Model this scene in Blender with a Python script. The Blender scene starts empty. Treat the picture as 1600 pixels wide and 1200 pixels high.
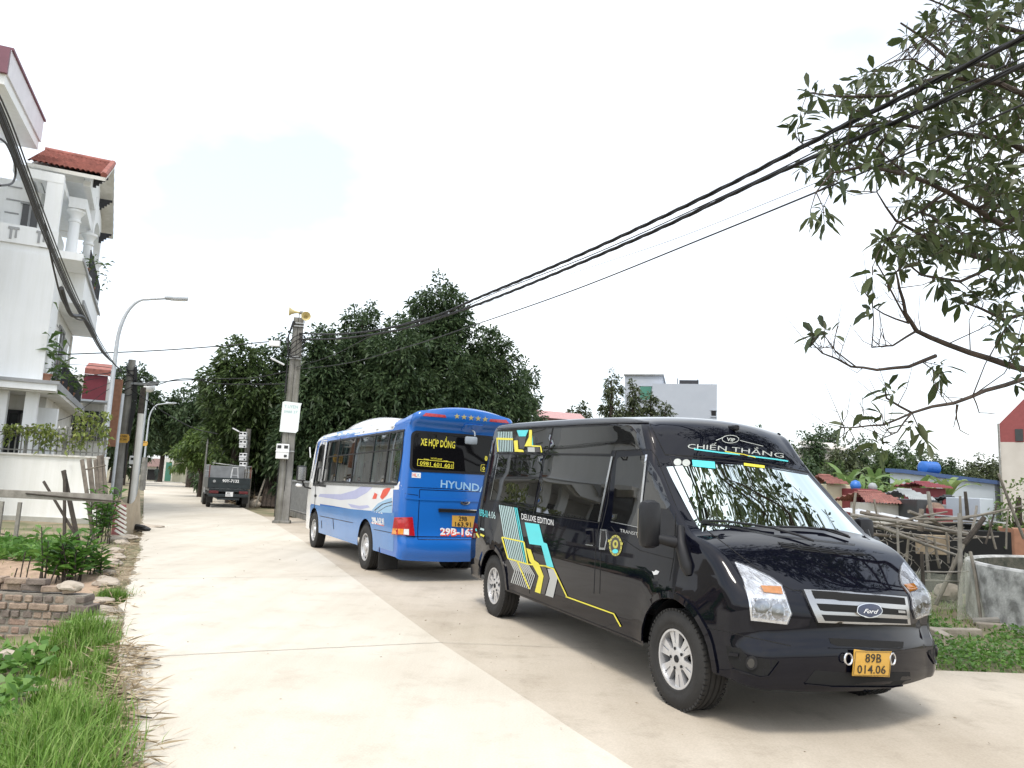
import bpy, bmesh, math, random
import numpy as np
from mathutils import Vector, Matrix, noise as mnoise
from mathutils.geometry import delaunay_2d_cdt
from mathutils.bvhtree import BVHTree

# ------------------------------------------------------------------ camera, world, sun, exposure
SC = bpy.context.scene
COL = SC.collection
R = math.radians
CAM_H, PITCH, ROLL, FPX = 1.598, R(7.712), R(2.533), 1140.78
_f = Vector((0, math.cos(PITCH), math.sin(PITCH)))
_u0 = Vector((0, -math.sin(PITCH), math.cos(PITCH)))
_x0 = Vector((1, 0, 0))
CX = math.cos(ROLL) * _x0 + math.sin(ROLL) * _u0
CY = -math.sin(ROLL) * _x0 + math.cos(ROLL) * _u0
CAMP = Vector((0, 0, CAM_H))
cam_data = bpy.data.cameras.new("camera")
cam = bpy.data.objects.new("camera", cam_data)
COL.objects.link(cam)
cam_data.sensor_width = 36
cam_data.lens = FPX / 1600 * 36
cam_data.clip_start = 0.05
cam_data.clip_end = 2000
m = Matrix((CX, CY, -_f)).transposed().to_4x4()
m.translation = CAMP
cam.matrix_world = m
SC.camera = cam

SUN_EL, SUN_AZ = R(62), R(200)      # compass-like: azimuth from +Y towards +X
world = bpy.data.worlds.new("World")
SC.world = world
world.use_nodes = True
wn, wl = world.node_tree.nodes, world.node_tree.links
wn.clear()
w_out = wn.new("ShaderNodeOutputWorld")
w_bg = wn.new("ShaderNodeBackground")
w_bg.inputs["Strength"].default_value = 0.15
sky = wn.new("ShaderNodeTexSky")
sky.sky_type = 'NISHITA'
sky.sun_disc = False
sky.sun_elevation = SUN_EL
sky.sun_rotation = SUN_AZ
sky.air_density = 1.0
sky.dust_density = 2.5
sky.ozone_density = 1.0
w_tc = wn.new("ShaderNodeTexCoord")
w_map = wn.new("ShaderNodeMapping")
w_map.inputs["Scale"].default_value = (1.0, 1.0, 2.2)
w_map.inputs["Location"].default_value = (5.5077, 4.8027, 2.2955)
w_ns = wn.new("ShaderNodeTexNoise")
w_ns.inputs["Scale"].default_value = 1.5
w_ns.inputs["Detail"].default_value = 6
w_ns.inputs["Roughness"].default_value = 0.55
w_rp = wn.new("ShaderNodeValToRGB")
w_rp.color_ramp.elements[0].position = 0.38
w_rp.color_ramp.elements[0].color = (0.38, 0.38, 0.38, 1)
w_rp.color_ramp.elements[1].position = 0.68
w_rp.color_ramp.elements[1].color = (0.99, 0.99, 0.99, 1)
w_mix = wn.new("ShaderNodeMixRGB")
w_mix.inputs[2].default_value = (7.0, 7.2, 7.3, 1)     # overcast cloud radiance
wl.new(w_tc.outputs["Generated"], w_map.inputs["Vector"])
wl.new(w_map.outputs[0], w_ns.inputs["Vector"])
wl.new(w_ns.outputs["Fac"], w_rp.inputs["Fac"])
wl.new(w_rp.outputs["Color"], w_mix.inputs[0])
wl.new(sky.outputs[0], w_mix.inputs[1])
wl.new(w_mix.outputs[0], w_bg.inputs["Color"])
wl.new(w_bg.outputs[0], w_out.inputs["Surface"])

sun_d = bpy.data.lights.new("sun", 'SUN')
sun_d.energy = 1.3
sun_d.angle = R(14)
sun_d.color = (1.0, 0.955, 0.88)
sun = bpy.data.objects.new("sun", sun_d)
COL.objects.link(sun)
_sd = Vector((math.sin(SUN_AZ) * math.cos(SUN_EL), math.cos(SUN_AZ) * math.cos(SUN_EL), math.sin(SUN_EL)))
sun.rotation_euler = _sd.to_track_quat('Z', 'Y').to_euler()
sun.location = _sd * 60

SC.view_settings.view_transform = 'Standard'
SC.view_settings.look = 'None'
SC.view_settings.exposure = 0.80
SC.view_settings.gamma = 1.0
SC.render.engine = 'CYCLES'
SC.cycles.max_bounces = 8
SC.cycles.transparent_max_bounces = 12
SC.cycles.caustics_reflective = False
SC.cycles.caustics_refractive = False

# ------------------------------------------------------------------ placement helpers
def raydir(px, py):
    return CX * ((px - 800) / FPX) + CY * ((600 - py) / FPX) + _f
def at(px, py, y):
    """world point on the sight line of a photo pixel at world depth y"""
    d = raydir(px, py)
    return CAMP + d * (y / d.y)
def gp(px, py, z=0.0):
    d = raydir(px, py)
    return CAMP + d * ((z - CAM_H) / d.z)
def onplane(px, py, p0, p1):
    """sight line against the vertical plane through plan points p0, p1"""
    d = raydir(px, py)
    n = Vector((p1[1] - p0[1], -(p1[0] - p0[0])))
    k = n.dot(Vector((p0[0], p0[1]))) / n.dot(d.xy)
    return CAMP + d * k
RU = Vector((-0.443, 0.897))     # along the road
RN = Vector((0.897, 0.443))      # across the road, to the right
def road(o, y):
    """plan point at lateral offset o from the road's left edge line, at depth y"""
    x = (o - RN.y * y) / RN.x
    return Vector((x, y))
def lat(x, y):
    return RN.x * x + RN.y * y

# ------------------------------------------------------------------ object helpers
def tag(o, label=None, cat=None, group=None, kind=None):
    if label: o["label"] = label
    if cat: o["category"] = cat
    if group: o["group"] = group
    if kind: o["kind"] = kind
    return o
def empty(name, loc, rz=0.0, label=None, cat=None, group=None):
    o = bpy.data.objects.new(name, None)
    COL.objects.link(o)
    o.location = loc
    o.rotation_euler = (0, 0, rz)
    o.empty_display_size = 0.2
    return tag(o, label, cat, group)
def copy_tree(o, parent=None):
    c = o.copy()
    COL.objects.link(c)
    if parent is not None:
        c.parent = parent
    for ch in list(o.children):
        copy_tree(ch, c)
    return c

class MB:
    """collects geometry for ONE mesh object"""
    def __init__(s):
        s.v, s.f, s.m = [], [], []
    def add(s, vs, fs, mi=0):
        b = len(s.v)
        s.v += [tuple(p) for p in vs]
        for f in fs:
            s.f.append(tuple(b + i for i in f)); s.m.append(mi)
        return s
    def box(s, c, d, rz=0.0, mi=0, rot=None, bev=0.0):
        x, y, z = d[0] / 2, d[1] / 2, d[2] / 2
        M = rot if rot is not None else Matrix.Rotation(rz, 3, 'Z')
        c = Vector(c)
        if bev <= 0:
            P = [(-x, -y, -z), (x, -y, -z), (x, y, -z), (-x, y, -z), (-x, -y, z), (x, -y, z), (x, y, z), (-x, y, z)]
            F = [(0, 3, 2, 1), (4, 5, 6, 7), (0, 1, 5, 4), (1, 2, 6, 5), (2, 3, 7, 6), (3, 0, 4, 7)]
            return s.add([c + M @ Vector(p) for p in P], F, mi)
        bm = bmesh.new()
        bmesh.ops.create_cube(bm, size=1)
        for v in bm.verts: v.co = Vector((v.co.x * d[0], v.co.y * d[1], v.co.z * d[2]))
        bmesh.ops.bevel(bm, geom=bm.edges[:], offset=bev, segments=2, affect='EDGES', profile=0.5)
        bm.verts.index_update()
        s.add([c + M @ v.co for v in bm.verts], [[v.index for v in f.verts] for f in bm.faces], mi)
        bm.free()
        return s
    def cyl(s, p0, p1, r0, r1=None, n=10, mi=0, cap=True):
        return s.tube([p0, p1], [r0, r0 if r1 is None else r1], n, mi, cap)
    def tube(s, pts, rad, n=8, mi=0, cap=True):
        pts = [Vector(p) for p in pts]
        if not isinstance(rad, (list, tuple)): rad = [rad] * len(pts)
        vs, fs = [], []
        t = (pts[1] - pts[0]).normalized()
        a = t.orthogonal().normalized()
        for i, p in enumerate(pts):
            if i == 0: tt = pts[1] - pts[0]
            elif i == len(pts) - 1: tt = pts[-1] - pts[-2]
            else: tt = pts[i + 1] - pts[i - 1]
            tt = tt.normalized() if tt.length > 1e-9 else t
            a = (a - tt * a.dot(tt))
            a = a.normalized() if a.length > 1e-6 else tt.orthogonal().normalized()
            b = tt.cross(a)
            for k in range(n):
                w = 2 * math.pi * k / n
                vs.append(p + (a * math.cos(w) + b * math.sin(w)) * rad[i])
        for i in range(len(pts) - 1):
            for k in range(n):
                k2 = (k + 1) % n
                fs.append((i * n + k, i * n + k2, (i + 1) * n + k2, (i + 1) * n + k))
        if cap:
            fs.append(tuple(range(n - 1, -1, -1)))
            fs.append(tuple((len(pts) - 1) * n + k for k in range(n)))
        return s.add(vs, fs, mi)
    def lathe(s, prof, n=24, M=None, mi=0, close=False):
        """prof: (r, h) list, turned about local Z, then placed by the 4x4 M"""
        M = M or Matrix.Identity(4)
        vs, fs = [], []
        for r, h in prof:
            for k in range(n):
                w = 2 * math.pi * k / n
                vs.append(M @ Vector((r * math.cos(w), r * math.sin(w), h)))
        L = len(prof)
        for i in range(L if close else L - 1):
            j = (i + 1) % L
            for k in range(n):
                k2 = (k + 1) % n
                fs.append((i * n + k, i * n + k2, j * n + k2, j * n + k))
        return s.add(vs, fs, mi)
    def prism(s, poly, h, M=None, mi=0):
        """2-D polygon extruded from 0 to h along local Z, placed by M"""
        M = M or Matrix.Identity(4)
        n = len(poly)
        vs = [M @ Vector((p[0], p[1], 0)) for p in poly] + [M @ Vector((p[0], p[1], h)) for p in poly]
        fs = [tuple(range(n - 1, -1, -1)), tuple(range(n, 2 * n))]
        for i in range(n):
            j = (i + 1) % n
            fs.append((i, j, n + j, n + i))
        return s.add(vs, fs, mi)
    def build(s, name, mats, parent=None, smooth=None, weld=False):
        if not isinstance(mats, (list, tuple)): mats = [mats]
        me = bpy.data.meshes.new(name)
        me.from_pydata(s.v, [], s.f)
        for mt in mats: me.materials.append(mt)
        if len(mats) > 1:
            me.polygons.foreach_set("material_index", s.m)
        if weld:
            bm = bmesh.new(); bm.from_mesh(me)
            bmesh.ops.remove_doubles(bm, verts=bm.verts[:], dist=2e-4)
            bm.to_mesh(me); bm.free()
        if smooth is not None:
            me.polygons.foreach_set("use_smooth", [True] * len(me.polygons))
            me.set_sharp_from_angle(angle=R(smooth))
        me.update()
        o = bpy.data.objects.new(name, me)
        COL.objects.link(o)
        if parent is not None: o.parent = parent
        return o

# ------------------------------------------------------------------ materials
def _mat(name):
    mt = bpy.data.materials.new(name)
    mt.use_nodes = True
    nt = mt.node_tree
    return mt, nt, nt.nodes["Principled BSDF"]
def mat(name, col, rough=0.6, metal=0.0, var=0.15, scale=6.0, bump=0.0, bscale=None, col2=None, spec=None, coat=0.0, detail=6, contrast=(0.3, 0.7), streak=0.0):
    """plain procedural material: two colours mixed by noise in object space, with optional bump"""
    mt, nt, b = _mat(name)
    n, l = nt.nodes, nt.links
    tc = n.new("ShaderNodeTexCoord")
    ns = n.new("ShaderNodeTexNoise")
    ns.inputs["Scale"].default_value = scale
    ns.inputs["Detail"].default_value = detail
    l.new(tc.outputs["Object"], ns.inputs["Vector"])
    rp = n.new("ShaderNodeValToRGB")
    c2 = col2 if col2 else tuple(max(0, c * (1 - var)) for c in col)
    rp.color_ramp.elements[0].position, rp.color_ramp.elements[1].position = contrast
    rp.color_ramp.elements[0].color = (*c2, 1)
    rp.color_ramp.elements[1].color = (*col, 1)
    l.new(ns.outputs["Fac"], rp.inputs["Fac"])
    src = rp.outputs["Color"]
    if streak:
        mp = n.new("ShaderNodeMapping"); mp.inputs["Scale"].default_value = (3.5, 3.5, 0.22)
        l.new(tc.outputs["Object"], mp.inputs["Vector"])
        n3 = n.new("ShaderNodeTexNoise"); n3.inputs["Scale"].default_value = 1.6; n3.inputs["Detail"].default_value = 7; n3.inputs["Roughness"].default_value = 0.65
        l.new(mp.outputs[0], n3.inputs["Vector"])
        r3 = n.new("ShaderNodeValToRGB"); r3.color_ramp.elements[0].position = 0.36; r3.color_ramp.elements[1].position = 0.58
        r3.color_ramp.elements[0].color = (1 - streak, 1 - streak, 1 - streak * 1.25, 1); r3.color_ramp.elements[1].color = (1, 1, 1, 1)
        l.new(n3.outputs["Fac"], r3.inputs["Fac"])
        m3 = n.new("ShaderNodeMixRGB"); m3.blend_type = 'MULTIPLY'; m3.inputs[0].default_value = 1
        l.new(src, m3.inputs[1]); l.new(r3.outputs["Color"], m3.inputs[2]); src = m3.outputs[0]
    l.new(src, b.inputs["Base Color"])
    b.inputs["Roughness"].default_value = rough
    b.inputs["Metallic"].default_value = metal
    if spec is not None: b.inputs["Specular IOR Level"].default_value = spec
    if coat: 
        b.inputs["Coat Weight"].default_value = coat
        b.inputs["Coat Roughness"].default_value = 0.03
    if bump:
        n2 = n.new("ShaderNodeTexNoise")
        n2.inputs["Scale"].default_value = bscale or scale * 5
        n2.inputs["Detail"].default_value = 5
        l.new(tc.outputs["Object"], n2.inputs["Vector"])
        bp = n.new("ShaderNodeBump")
        bp.inputs["Strength"].default_value = bump
        bp.inputs["Distance"].default_value = 0.02
        l.new(n2.outputs["Fac"], bp.inputs["Height"])
        l.new(bp.outputs[0], b.inputs["Normal"])
    return mt
def leafmat(name, cols, rough=0.45, transl=0.3):
    """foliage: colour differs from leaf to leaf"""
    mt, nt, b = _mat(name)
    n, l = nt.nodes, nt.links
    g = n.new("ShaderNodeNewGeometry")
    rp = n.new("ShaderNodeValToRGB")
    while len(rp.color_ramp.elements) < len(cols): rp.color_ramp.elements.new(0.5)
    for i, c in enumerate(cols):
        rp.color_ramp.elements[i].position = i / (len(cols) - 1)
        rp.color_ramp.elements[i].color = (*c, 1)
    l.new(g.outputs["Random Per Island"], rp.inputs["Fac"])
    l.new(rp.outputs["Color"], b.inputs["Base Color"])
    b.inputs["Roughness"].default_value = rough
    b.inputs["Specular IOR Level"].default_value = 0.32
    tr = n.new("ShaderNodeBsdfTranslucent")
    l.new(rp.outputs["Color"], tr.inputs["Color"])
    mx = n.new("ShaderNodeMixShader")
    mx.inputs[0].default_value = transl
    l.new(b.outputs[0], mx.inputs[1]); l.new(tr.outputs[0], mx.inputs[2])
    l.new(mx.outputs[0], n["Material Output"].inputs["Surface"])
    return mt
def glassmat(name, tint, refl, rough=0.0, rcol=(1, 1, 1)):
    """filmed pane: transparent tint plus a mirror share that grows towards grazing"""
    mt, nt, b = _mat(name)
    n, l = nt.nodes, nt.links
    n.remove(b)
    tr = n.new("ShaderNodeBsdfTransparent"); tr.inputs["Color"].default_value = (*tint, 1)
    gl = n.new("ShaderNodeBsdfGlossy"); gl.inputs["Roughness"].default_value = rough
    gl.inputs["Color"].default_value = (*rcol, 1)
    lw = n.new("ShaderNodeFresnel"); lw.inputs["IOR"].default_value = 1.5
    mr = n.new("ShaderNodeMapRange")
    mr.inputs["To Min"].default_value = refl; mr.inputs["To Max"].default_value = 1.0
    l.new(lw.outputs[0], mr.inputs["Value"])
    mx = n.new("ShaderNodeMixShader")
    l.new(mr.outputs[0], mx.inputs[0]); l.new(tr.outputs[0], mx.inputs[1]); l.new(gl.outputs[0], mx.inputs[2])
    l.new(mx.outputs[0], n["Material Output"].inputs["Surface"])
    return mt
def brickmat(name, c1, c2, mortar, scale=1.0, bw=0.22, bh=0.075, rough=0.9):
    mt, nt, b = _mat(name)
    n, l = nt.nodes, nt.links
    tc = n.new("ShaderNodeTexCoord")
    mp = n.new("ShaderNodeMapping"); mp.inputs["Rotation"].default_value = (R(90), 0, 0)
    br = n.new("ShaderNodeTexBrick")
    br.inputs["Color1"].default_value = (*c1, 1); br.inputs["Color2"].default_value = (*c2, 1)
    br.inputs["Mortar"].default_value = (*mortar, 1)
    br.inputs["Scale"].default_value = scale
    br.inputs["Brick Width"].default_value = bw; br.inputs["Row Height"].default_value = bh
    br.inputs["Mortar Size"].default_value = 0.008
    l.new(tc.outputs["Object"], mp.inputs[0]); l.new(mp.outputs[0], br.inputs["Vector"])
    l.new(br.outputs["Color"], b.inputs["Base Color"])
    b.inputs["Roughness"].default_value = rough
    return mt

M = {}
M['black_paint'] = mat('black_paint', (0.003, 0.0035, 0.008), 0.03, var=0.1, scale=3, spec=0.34)
M['black_glass'] = mat('black_glass', (0.008, 0.008, 0.008), 0.012, var=0.0, spec=1.0)
M['black_plastic'] = mat('black_plastic', (0.012, 0.012, 0.014), 0.42, var=0.2, scale=30, bump=0.05, spec=.35)
M['rubber'] = mat('rubber', (0.022, 0.021, 0.02), 0.8, var=0.35, scale=12, bump=0.2, bscale=60)
M['alloy'] = mat('alloy', (0.62, 0.62, 0.63), 0.32, metal=0.55, var=0.12, scale=15)
M['chrome'] = mat('chrome', (0.72, 0.73, 0.75), 0.14, metal=1.0, var=0.05)
M['satin'] = mat('satin', (0.44, 0.44, 0.44), 0.26, metal=0.9, var=0.08)
M['dark'] = mat('dark', (0.008, 0.008, 0.009), 0.8, var=0.3)
M['void'] = mat('void', (0.004, 0.004, 0.004), 0.9, var=0.3)
M['white_ink'] = mat('white_ink', (0.75, 0.76, 0.76), 0.4, var=0.05)
M['grey_ink'] = mat('grey_ink', (0.42, 0.43, 0.42), 0.4, var=0.05)
M['cyan_ink'] = mat('cyan_ink', (0.10, 0.62, 0.66), 0.35, var=0.06)
M['yellow_ink'] = mat('yellow_ink', (0.74, 0.66, 0.06), 0.35, var=0.06)
M['orange_ink'] = mat('orange_ink', (0.75, 0.42, 0.08), 0.35, var=0.06)
M['brown_ink'] = mat('brown_ink', (0.05, 0.045, 0.045), 0.3, var=0.06)
M['plate_yellow'] = mat('plate_yellow', (0.58, 0.335, 0.06), 0.4, var=0.1, scale=20)
M['plate_ink'] = mat('plate_ink', (0.02, 0.016, 0.01), 0.4, var=0.05)
M['navy'] = mat('navy', (0.008, 0.014, 0.05), 0.2, var=0.1, coat=0.6)
M['amber'] = mat('amber', (0.75, 0.26, 0.02), 0.15, var=0.2, scale=40, coat=0.6)
M['red_lens'] = mat('red_lens', (0.45, 0.012, 0.02), 0.15, var=0.25, scale=30, coat=0.7)
M['clear_lens'] = glassmat('clear_lens', (0.97, 0.98, 1.0), 0.06)
M['lamp_inner'] = mat('lamp_inner', (0.86, 0.87, 0.89), 0.16, metal=0.75, var=0.22, scale=30, bump=0.35, bscale=16)
M['lamp_facet'] = mat('lamp_facet', (0.82, 0.83, 0.85), 0.10, metal=0.95, var=0.5, scale=34, bump=1.0, bscale=34)
M['windscreen'] = glassmat('windscreen', (0.58, 0.71, 0.66), 0.185, rcol=(0.86, 0.95, 0.92))
M['seat'] = mat('seat', (0.03, 0.03, 0.035), 0.7, var=0.3)
M['dash'] = mat('dash', (0.34, 0.41, 0.39), 0.6, var=0.3, scale=9)
M['paper'] = mat('paper', (0.75, 0.8, 0.8), 0.7, var=0.05)
M['red_cloth'] = mat('red_cloth', (0.45, 0.01, 0.02), 0.7, var=0.2)
M['blue_paint'] = mat('blue_paint', (0.011, 0.128, 0.48), 0.22, var=0.10, scale=1.2, coat=0.35)
M['sky_paint'] = mat('sky_paint', (0.05, 0.21, 0.52), 0.24, var=0.14, scale=1.5, coat=0.35)
M['pale_blue'] = mat('pale_blue', (0.30, 0.52, 0.74), 0.25, var=0.15, scale=3, coat=0.6)
M['lavender'] = mat('lavender', (0.48, 0.50, 0.74), 0.25, var=0.08, coat=0.6)
M['bus_white'] = mat('bus_white', (0.78, 0.79, 0.80), 0.25, var=0.05, scale=3, coat=0.7)
M['bus_glass'] = glassmat('bus_glass', (0.42, 0.50, 0.48), 0.16)
M['curtain'] = mat('curtain', (0.22, 0.38, 0.42), 0.8, var=0.4, scale=5)
M['red_ink'] = mat('red_ink', (0.72, 0.09, 0.05), 0.35, var=0.1)
M['star_gold'] = mat('star_gold', (0.42, 0.36, 0.13), 0.4, var=0.1)
M['bowl'] = mat('bowl', (0.36, 0.37, 0.39), 0.12, metal=0.9, var=0.5, scale=30)
M['mirror_grey'] = mat('mirror_grey', (0.30, 0.34, 0.38), 0.4, var=0.2)
M['rear_glass'] = mat('rear_glass', (0.005, 0.005, 0.006), 0.03, var=0.0, spec=0.22)
# ------------------------------------------------------------------ mesh from arrays (foliage)
def mesh_np(name, V, Fq, mt, parent=None, smooth=False):
    """V (n,3) floats, Fq (m,k) ints"""
    me = bpy.data.meshes.new(name)
    k = Fq.shape[1]
    me.vertices.add(len(V)); me.vertices.foreach_set("co", np.ascontiguousarray(V, dtype=np.float32).ravel())
    me.loops.add(Fq.size); me.loops.foreach_set("vertex_index", np.ascontiguousarray(Fq, dtype=np.int32).ravel())
    me.polygons.add(len(Fq)); me.polygons.foreach_set("loop_start", np.arange(0, Fq.size, k, dtype=np.int32))
    if smooth: me.polygons.foreach_set("use_smooth", np.ones(len(Fq), dtype=bool))
    me.update(calc_edges=True); me.validate()
    for q in (mt if isinstance(mt, (list, tuple)) else [mt]): me.materials.append(q)
    o = bpy.data.objects.new(name, me)
    COL.objects.link(o)
    if parent is not None: o.parent = parent
    return o
def leaf_arrays(P, D, L, Wd, rng, droop=0.25, roll=1.0):
    """one folded leaf (two triangles-pairs, 5 verts -> 2 quads as kite) per row: base P, direction D, length L, width Wd"""
    n = len(P)
    D = D / (np.linalg.norm(D, axis=1, keepdims=True) + 1e-9)
    r = rng.normal(size=(n, 3)) * roll + np.array([0, 0, 1.0])
    S = np.cross(D, r); S /= (np.linalg.norm(S, axis=1, keepdims=True) + 1e-9)
    N = np.cross(S, D)
    L = L[:, None]; Wd = Wd[:, None]
    mid = P + D * L * 0.5 + N * L * 0.03
    tip = P + D * L - np.array([0, 0, 1.0]) * L * droop
    l = mid + S * Wd * 0.5 - N * Wd * 0.15
    r_ = mid - S * Wd * 0.5 - N * Wd * 0.15
    V = np.stack([P, l, tip, r_], 1).reshape(-1, 3)
    F = np.arange(4 * n).reshape(n, 4)
    return V, F
def fib_dirs(n, rng):
    d = rng.normal(size=(n, 3))
    return d / np.linalg.norm(d, axis=1, keepdims=True)

# ------------------------------------------------------------------ the ground
M['earth'] = mat('earth', (0.30, 0.24, 0.165), 0.95, col2=(0.12, 0.13, 0.06), scale=0.9, bump=0.6, bscale=14, contrast=(0.35, 0.62))
M['soil'] = mat('soil', (0.42, 0.30, 0.21), 0.95, col2=(0.27, 0.19, 0.13), scale=7, bump=0.9, bscale=22)
def concretemat(name, c1, c2, c3):
    mt, nt, b = _mat(name)
    n, l = nt.nodes, nt.links
    tc = n.new("ShaderNodeTexCoord")
    def ns(sc, dt, rg=0.6):
        q = n.new("ShaderNodeTexNoise"); q.inputs["Scale"].default_value = sc; q.inputs["Detail"].default_value = dt
        q.inputs["Roughness"].default_value = rg
        l.new(tc.outputs["Object"], q.inputs["Vector"]); return q
    def ramp(a, bpos, ca, cb, src):
        q = n.new("ShaderNodeValToRGB"); q.color_ramp.elements[0].position = a; q.color_ramp.elements[1].position = bpos
        q.color_ramp.elements[0].color = (*ca, 1); q.color_ramp.elements[1].color = (*cb, 1)
        l.new(src.outputs["Fac"], q.inputs["Fac"]); return q
    big, mid, fine = ns(0.35, 5), ns(2.2, 7, 0.7), ns(70, 3)
    r1 = ramp(0.38, 0.62, c2, c1, big)
    r2 = ramp(0.52, 0.72, (0, 0, 0), (1, 1, 1), mid)
    mx = n.new("ShaderNodeMixRGB"); mx.inputs[2].default_value = (*c3, 1)
    sc_ = n.new("ShaderNodeMath"); sc_.operation = 'MULTIPLY'; sc_.inputs[1].default_value = 0.55
    l.new(r2.outputs["Color"], sc_.inputs[0]); l.new(sc_.outputs[0], mx.inputs[0]); l.new(r1.outputs["Color"], mx.inputs[1])
    mp = n.new("ShaderNodeMapping"); mp.inputs["Rotation"].default_value = (0, 0, R(-26)); mp.inputs["Scale"].default_value = (2.2, 0.10, 1)
    l.new(tc.outputs["Object"], mp.inputs["Vector"])
    tk = n.new("ShaderNodeTexNoise"); tk.inputs["Scale"].default_value = 1.0; tk.inputs["Detail"].default_value = 6; tk.inputs["Roughness"].default_value = .65
    l.new(mp.outputs[0], tk.inputs["Vector"])
    rt = ramp(0.35, 0.6, (0.80, 0.78, 0.75), (1, 1, 1), tk)
    m0 = n.new("ShaderNodeMixRGB"); m0.blend_type = 'MULTIPLY'; m0.inputs[0].default_value = 0.45
    l.new(mx.outputs[0], m0.inputs[1]); l.new(rt.outputs["Color"], m0.inputs[2]); mx = m0
    r3 = ramp(0.3, 0.7, (0.84, 0.84, 0.84), (1, 1, 1), fine)
    m2 = n.new("ShaderNodeMixRGB"); m2.blend_type = 'MULTIPLY'; m2.inputs[0].default_value = 1
    l.new(mx.outputs[0], m2.inputs[1]); l.new(r3.outputs["Color"], m2.inputs[2])
    l.new(m2.outputs[0], b.inputs["Base Color"])
    b.inputs["Roughness"].default_value = 0.85
    bp = n.new("ShaderNodeBump"); bp.inputs["Strength"].default_value = 0.25; bp.inputs["Distance"].default_value = 0.006
    l.new(fine.outputs["Fac"], bp.inputs["Height"]); l.new(bp.outputs[0], b.inputs["Normal"])
    return mt
M['concrete_road'] = concretemat('concrete_road', (0.65, 0.605, 0.52), (0.57, 0.52, 0.435), (0.44, 0.385, 0.305))
M['concrete_edge'] = concretemat('concrete_edge', (0.56, 0.50, 0.415), (0.46, 0.40, 0.32), (0.31, 0.265, 0.205))
M['joint'] = mat('joint', (0.40, 0.37, 0.31), 0.95, var=0.4, scale=4)

def smooth01(x): 
    x = min(1, max(0, x)); return x * x * (3 - 2 * x)
def ground_z(x, y):
    o = lat(x, y)
    z = -0.07
    if o < 0.1:
        z -= 0.33 * smooth01((0.0 - o) / 1.6) * (1 - smooth01((y - 9.5) / 3.5))
        z += 0.04 * smooth01(-o / 0.4)
    elif o > 6.4 and y > 3:
        z += 0.02
    if o < -0.1 or o > 6.9:
        z += 0.05 * mnoise.noise(Vector((x * 1.1, y * 1.1, 0))) 
    return z
mb = MB()
xs = sorted(set([-900, -500, -250, -120, -70, -45] + [round(-32 + 0.5 * i, 2) for i in range(129)] + [45, 70, 120, 250, 500, 900]))
ys = sorted(set([-900, -300, -80, -30, -12, -6] + [round(-3 + 0.5 * i, 2) for i in range(97)] + [52, 60, 75, 100, 140, 250, 500, 1100]))
for y in ys:
    for x in xs: mb.v.append((x, y, ground_z(x, y)))
nx = len(xs)
for j in range(len(ys) - 1):
    for i in range(nx - 1):
        mb.f.append((j * nx + i, j * nx + i + 1, (j + 1) * nx + i + 1, (j + 1) * nx + i)); mb.m.append(0)
tag(mb.build('ground', M['earth'], smooth=60), kind='structure')

def sheet(name, pts, z, mt, th=0.0):
    """slab from a plan outline, subdivided by nothing: flat top, real edge"""
    b = MB()
    n = len(pts)
    b.add([(p[0], p[1], z) for p in pts] + [(p[0], p[1], z - th) for p in pts],
          [tuple(range(n))] + [(i, n + i, n + (i + 1) % n, (i + 1) % n) for i in range(n)])
    o = b.build(name, mt)
    return tag(o, kind='structure')
rng0 = random.Random(3)
le = [(-4.0, 0.35), (0.0, 0.24), (4.16, 0.14), (5.6, 0.02), (7.0, -0.05), (8.97, -0.08), (11, 0.0), (14, 0.1), (18, 0.12), (26.5, 0.15), (40, 0.15), (60, 0.15), (86, 0.15)]
left_edge = []
for (y0, o0), (y1, o1) in zip(le[:-1], le[1:]):
    nseg = max(1, int((y1 - y0) / 0.22)) if y1 < 27 else 1
    for k in range(nseg):
        t = k / nseg
        y = y0 + (y1 - y0) * t
        left_edge.append(road(o0 + (o1 - o0) * t + rng0.uniform(-.05, .05) * (y < 27), y))
left_edge.append(road(0.15, 86))
RIGHT_O = 4.05
sheet('road', left_edge + [road(RIGHT_O, 86), road(RIGHT_O, 27), road(3.6, 18), road(3.14, 12), road(2.8, 7.5), road(2.7, 4.9), road(2.6, -4.0)], 0.0, M['concrete_road'], 0.1)
# the lay-by and the side road that leaves to the right
lay = [road(2.606, -4.0), road(2.706, 4.9), road(2.806, 7.5), road(3.146, 12), road(3.606, 18), road(RIGHT_O + 0.006, 27), road(6.15, 27), road(6.4, 18), road(6.75, 9.4),
       Vector((3.55, 7.26)), Vector((5.0, 7.32)), Vector((9.0, 7.5)), Vector((30, 8.6)), Vector((30, -4))]
sheet('pavement', lay, -0.004, M['concrete_edge'], 0.1)
# joints: cross joints every few metres, one long joint
jb = MB()
def jline(pts, w):
    for a, b in zip(pts[:-1], pts[1:]):
        d = (b - a).normalized(); nn = Vector((-d.y, d.x)) * w / 2
        jb.add([(*(a + nn), 0.0035), (*(a - nn), 0.0035), (*(b - nn), 0.0035), (*(b + nn), 0.0035)], [(3, 2, 1, 0)])
def wob(a, b, n, amp):
    out = []
    for i in range(n + 1):
        t = i / n
        p = a.lerp(b, t)
        out.append(p + Vector((rng0.uniform(-amp, amp), rng0.uniform(-amp, amp))))
    return out
for (pa, pb) in [((215, 1027), (690, 1004)), ((190, 905), (560, 900)), ((221, 806), (478, 818)), ((223, 778), (392, 783))]:
    jline(wob(gp(*pa).xy, gp(*pb).xy, 24, 0.010), 0.010)
jline(wob(gp(690, 1004).xy, gp(1010, 1017).xy, 10, 0.008), 0.008)
tag(jb.build('road_joints', M['joint']), kind='structure')
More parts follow.
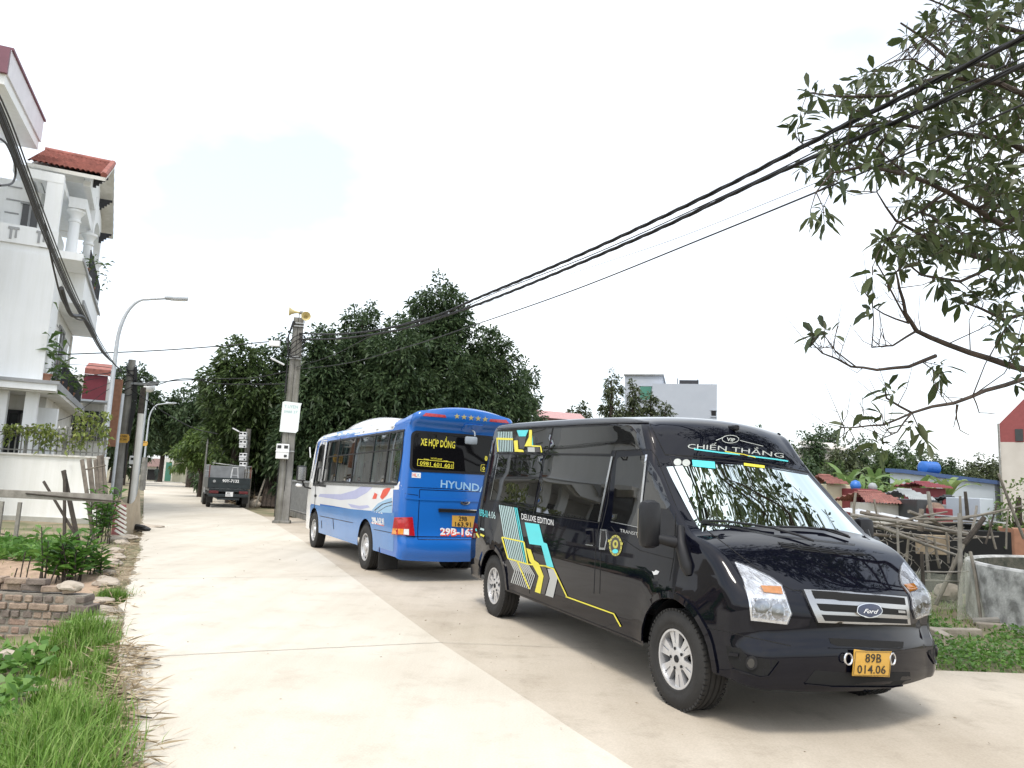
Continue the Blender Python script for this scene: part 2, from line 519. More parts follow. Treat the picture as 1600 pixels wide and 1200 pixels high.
# ------------------------------------------------------------------ vehicle bodies: shells, projected trim, wheels
def lerp(a, b, t): return a + (b - a) * t
def chaikin(P, it=2):
    for _ in range(it):
        Q = [P[0]]
        for a, b in zip(P[:-1], P[1:]):
            Q.append(tuple(lerp(x, y, .25) for x, y in zip(a, b)))
            Q.append(tuple(lerp(x, y, .75) for x, y in zip(a, b)))
        Q.append(P[-1]); P = Q
    return P
def resample(P, step):
    out = [P[0]]; acc = 0
    for a, b in zip(P[:-1], P[1:]):
        d = math.hypot(b[0] - a[0], b[1] - a[1])
        n = max(1, int(round(d / step))) if d > step else 1
        if n == 1:
            acc += d
            if acc >= step * 0.8: out.append(b); acc = 0
        else:
            for k in range(1, n + 1): out.append(tuple(lerp(x, y, k / n) for x, y in zip(a, b)))
            acc = 0
    if out[-1] != P[-1]: out.append(P[-1])
    return out
def inside(p, poly):
    c = False; j = len(poly) - 1
    for i in range(len(poly)):
        a, b = poly[i], poly[j]
        if (a[1] > p[1]) != (b[1] > p[1]) and p[0] < (b[0] - a[0]) * (p[1] - a[1]) / (b[1] - a[1]) + a[0]: c = not c
        j = i
    return c
def subdiv_loop(P, step, closed=True):
    out = []
    n = len(P)
    for i in range(n if closed else n - 1):
        a, b = P[i], P[(i + 1) % n]
        d = math.hypot(b[0] - a[0], b[1] - a[1]); k = max(1, int(math.ceil(d / step)))
        for q in range(k): out.append((lerp(a[0], b[0], q / k), lerp(a[1], b[1], q / k)))
    if not closed: out.append(P[-1])
    return out
def tri_region(loop, cell, holes=(), seg=None):
    """triangulate a plan polygon with inner grid points; returns 2-D verts, triangles"""
    seg = seg or cell
    pts, edges = [], []
    for lp in [loop] + list(holes):
        lp = subdiv_loop(lp, seg)
        b = len(pts)
        pts += lp; edges += [(b + i, b + (i + 1) % len(lp)) for i in range(len(lp))]
    xs = [p[0] for p in loop]; ys = [p[1] for p in loop]
    i0 = math.floor(min(xs) / cell); j0 = math.floor(min(ys) / cell)
    for i in range(i0, math.ceil(max(xs) / cell) + 1):
        for j in range(j0, math.ceil(max(ys) / cell) + 1):
            p = (i * cell + (cell * .25 if j % 2 else 0) + cell * .13, j * cell + cell * .17)
            if inside(p, loop) and not any(inside(p, h) for h in holes): pts.append(p)
    V, E_, F, *_ = delaunay_2d_cdt([Vector(p) for p in pts], edges, [], 0, 1e-7)
    out = []
    for f in F:
        c = sum((V[i] for i in f), Vector((0, 0))) / len(f)
        if inside(c, loop) and not any(inside(c, h) for h in holes): out.append(tuple(f))
    return [(v.x, v.y) for v in V], out

class Vehicle:
    """local axes: x forward (s), y left (so right-hand offset t = -y), z up"""
    def __init__(self, root):
        self.root = root
        self.Mw = Matrix.Translation(root.location) @ Matrix.Rotation(root.rotation_euler.z, 4, 'Z')
        self.Mi = self.Mw.inverted()
        self.co = self.Mi @ CAMP
    def shell(self, prof, sidefn, arches, win=None, nlin=12, ncor=7, step=0.06, side_holes=(), matfn=None, hole=None):
        """prof rows: s, z, crown drop, corner radius; win=(s,z)->side window loops; hole(s,z,u)->True leaves the face to the pane"""
        P = resample(chaikin(prof, 3), step)
        n = len(P)
        us = [(j / nlin, 0.0) for j in range(nlin + 1)] + [(1.0, (q + 1) / ncor * math.pi / 2) for q in range(ncor)]
        E, rows = [], []
        raw = []
        for i, p in enumerate(P):
            a, b = P[max(0, i - 1)], P[min(n - 1, i + 1)]
            d = Vector((b[0] - a[0], b[1] - a[1])).normalized()
            raw.append(Vector((-d.y, d.x)))
        cum = [0]
        for a, b in zip(P[:-1], P[1:]): cum.append(cum[-1] + math.hypot(b[0] - a[0], b[1] - a[1]))
        for i, p in enumerate(P):
            nn = Vector((0, 0))
            for k in range(n):
                g = math.exp(-((cum[k] - cum[i]) / .20) ** 2)
                if g > 1e-3: nn += raw[k] * g * ((cum[min(n - 1, k + 1)] - cum[max(0, k - 1)]) + .01)
            nn.normalize()
            e = Vector((p[0], p[1])) + nn * (p[2] + p[3])
            E.append((e.x, e.y)); w = sidefn(e.x, e.y)
            row = []
            for u, ph in us:
                if ph == 0: t, dr = (w - p[3]) * u, p[2] * u * u
                else: t, dr = w - p[3] + p[3] * math.sin(ph), p[2] + p[3] * (1 - math.cos(ph))
                q = Vector((p[0], p[1])) + nn * dr
                row.append((q.x, -t, q.y))
            rows.append(row)
        nu = len(us)
        body, pane, full = MB(), MB(), MB()
        for sg in (1, -1):
            vs = [(x, y * sg, z) for row in rows for x, y, z in row]
            fb, fp, ff = [], [], []
            for i in range(n - 1):
                for j in range(nu - 1):
                    q = (i * nu + j, i * nu + j + 1, (i + 1) * nu + j + 1, (i + 1) * nu + j)
                    if sg < 0: q = q[::-1]
                    ff.append(q)
                    um = (us[j][0] + us[j + 1][0]) / 2 if j < nlin else 2
                    (fp if hole and hole((P[i][0] + P[i + 1][0]) / 2, (P[i][1] + P[i + 1][1]) / 2, um) else fb).append(q)
            for mbx, fs in ((body, fb), (pane, fp), (full, ff)):
                mbx.add(vs, fs)
        nskin = len(body.f)
        # sides
        loop = []
        for e in E:
            if not loop or math.hypot(e[0] - loop[-1][0], e[1] - loop[-1][1]) > 1e-4: loop.append(e)
        circ = []
        for (cs, cz, rr) in arches:
            circ.append([(cs + rr * math.cos(2 * math.pi * k / 40), cz + rr * math.sin(2 * math.pi * k / 40)) for k in range(40)])
        V2, F2 = tri_region(loop, 0.11, circ + list(side_holes), 0.11)
        Vf, Ff = tri_region(loop, 0.11, circ, 0.11)
        for sg in (1, -1):
            body.add([(x, -sg * sidefn(x, z), z) for x, z in V2], [f if sg > 0 else f[::-1] for f in F2])
            full.add([(x, -sg * sidefn(x, z), z) for x, z in Vf], [f if sg > 0 else f[::-1] for f in Ff])
        self.bvh = BVHTree.FromPolygons([Vector(v) for v in full.v], full.f)
        self.E = E; self.sidefn = sidefn
        if matfn:
            for k, f in enumerate(body.f):
                c = sum((Vector(body.v[i]) for i in f), Vector()) / len(f)
                body.m[k] = matfn(c.x, c.y, c.z, k >= nskin)
        return body, pane
    # ---- projection of trim onto the shell
    def _cast(self, o, d, off):
        h = self.bvh.ray_cast(o, d, 80)
        if h[0] is None:
            q = self.bvh.find_nearest(o + d * (-(o.dot(d))) if False else o + d * ((Vector((-1.5, 0, 1.0)) - o).dot(d)))
            loc, nr = q[0], q[1]
        else: loc, nr = h[0], h[1]
        if nr.dot(d) > 0: nr = -nr
        return loc + nr * off
    def hit(self, px, py, off=0.0):
        d = (self.Mi.to_3x3() @ raydir(px, py)).normalized()
        return self._cast(self.co, d, off)
    def hit_rear(self, t, z, off=0.0): return self._cast(Vector((-12, -t, z)), Vector((1, 0, 0)), off)
    def hit_front(self, t, z, off=0.0): return self._cast(Vector((8, -t, z)), Vector((-1, 0, 0)), off)
    def hit_side(self, s, z, off=0.0, sg=1): return self._cast(Vector((s, -6 * sg, z)), Vector((0, sg, 0)), off)
    def decal(self, mbx, poly, off=0.002, th=0.0, cell=9.0, proj=None, mi=0, mirror=False, holes=(), only_mirror=False):
        """lay an outline on the shell; th > 0 gives it real thickness"""
        proj = proj or self.hit
        V2, F = tri_region(poly, cell, holes)
        top = [proj(x, y, off + th) for x, y in V2]
        # orientation
        f0 = F[0]
        nn = (top[f0[1]] - top[f0[0]]).cross(top[f0[2]] - top[f0[0]])
        c = (top[f0[0]] - proj(V2[f0[0]][0], V2[f0[0]][1], off + th - 0.01))
        if nn.dot(c) < 0: F = [f[::-1] for f in F]
        vs, fs = list(top), list(F)
        if th > 0:
            bot = [proj(x, y, off) for x, y in V2]
            nt_ = len(vs); vs += list(top) + bot; b = 2 * nt_
            cnt = {}
            for f in F:
                for i in range(len(f)):
                    e = (f[i], f[(i + 1) % len(f)]); cnt[tuple(sorted(e))] = cnt.get(tuple(sorted(e)), []) + [e]
            for k, es in cnt.items():
                if len(es) == 1:
                    a_, b_ = es[0]
                    fs.append((nt_ + b_, nt_ + a_, b + a_, b + b_))
        if not only_mirror: mbx.add(vs, fs, mi)
        if mirror or only_mirror:
            mbx.add([(v[0], -v[1], v[2]) for v in vs], [f[::-1] for f in fs], mi)
        return mbx
    def strip(self, mbx, pts, w, off=0.002, th=0.0, proj=None, mi=0, mirror=False, seg=None, only_mirror=False):
        """line of constant width (in the units of the projection) laid on the shell"""
        proj = proj or self.hit
        P = subdiv_loop(pts, seg or max(w * 2, 6 if proj == self.hit else 0.08), closed=False)
        L, Rr = [], []
        for i, p in enumerate(P):
            a, b = P[max(0, i - 1)], P[min(len(P) - 1, i + 1)]
            d = Vector((b[0] - a[0], b[1] - a[1])).normalized(); nn = Vector((-d.y, d.x)) * w / 2
            L.append((p[0] + nn.x, p[1] + nn.y)); Rr.append((p[0] - nn.x, p[1] - nn.y))
        top = [proj(*p, off + th) for p in L] + [proj(*p, off + th) for p in Rr]
        n = len(P)
        fs = [(i, n + i, n + i + 1, i + 1) for i in range(n - 1)]
        k0 = fs[0]
        nn = (top[k0[1]] - top[k0[0]]).cross(top[k0[2]] - top[k0[0]])
        if nn.dot(top[0] - proj(*L[0], off + th - 0.01)) < 0: fs = [f[::-1] for f in fs]; flip = True
        else: flip = False
        vs = list(top)
        if th > 0:
            vs += [proj(*p, off) for p in L] + [proj(*p, off) for p in Rr]
            side = []
            for i in range(n - 1):
                side.append((i, i + 1, 2 * n + i + 1, 2 * n + i)); side.append((n + i + 1, n + i, 3 * n + i, 3 * n + i + 1))
            side += [(n, 0, 2 * n, 3 * n), (n - 1, 2 * n - 1, 4 * n - 1, 3 * n - 1)]
            fs += [f[::-1] for f in side] if flip else side
        if not only_mirror: mbx.add(vs, fs, mi)
        if mirror or only_mirror: mbx.add([(v[0], -v[1], v[2]) for v in vs], [f[::-1] for f in fs], mi)
        return mbx
    def text(self, mbx, txt, p0, p1, up, off=0.004, proj=None, mi=0, bold=0.0, shear=0.0):
        """letters mapped from baseline p0-p1 and cap-height vector up onto the shell"""
        proj = proj or self.hit
        V2, F = text2d(txt, bold, shear)
        w = max(v[0] for v in V2); h = 0.69
        ex = Vector((p1[0] - p0[0], p1[1] - p0[1])) / w; ey = Vector(up) / h
        vs = []
        for x, y in V2:
            p = Vector(p0) + ex * x + ey * y
            vs.append(proj(p.x, p.y, off))
        f0 = F[0]
        mbx.add(vs, F, mi)
        return mbx
_tc = {}
def text2d(txt, bold=0.0, shear=0.0):
    key = (txt, bold, shear)
    if key in _tc: return _tc[key]
    cu = bpy.data.curves.new('t', 'FONT')
    cu.body = txt; cu.resolution_u = 2; cu.offset = bold; cu.shear = shear
    o = bpy.data.objects.new('t', cu); COL.objects.link(o)
    dg = bpy.context.evaluated_depsgraph_get(); dg.update()
    me = bpy.data.meshes.new_from_object(o.evaluated_get(dg))
    V = [(v.co.x, v.co.y) for v in me.vertices]
    x0 = min(v[0] for v in V)
    V = [(x - x0, y) for x, y in V]
    F = [tuple(p.vertices) for p in me.polygons]
    bpy.data.objects.remove(o); bpy.data.curves.remove(cu); bpy.data.meshes.remove(me)
    _tc[key] = (V, F)
    return V, F
def flat_text(mbx, txt, org, ex, ey, h, bold=0.0, mi=0, width=None):
    """letters on a flat sign: org lower-left, unit vectors ex, ey, cap height h"""
    V, F = text2d(txt, bold)
    w = max(v[0] for v in V); k = h / 0.69
    kx = width / w if width else k
    mbx.add([Vector(org) + Vector(ex) * (x * kx) + Vector(ey) * (y * k) for x, y in V], F, mi)
    return mbx
def ellipse(cx, cy, rx, ry, n=28): return [(cx + rx * math.cos(2 * math.pi * k / n), cy + ry * math.sin(2 * math.pi * k / n)) for k in range(n)]

def arch_liner(mb, cs, cz, r, y0, y1):
    n = 20
    A = [(cs + r * math.cos(math.pi * k / n), cz + r * math.sin(math.pi * k / n)) for k in range(n + 1)]
    mb.add([(x, y0, z) for x, z in A] + [(x, y1, z) for x, z in A] + [(cs, y0, cz)], [(k, k + 1, n + 2 + k, n + 1 + k) for k in range(n)] + [(k, k + 1, 2 * n + 2) for k in range(n)])
    return mb
def make_wheel(root, s, t, sg, Rt, Wd, Rr, style, back=False):
    """wheel with tyre, rim as parts of the vehicle; sg +1 right side, -1 left side"""
    w = bpy.data.objects.new('wheel', None); COL.objects.link(w); w.parent = root
    w.location = (s, -sg * t, Rt - 0.012)
    A = Matrix.Rotation(R(90) * sg, 4, 'X')   # local Z -> outward
    h = Wd / 2
    prof = [(Rr * .98, -h * .8), (Rr * 1.05, -h), (lerp(Rr, Rt, .55), -h * 1.06), (Rt * .955, -h * .93), (Rt * .99, -h * .8), (Rt, -h * .62)]
    for g in (-.42, 0, .42):
        prof += [(Rt, h * (g - .09)), (Rt - .012, h * (g - .05)), (Rt - .012, h * (g + .05)), (Rt, h * (g + .09))]
    prof += [(Rt, h * .62), (Rt * .99, h * .8), (Rt * .955, h * .93), (lerp(Rr, Rt, .55), h * 1.06), (lerp(Rr, Rt, .3), h * 1.05), (lerp(Rr, Rt, .27), h * 1.02), (Rr * 1.05, h), (Rr * .98, h * .86)]
    mb = MB(); mb.lathe(prof, 48, A)
    # shoulder tread blocks
    for k in range(56):
        a = 2 * math.pi * k / 56
        for q in (-1, 1):
            c = Vector((Rt * .985 * math.cos(a), Rt * .985 * math.sin(a), q * h * .80))
            Mx = A.to_3x3() @ Matrix.Rotation(a, 3, 'Z')
            mb.box(A @ c, (0.018, Rt * .075, h * .26), rot=Mx)
    tyre = mb.build('tyre', M['rubber'], w, smooth=35)
    rm = MB()
    rm.lathe([(Rr * 1.01, h * .88), (Rr * 1.0, h * .93), (Rr * .93, h * .92), (Rr * .90, h * .55), (Rr * .88, -h * .6), (Rr * 1.0, -h * .85)], 40, A, 0)
    dk = MB().lathe([(Rr * .895, h * .12), (0.001, h * .12)], 40, A, 0)
    if style == 'five':
        for k in range(6):
            a = 2 * math.pi * k / 6 + math.pi / 2 + .2
            Mx = A @ Matrix.Rotation(a, 4, 'Z') @ Matrix.Translation((0, 0, h * .40))
            rm.prism([(Rr * .10, -Rr * .17), (Rr * .45, -Rr * .165), (Rr * .94, -Rr * .30), (Rr * .94, -Rr * .04), (Rr * .52, -Rr * .025), (Rr * .52, Rr * .025), (Rr * .94, Rr * .04), (Rr * .94, Rr * .30), (Rr * .45, Rr * .165), (Rr * .10, Rr * .17)], h * .36, Mx)
            rm.prism([(Rr * .5, -Rr * .05), (Rr * .94, -Rr * .06), (Rr * .94, Rr * .06), (Rr * .5, Rr * .05)], h * .26, Mx)
        for k in range(5):
            a = 2 * math.pi * k / 5
            b = a + .63
            c = A @ Vector((Rr * .36 * math.cos(b), Rr * .36 * math.sin(b), h * .77))
            dk.cyl(A @ Vector((Rr * .34 * math.cos(b), Rr * .34 * math.sin(b), h * .70)), A @ Vector((Rr * .34 * math.cos(b), Rr * .34 * math.sin(b), h * .84)), Rr * .055, n=8)
        rm.lathe([(Rr * .40, h * .40), (Rr * .40, h * .76), (Rr * .3, h * .80), (Rr * .17, h * .80), (.001, h * .80)], 24, A)
        dk.lathe([(Rr * .13, h * .80), (Rr * .12, h * .86), (.001, h * .87)], 18, A)
    elif style == 'bus':
        rm.lathe([(Rr * .90, h * .45), (Rr * .80, h * .62), (Rr * .62, h * .80), (Rr * .52, h * .66), (Rr * .34, h * .66), (Rr * .30, h * .95), (Rr * .1, h * 1.0), (.001, h * 1.0)], 32, A)
        for k in range(8):
            a = 2 * math.pi * k / 8
            Mx = A.to_3x3() @ Matrix.Rotation(a, 3, 'Z')
            dk.box(A @ Vector((Rr * .74 * math.cos(a), Rr * .74 * math.sin(a), h * .69)), (Rr * .16, Rr * .13, h * .06), rot=Mx)
    else:
        rm.lathe([(Rr * .90, h * .45), (Rr * .6, h * .5), (Rr * .4, h * .7), (.001, h * .7)], 24, A)
    rim = rm.build('rim', M['alloy'], w, smooth=30)
    dk.build('rim_recess', M['dark'], w, smooth=30)
    return w

# ------------------------------------------------------------------ the black van
VAN = empty('minibus_van', (2.207, 6.052, 0), R(-67.69), 'glossy black high-roof van with coloured side graphics, parked closest to the camera', 'van')
van = Vehicle(VAN)
def van_side(s, z):
    T = [(0.2, .925), (.34, .955), (.5, .972), (.8, .982), (1.1, .970), (1.3, .948), (1.6, .912), (1.9, .872), (2.16, .838), (2.45, .79)]
    w = T[-1][1]
    for (a, wa), (b, wb) in zip(T[:-1], T[1:]):
        if z <= b:
            k = smooth01((z - a) / (b - a)) * .3 + max(0, min(1, (z - a) / (b - a))) * .7
            w = lerp(wa, wb, k); break
    if s > -.1: w -= .055 * ((s + .1) / .8) ** 2
    if s < -4.1: w -= .03 * ((-4.1 - s) / .6) ** 2
    for cs in (0, -3.75):
        d = math.hypot(s - cs, z - .36)
        w += .022 * math.exp(-((d - .45) / .07) ** 2) * (1 if z < 1.0 else 0)
    w += .010 * math.exp(-((z - .93) / .05) ** 2) * smooth01((s + 4.4) / .3)
    return w
van_prof = [(.866, .292, .10, .21), (.880, .31, .10, .21), (.895, .35, .11, .21), (.905, .46, .12, .23), (.905, .585, .12, .23), (.868, .635, .13, .22), (.852, .70, .14, .2), (.850, .82, .14, .19), (.815, .905, .12, .17), (.765, .955, .09, .14),
            (.52, 1.165, .06, .10), (.42, 1.238, .055, .09), (.23, 1.315, .06, .06), (.17, 1.335, .09, .05), (-.10, 1.585, .10, .05), (-.395, 1.86, .10, .05), (-.42, 1.90, .10, .06), (-.455, 2.02, .12, .13), (-.53, 2.15, .12, .17), (-.68, 2.245, .08, .15), (-.95, 2.29, .05, .11),
            (-1.6, 2.325, .04, .10), (-3, 2.375, .04, .10), (-4.15, 2.41, .04, .10), (-4.40, 2.40, .045, .09), (-4.50, 2.30, .05, .09), (-4.56, 1.9, .05, .08), (-4.63, 1.36, .05, .08), (-4.80, .95, .05, .08), (-4.84, .62, .05, .08), (-4.83, .40, .06, .08), (-4.82, .34, .06, .08)]
def ws_hole(s, z, u): return 1.345 < z < 1.85 and -.40 < s < .2 and u < .95
body_mb, pane_mb = van.shell(van_prof, van_side, [(0, .36, .425), (-3.75, .36, .42)], hole=ws_hole)
van_body = body_mb.build('body', M['black_paint'], VAN, smooth=32, weld=True)
ws = pane_mb.build('windscreen', M['windscreen'], VAN, smooth=60, weld=True)
def c1(*P): return [(720 + x / 4, 630 + y / 4) for x, y in P]
def c2(*P): return [(1000 + x / 3.3333, 630 + y / 3.3333) for x, y in P]
def c3(*P): return [(960 + x / 3.077, 850 + y / 3.077) for x, y in P]
# underside, wheel houses, cabin
ub = MB()
ub.box((-2.2, 0, .44), (4.6, 1.6, .18)); ub.box((-2.2, 0, .32), (4.5, .5, .14))
ub.box((.25, 0, .40), (.5, 1.0, .16))
ub.build('underbody', M['dark'], VAN)
for cs in (0, -3.75):
    for sg in (1, -1):
        wh = MB()
        arch_liner(wh, cs, .36, .425, -sg * .60, -sg * .93); wh.build('wheel_housing', M['black_plastic'], VAN, smooth=40)

cb = MB()
cb.box((-.55, 0, .60), (1.5, 1.7, .05)); cb.box((-1.5, 0, 1.25), (.04, 1.66, 1.35))
cb.build('cab_floor', M['seat'], VAN)
db = MB()
db.add([(.22, .8, 1.27), (.22, -.8, 1.27), (-.12, -.82, 1.25), (-.12, .82, 1.25), (-.2, .82, 1.0), (-.2, -.82, 1.0), (.22, .8, .7), (.22, -.8, .7)],
       [(0, 1, 2, 3), (3, 2, 5, 4), (4, 5, 7, 6)])
db.build('dashboard', M['dash'], VAN)
pb = MB()
pb.box((.02, .38, 1.285), (.22, .42, .012), rz=.1); pb.box((.0, -.42, 1.283), (.16, .3, .01), rz=-.2)
pb.build('dashboard_papers', M['paper'], VAN)
for y in (.45, -.1, -.55):
    sb = MB(); sb.box((-.85, y, .95), (.5, .46, .18), bev=.04); sb.box((-1.1, y, 1.32), (.16, .46, .7), bev=.05); sb.box((-1.12, y, 1.76), (.1, .26, .2), bev=.04)
    sb.build('seat', M['seat'], VAN, smooth=40)
sw = MB()
ang = Matrix.Translation((-.32, .45, 1.22)) @ Matrix.Rotation(R(-62), 4, 'Y')
sw.tube([ang @ Vector((.19 * math.cos(a), .19 * math.sin(a), 0)) for a in [2 * math.pi * k / 24 for k in range(25)]], .016, 8)
sw.tube([ang @ Vector((-.18, 0, 0)), ang @ Vector((.18, 0, 0))], .02, 8); sw.tube([ang @ Vector((0, 0, 0)), Vector((-.1, .45, 1.1))], .03, 8)
sw.build('steering_wheel', M['black_plastic'], VAN, smooth=50)
oc = MB(); oc.box((-.28, .02, 1.52), (.03, .05, .09), bev=.01); oc.tube([(-.28, .02, 1.56), (-.33, .02, 1.78)], .004, 5); oc.tube([(-.28, .02, 1.48), (-.28, .02, 1.40)], .012, 6)
oc.build('hanging_charm', M['red_cloth'], VAN)
rv = MB(); rv.box((-.36, .0, 1.74), (.04, .24, .07), bev=.012); rv.build('rear_view_mirror', M['black_plastic'], VAN)
# wheels
for s in (0, -3.75):
    for sg in (1, -1): make_wheel(VAN, s, .87, sg, .36, .215, .215, 'five')
# side glass (both sides): outline traced once, mirrored to the far side
W = {'rear_window': c1((243, 322), (518, 324), (459, 632), (192, 601)),
     'sliding_door_window': c1((532, 326), (940, 335), (858, 738), (474, 680)),
     'door_window': c1((992, 338), (1155, 326), (1112, 772), (945, 738), (975, 372), (980, 350)),
     'quarter_window': c1((1180, 362), (1245, 470), (1312, 640), (1290, 662), (1140, 640))}
for nm, pl in W.items():
    a = MB(); van.decal(a, pl, .0015, .0025); o1 = a.build(nm, M['black_glass'], VAN, smooth=40)
    a = MB(); van.decal(a, pl, .0015, .0025, only_mirror=True); a.build(nm, M['black_glass'], VAN, smooth=40)
up = MB(); van.decal(up, c1((230, 168), (572, 158), (545, 306), (226, 308)), .001, .0015); van.decal(up, c1((583, 158), (965, 140), (1128, 136), (1158, 284), (946, 296), (940, 316), (551, 312)), .001, .0015)
up.build('upper_side_panel', M['black_glass'], VAN, smooth=40)
# shut lines
sm = MB()
for ln in [((578, 152), (545, 320), (466, 640), (436, 760), (415, 900), (430, 1190)), ((180, 612), (465, 662)), ((470, 690), (866, 748)), ((222, 313), (540, 318), (945, 326)), ((868, 745), (845, 860), (832, 1190)),
           ((972, 296), (940, 420), (918, 620), (880, 780), (868, 1190)), ((972, 296), (1190, 292), (1225, 340), (1345, 640)), ((1345, 690), (1332, 960), (1305, 1110)), ((940, 770), (985, 830), (1120, 920), (1330, 975)),
           ((1165, 128), (1215, 290)), ((985, 88), (950, 290))]:
    van.strip(sm, c1(*ln), 1.1, .0012, mirror=True)
van.strip(sm, c2((45, 95), (130, 265)), 1.3, .001)
van.strip(sm, c2((130, 268), (420, 285), (660, 315), (880, 362)), 2.0, .001)
van.strip(sm, c2((340, 655), (700, 930), (800, 975), (1390, 1005)), 1.2, .001)
van.strip(sm, c3((430, 400), (850, 490)), 1.4, .001); van.strip(sm, c3((430, 400), (380, 320)), 1.4, .001)
sm.build('shut_lines', M['void'], VAN)
for ln, w_, th_ in ((((949, 334), (866, 742)), 2.6, .006), (((1164, 324), (1117, 774)), 2.8, .006), (((240, 322), (187, 603)), 1.1, .004), (((940, 740), (1112, 776)), .9, .003)):
    for mir in (False, True):
        ch = MB(); van.strip(ch, c1(*ln), w_, .003, th_, only_mirror=mir); ch.build('window_trim', M['chrome'], VAN)
gt = MB(); van.strip(gt, c1((232, 160), (560, 142), (990, 122), (1175, 124)), 1.8, .002, .008, mirror=True)
gt.build('roof_gutter', M['black_plastic'], VAN)
for cs, ra in ((0, .452), (-3.75, .447)):
    for mir in (False, True):
        q_ = MB(); van.strip(q_, [(cs + ra * math.cos(R(an)), .36 + ra * math.sin(R(an))) for an in range(-4, 185, 9)], .045, .0, .014, proj=van.hit_side, only_mirror=mir, seg=.05); q_.build('arch_flare', M['black_paint'], VAN, smooth=50)
sk = MB(); van.strip(sk, [(-3.28, .345), (-.46, .345)], .05, .001, .006, proj=van.hit_side, mirror=True); sk.build('side_sill', M['black_plastic'], VAN)
# door handles
hb = MB(); van.decal(hb, c1((783, 788), (832, 784), (838, 885), (790, 893)), .002, .004, mirror=True); h1 = hb.build('handle', M['black_plastic'], VAN)
hb = MB(); van.decal(hb, c1((796, 800), (822, 798), (826, 872), (800, 876)), .008, .02, mirror=True); hb.build('grip', M['black_paint'], h1)
hb = MB(); van.strip(hb, c1((786, 884), (832, 890)), 1.2, .007, .005); hb.build('trim', M['chrome'], h1)
hb = MB(); van.decal(hb, c1((876, 786), (914, 790), (920, 850), (905, 918), (868, 914)), .002, .006, mirror=True); h2 = hb.build('handle', M['chrome'], VAN, smooth=40)
hb = MB(); van.decal(hb, c1((886, 798), (906, 800), (909, 850), (898, 904), (876, 902)), .009, .004, mirror=True); hb.build('grip', M['dark'], h2)
# side graphics
gd = {k: MB() for k in ('white', 'grey', 'cyan', 'yellow', 'brown', 'pale', 'gold')}
for i in range(9):
    van.strip(gd['pale'], c1((236 + 10.6 * i, 178), (242 + 10.3 * i, 303)), 1.25, .0055)
van.strip(gd['yellow'], c1((226, 222), (330, 226)), 3.2, .0075); van.strip(gd['yellow'], c1((229, 222), (236, 303)), 1.8, .0075)
van.decal(gd['cyan'], c1((352, 170), (425, 168), (408, 208), (366, 208)), .0058)
van.decal(gd['yellow'], c1((430, 168), (448, 168), (447, 270), (400, 270), (428, 212)), .0062)
van.decal(gd['yellow'], c1((333, 235), (358, 232), (362, 288), (392, 292), (398, 306), (340, 304)), .0062)
van.decal(gd['brown'], c1((361, 211), (410, 211), (399, 284), (371, 284)), .0058)
van.decal(gd['cyan'], c1((449, 200), (456, 266), (449, 266)), .0058)
van.strip(gd['yellow'], c1((447, 268), (502, 270), (509, 308)), 2.2, .0075)
van.decal(gd['grey'], c1((420, 276), (464, 276), (466, 306), (422, 304)), .0058)
van.decal(gd['brown'], c1((466, 276), (494, 276), (500, 306), (468, 306)), .0058)
Lb = [(238, 635), (270, 840), (300, 975), (335, 1045), (312, 1120)]; Rb = [(357, 655), (396, 862), (425, 1005), (470, 1078), (440, 1165)]
for i in range(11):
    f = (i + .5) / 11
    pth = [(lerp(a[0], b[0], f), lerp(a[1], b[1], f)) for a, b in zip(Lb, Rb)]
    van.strip(gd['cyan' if i > 8 else 'pale'], c1(*pth[:3]), 1.55, .0055)
    van.strip(gd['grey'], c1(*pth[2:]), 1.7, .0055)
for a, b in [((260, 838), (398, 868)), ((398, 868), (422, 1006)), ((422, 1006), (298, 970)), ((298, 970), (260, 838)), ((355, 985), (432, 1160)), ((422, 1006), (540, 1018))]:
    van.strip(gd['yellow'], c1(a, b), 2.1, .0075)
van.decal(gd['cyan'], c1((402, 745), (492, 757), (520, 870), (541, 878), (584, 1028), (540, 1018), (506, 890), (432, 880)), .0058)
van.decal(gd['yellow'], c1((412, 905), (440, 915), (462, 980), (490, 1000), (521, 1080), (500, 1190), (466, 1178), (490, 1082), (452, 1012), (432, 985)), .0062)
van.decal(gd['brown'], c1((500, 1010), (536, 1030), (556, 1092), (526, 1195), (504, 1190), (524, 1080)), .0058)
van.decal(gd['grey'], c1((545, 1035), (585, 1035), (610, 1085), (580, 1215), (532, 1200), (560, 1095)), .0058)
van.strip(gd['yellow'], c1((520, 1015), (585, 1035), (668, 1212)), 1.8, .0075)
van.strip(gd['yellow'], [(885, 932), (960, 959), (971, 979)], 2.0, .0075)
van.text(gd['white'], "DELUXE EDITION", (815.6, 811.3), (866.4, 821.6), (-1.2, -9.3), .0055, shear=.2)
van.text(gd['grey'], "TRANSIT", (969.5, 831.5), (997, 837), (.2, -5.2), .0055)
van.text(gd['grey'], "LX", (1069, 890), (1075, 891), (0, -4), .004)
van.text(gd['cyan'], "89B-01", (750, 806), (763, 809), (-.6, -11), .0055); van.text(gd['pale'], "4.06", (764, 809), (775, 811), (-.6, -11), .0055)
van.strip(gd['cyan'], [(744, 826), (745, 830)], 2, .0055); van.strip(gd['pale'], [(751, 826), (757, 828)], 3, .0055); van.strip(gd['yellow'], [(745, 833), (749, 840)], 2.5, .0055); van.strip(gd['yellow'], [(751, 835), (757, 838)], 3, .0055)
van.decal(gd['white'], c1((1196, 1048), (1210, 1054), (1222, 1042), (1244, 1052), (1232, 1070), (1208, 1074)), .004)
van.decal(gd['white'], ellipse(1070.8, 869.3, 3.6, 4.4), .02, .004)
EM = (962.6, 852.4)
van.decal(gd['gold'], ellipse(*EM, 10.2, 16.5), .0055, cell=6)
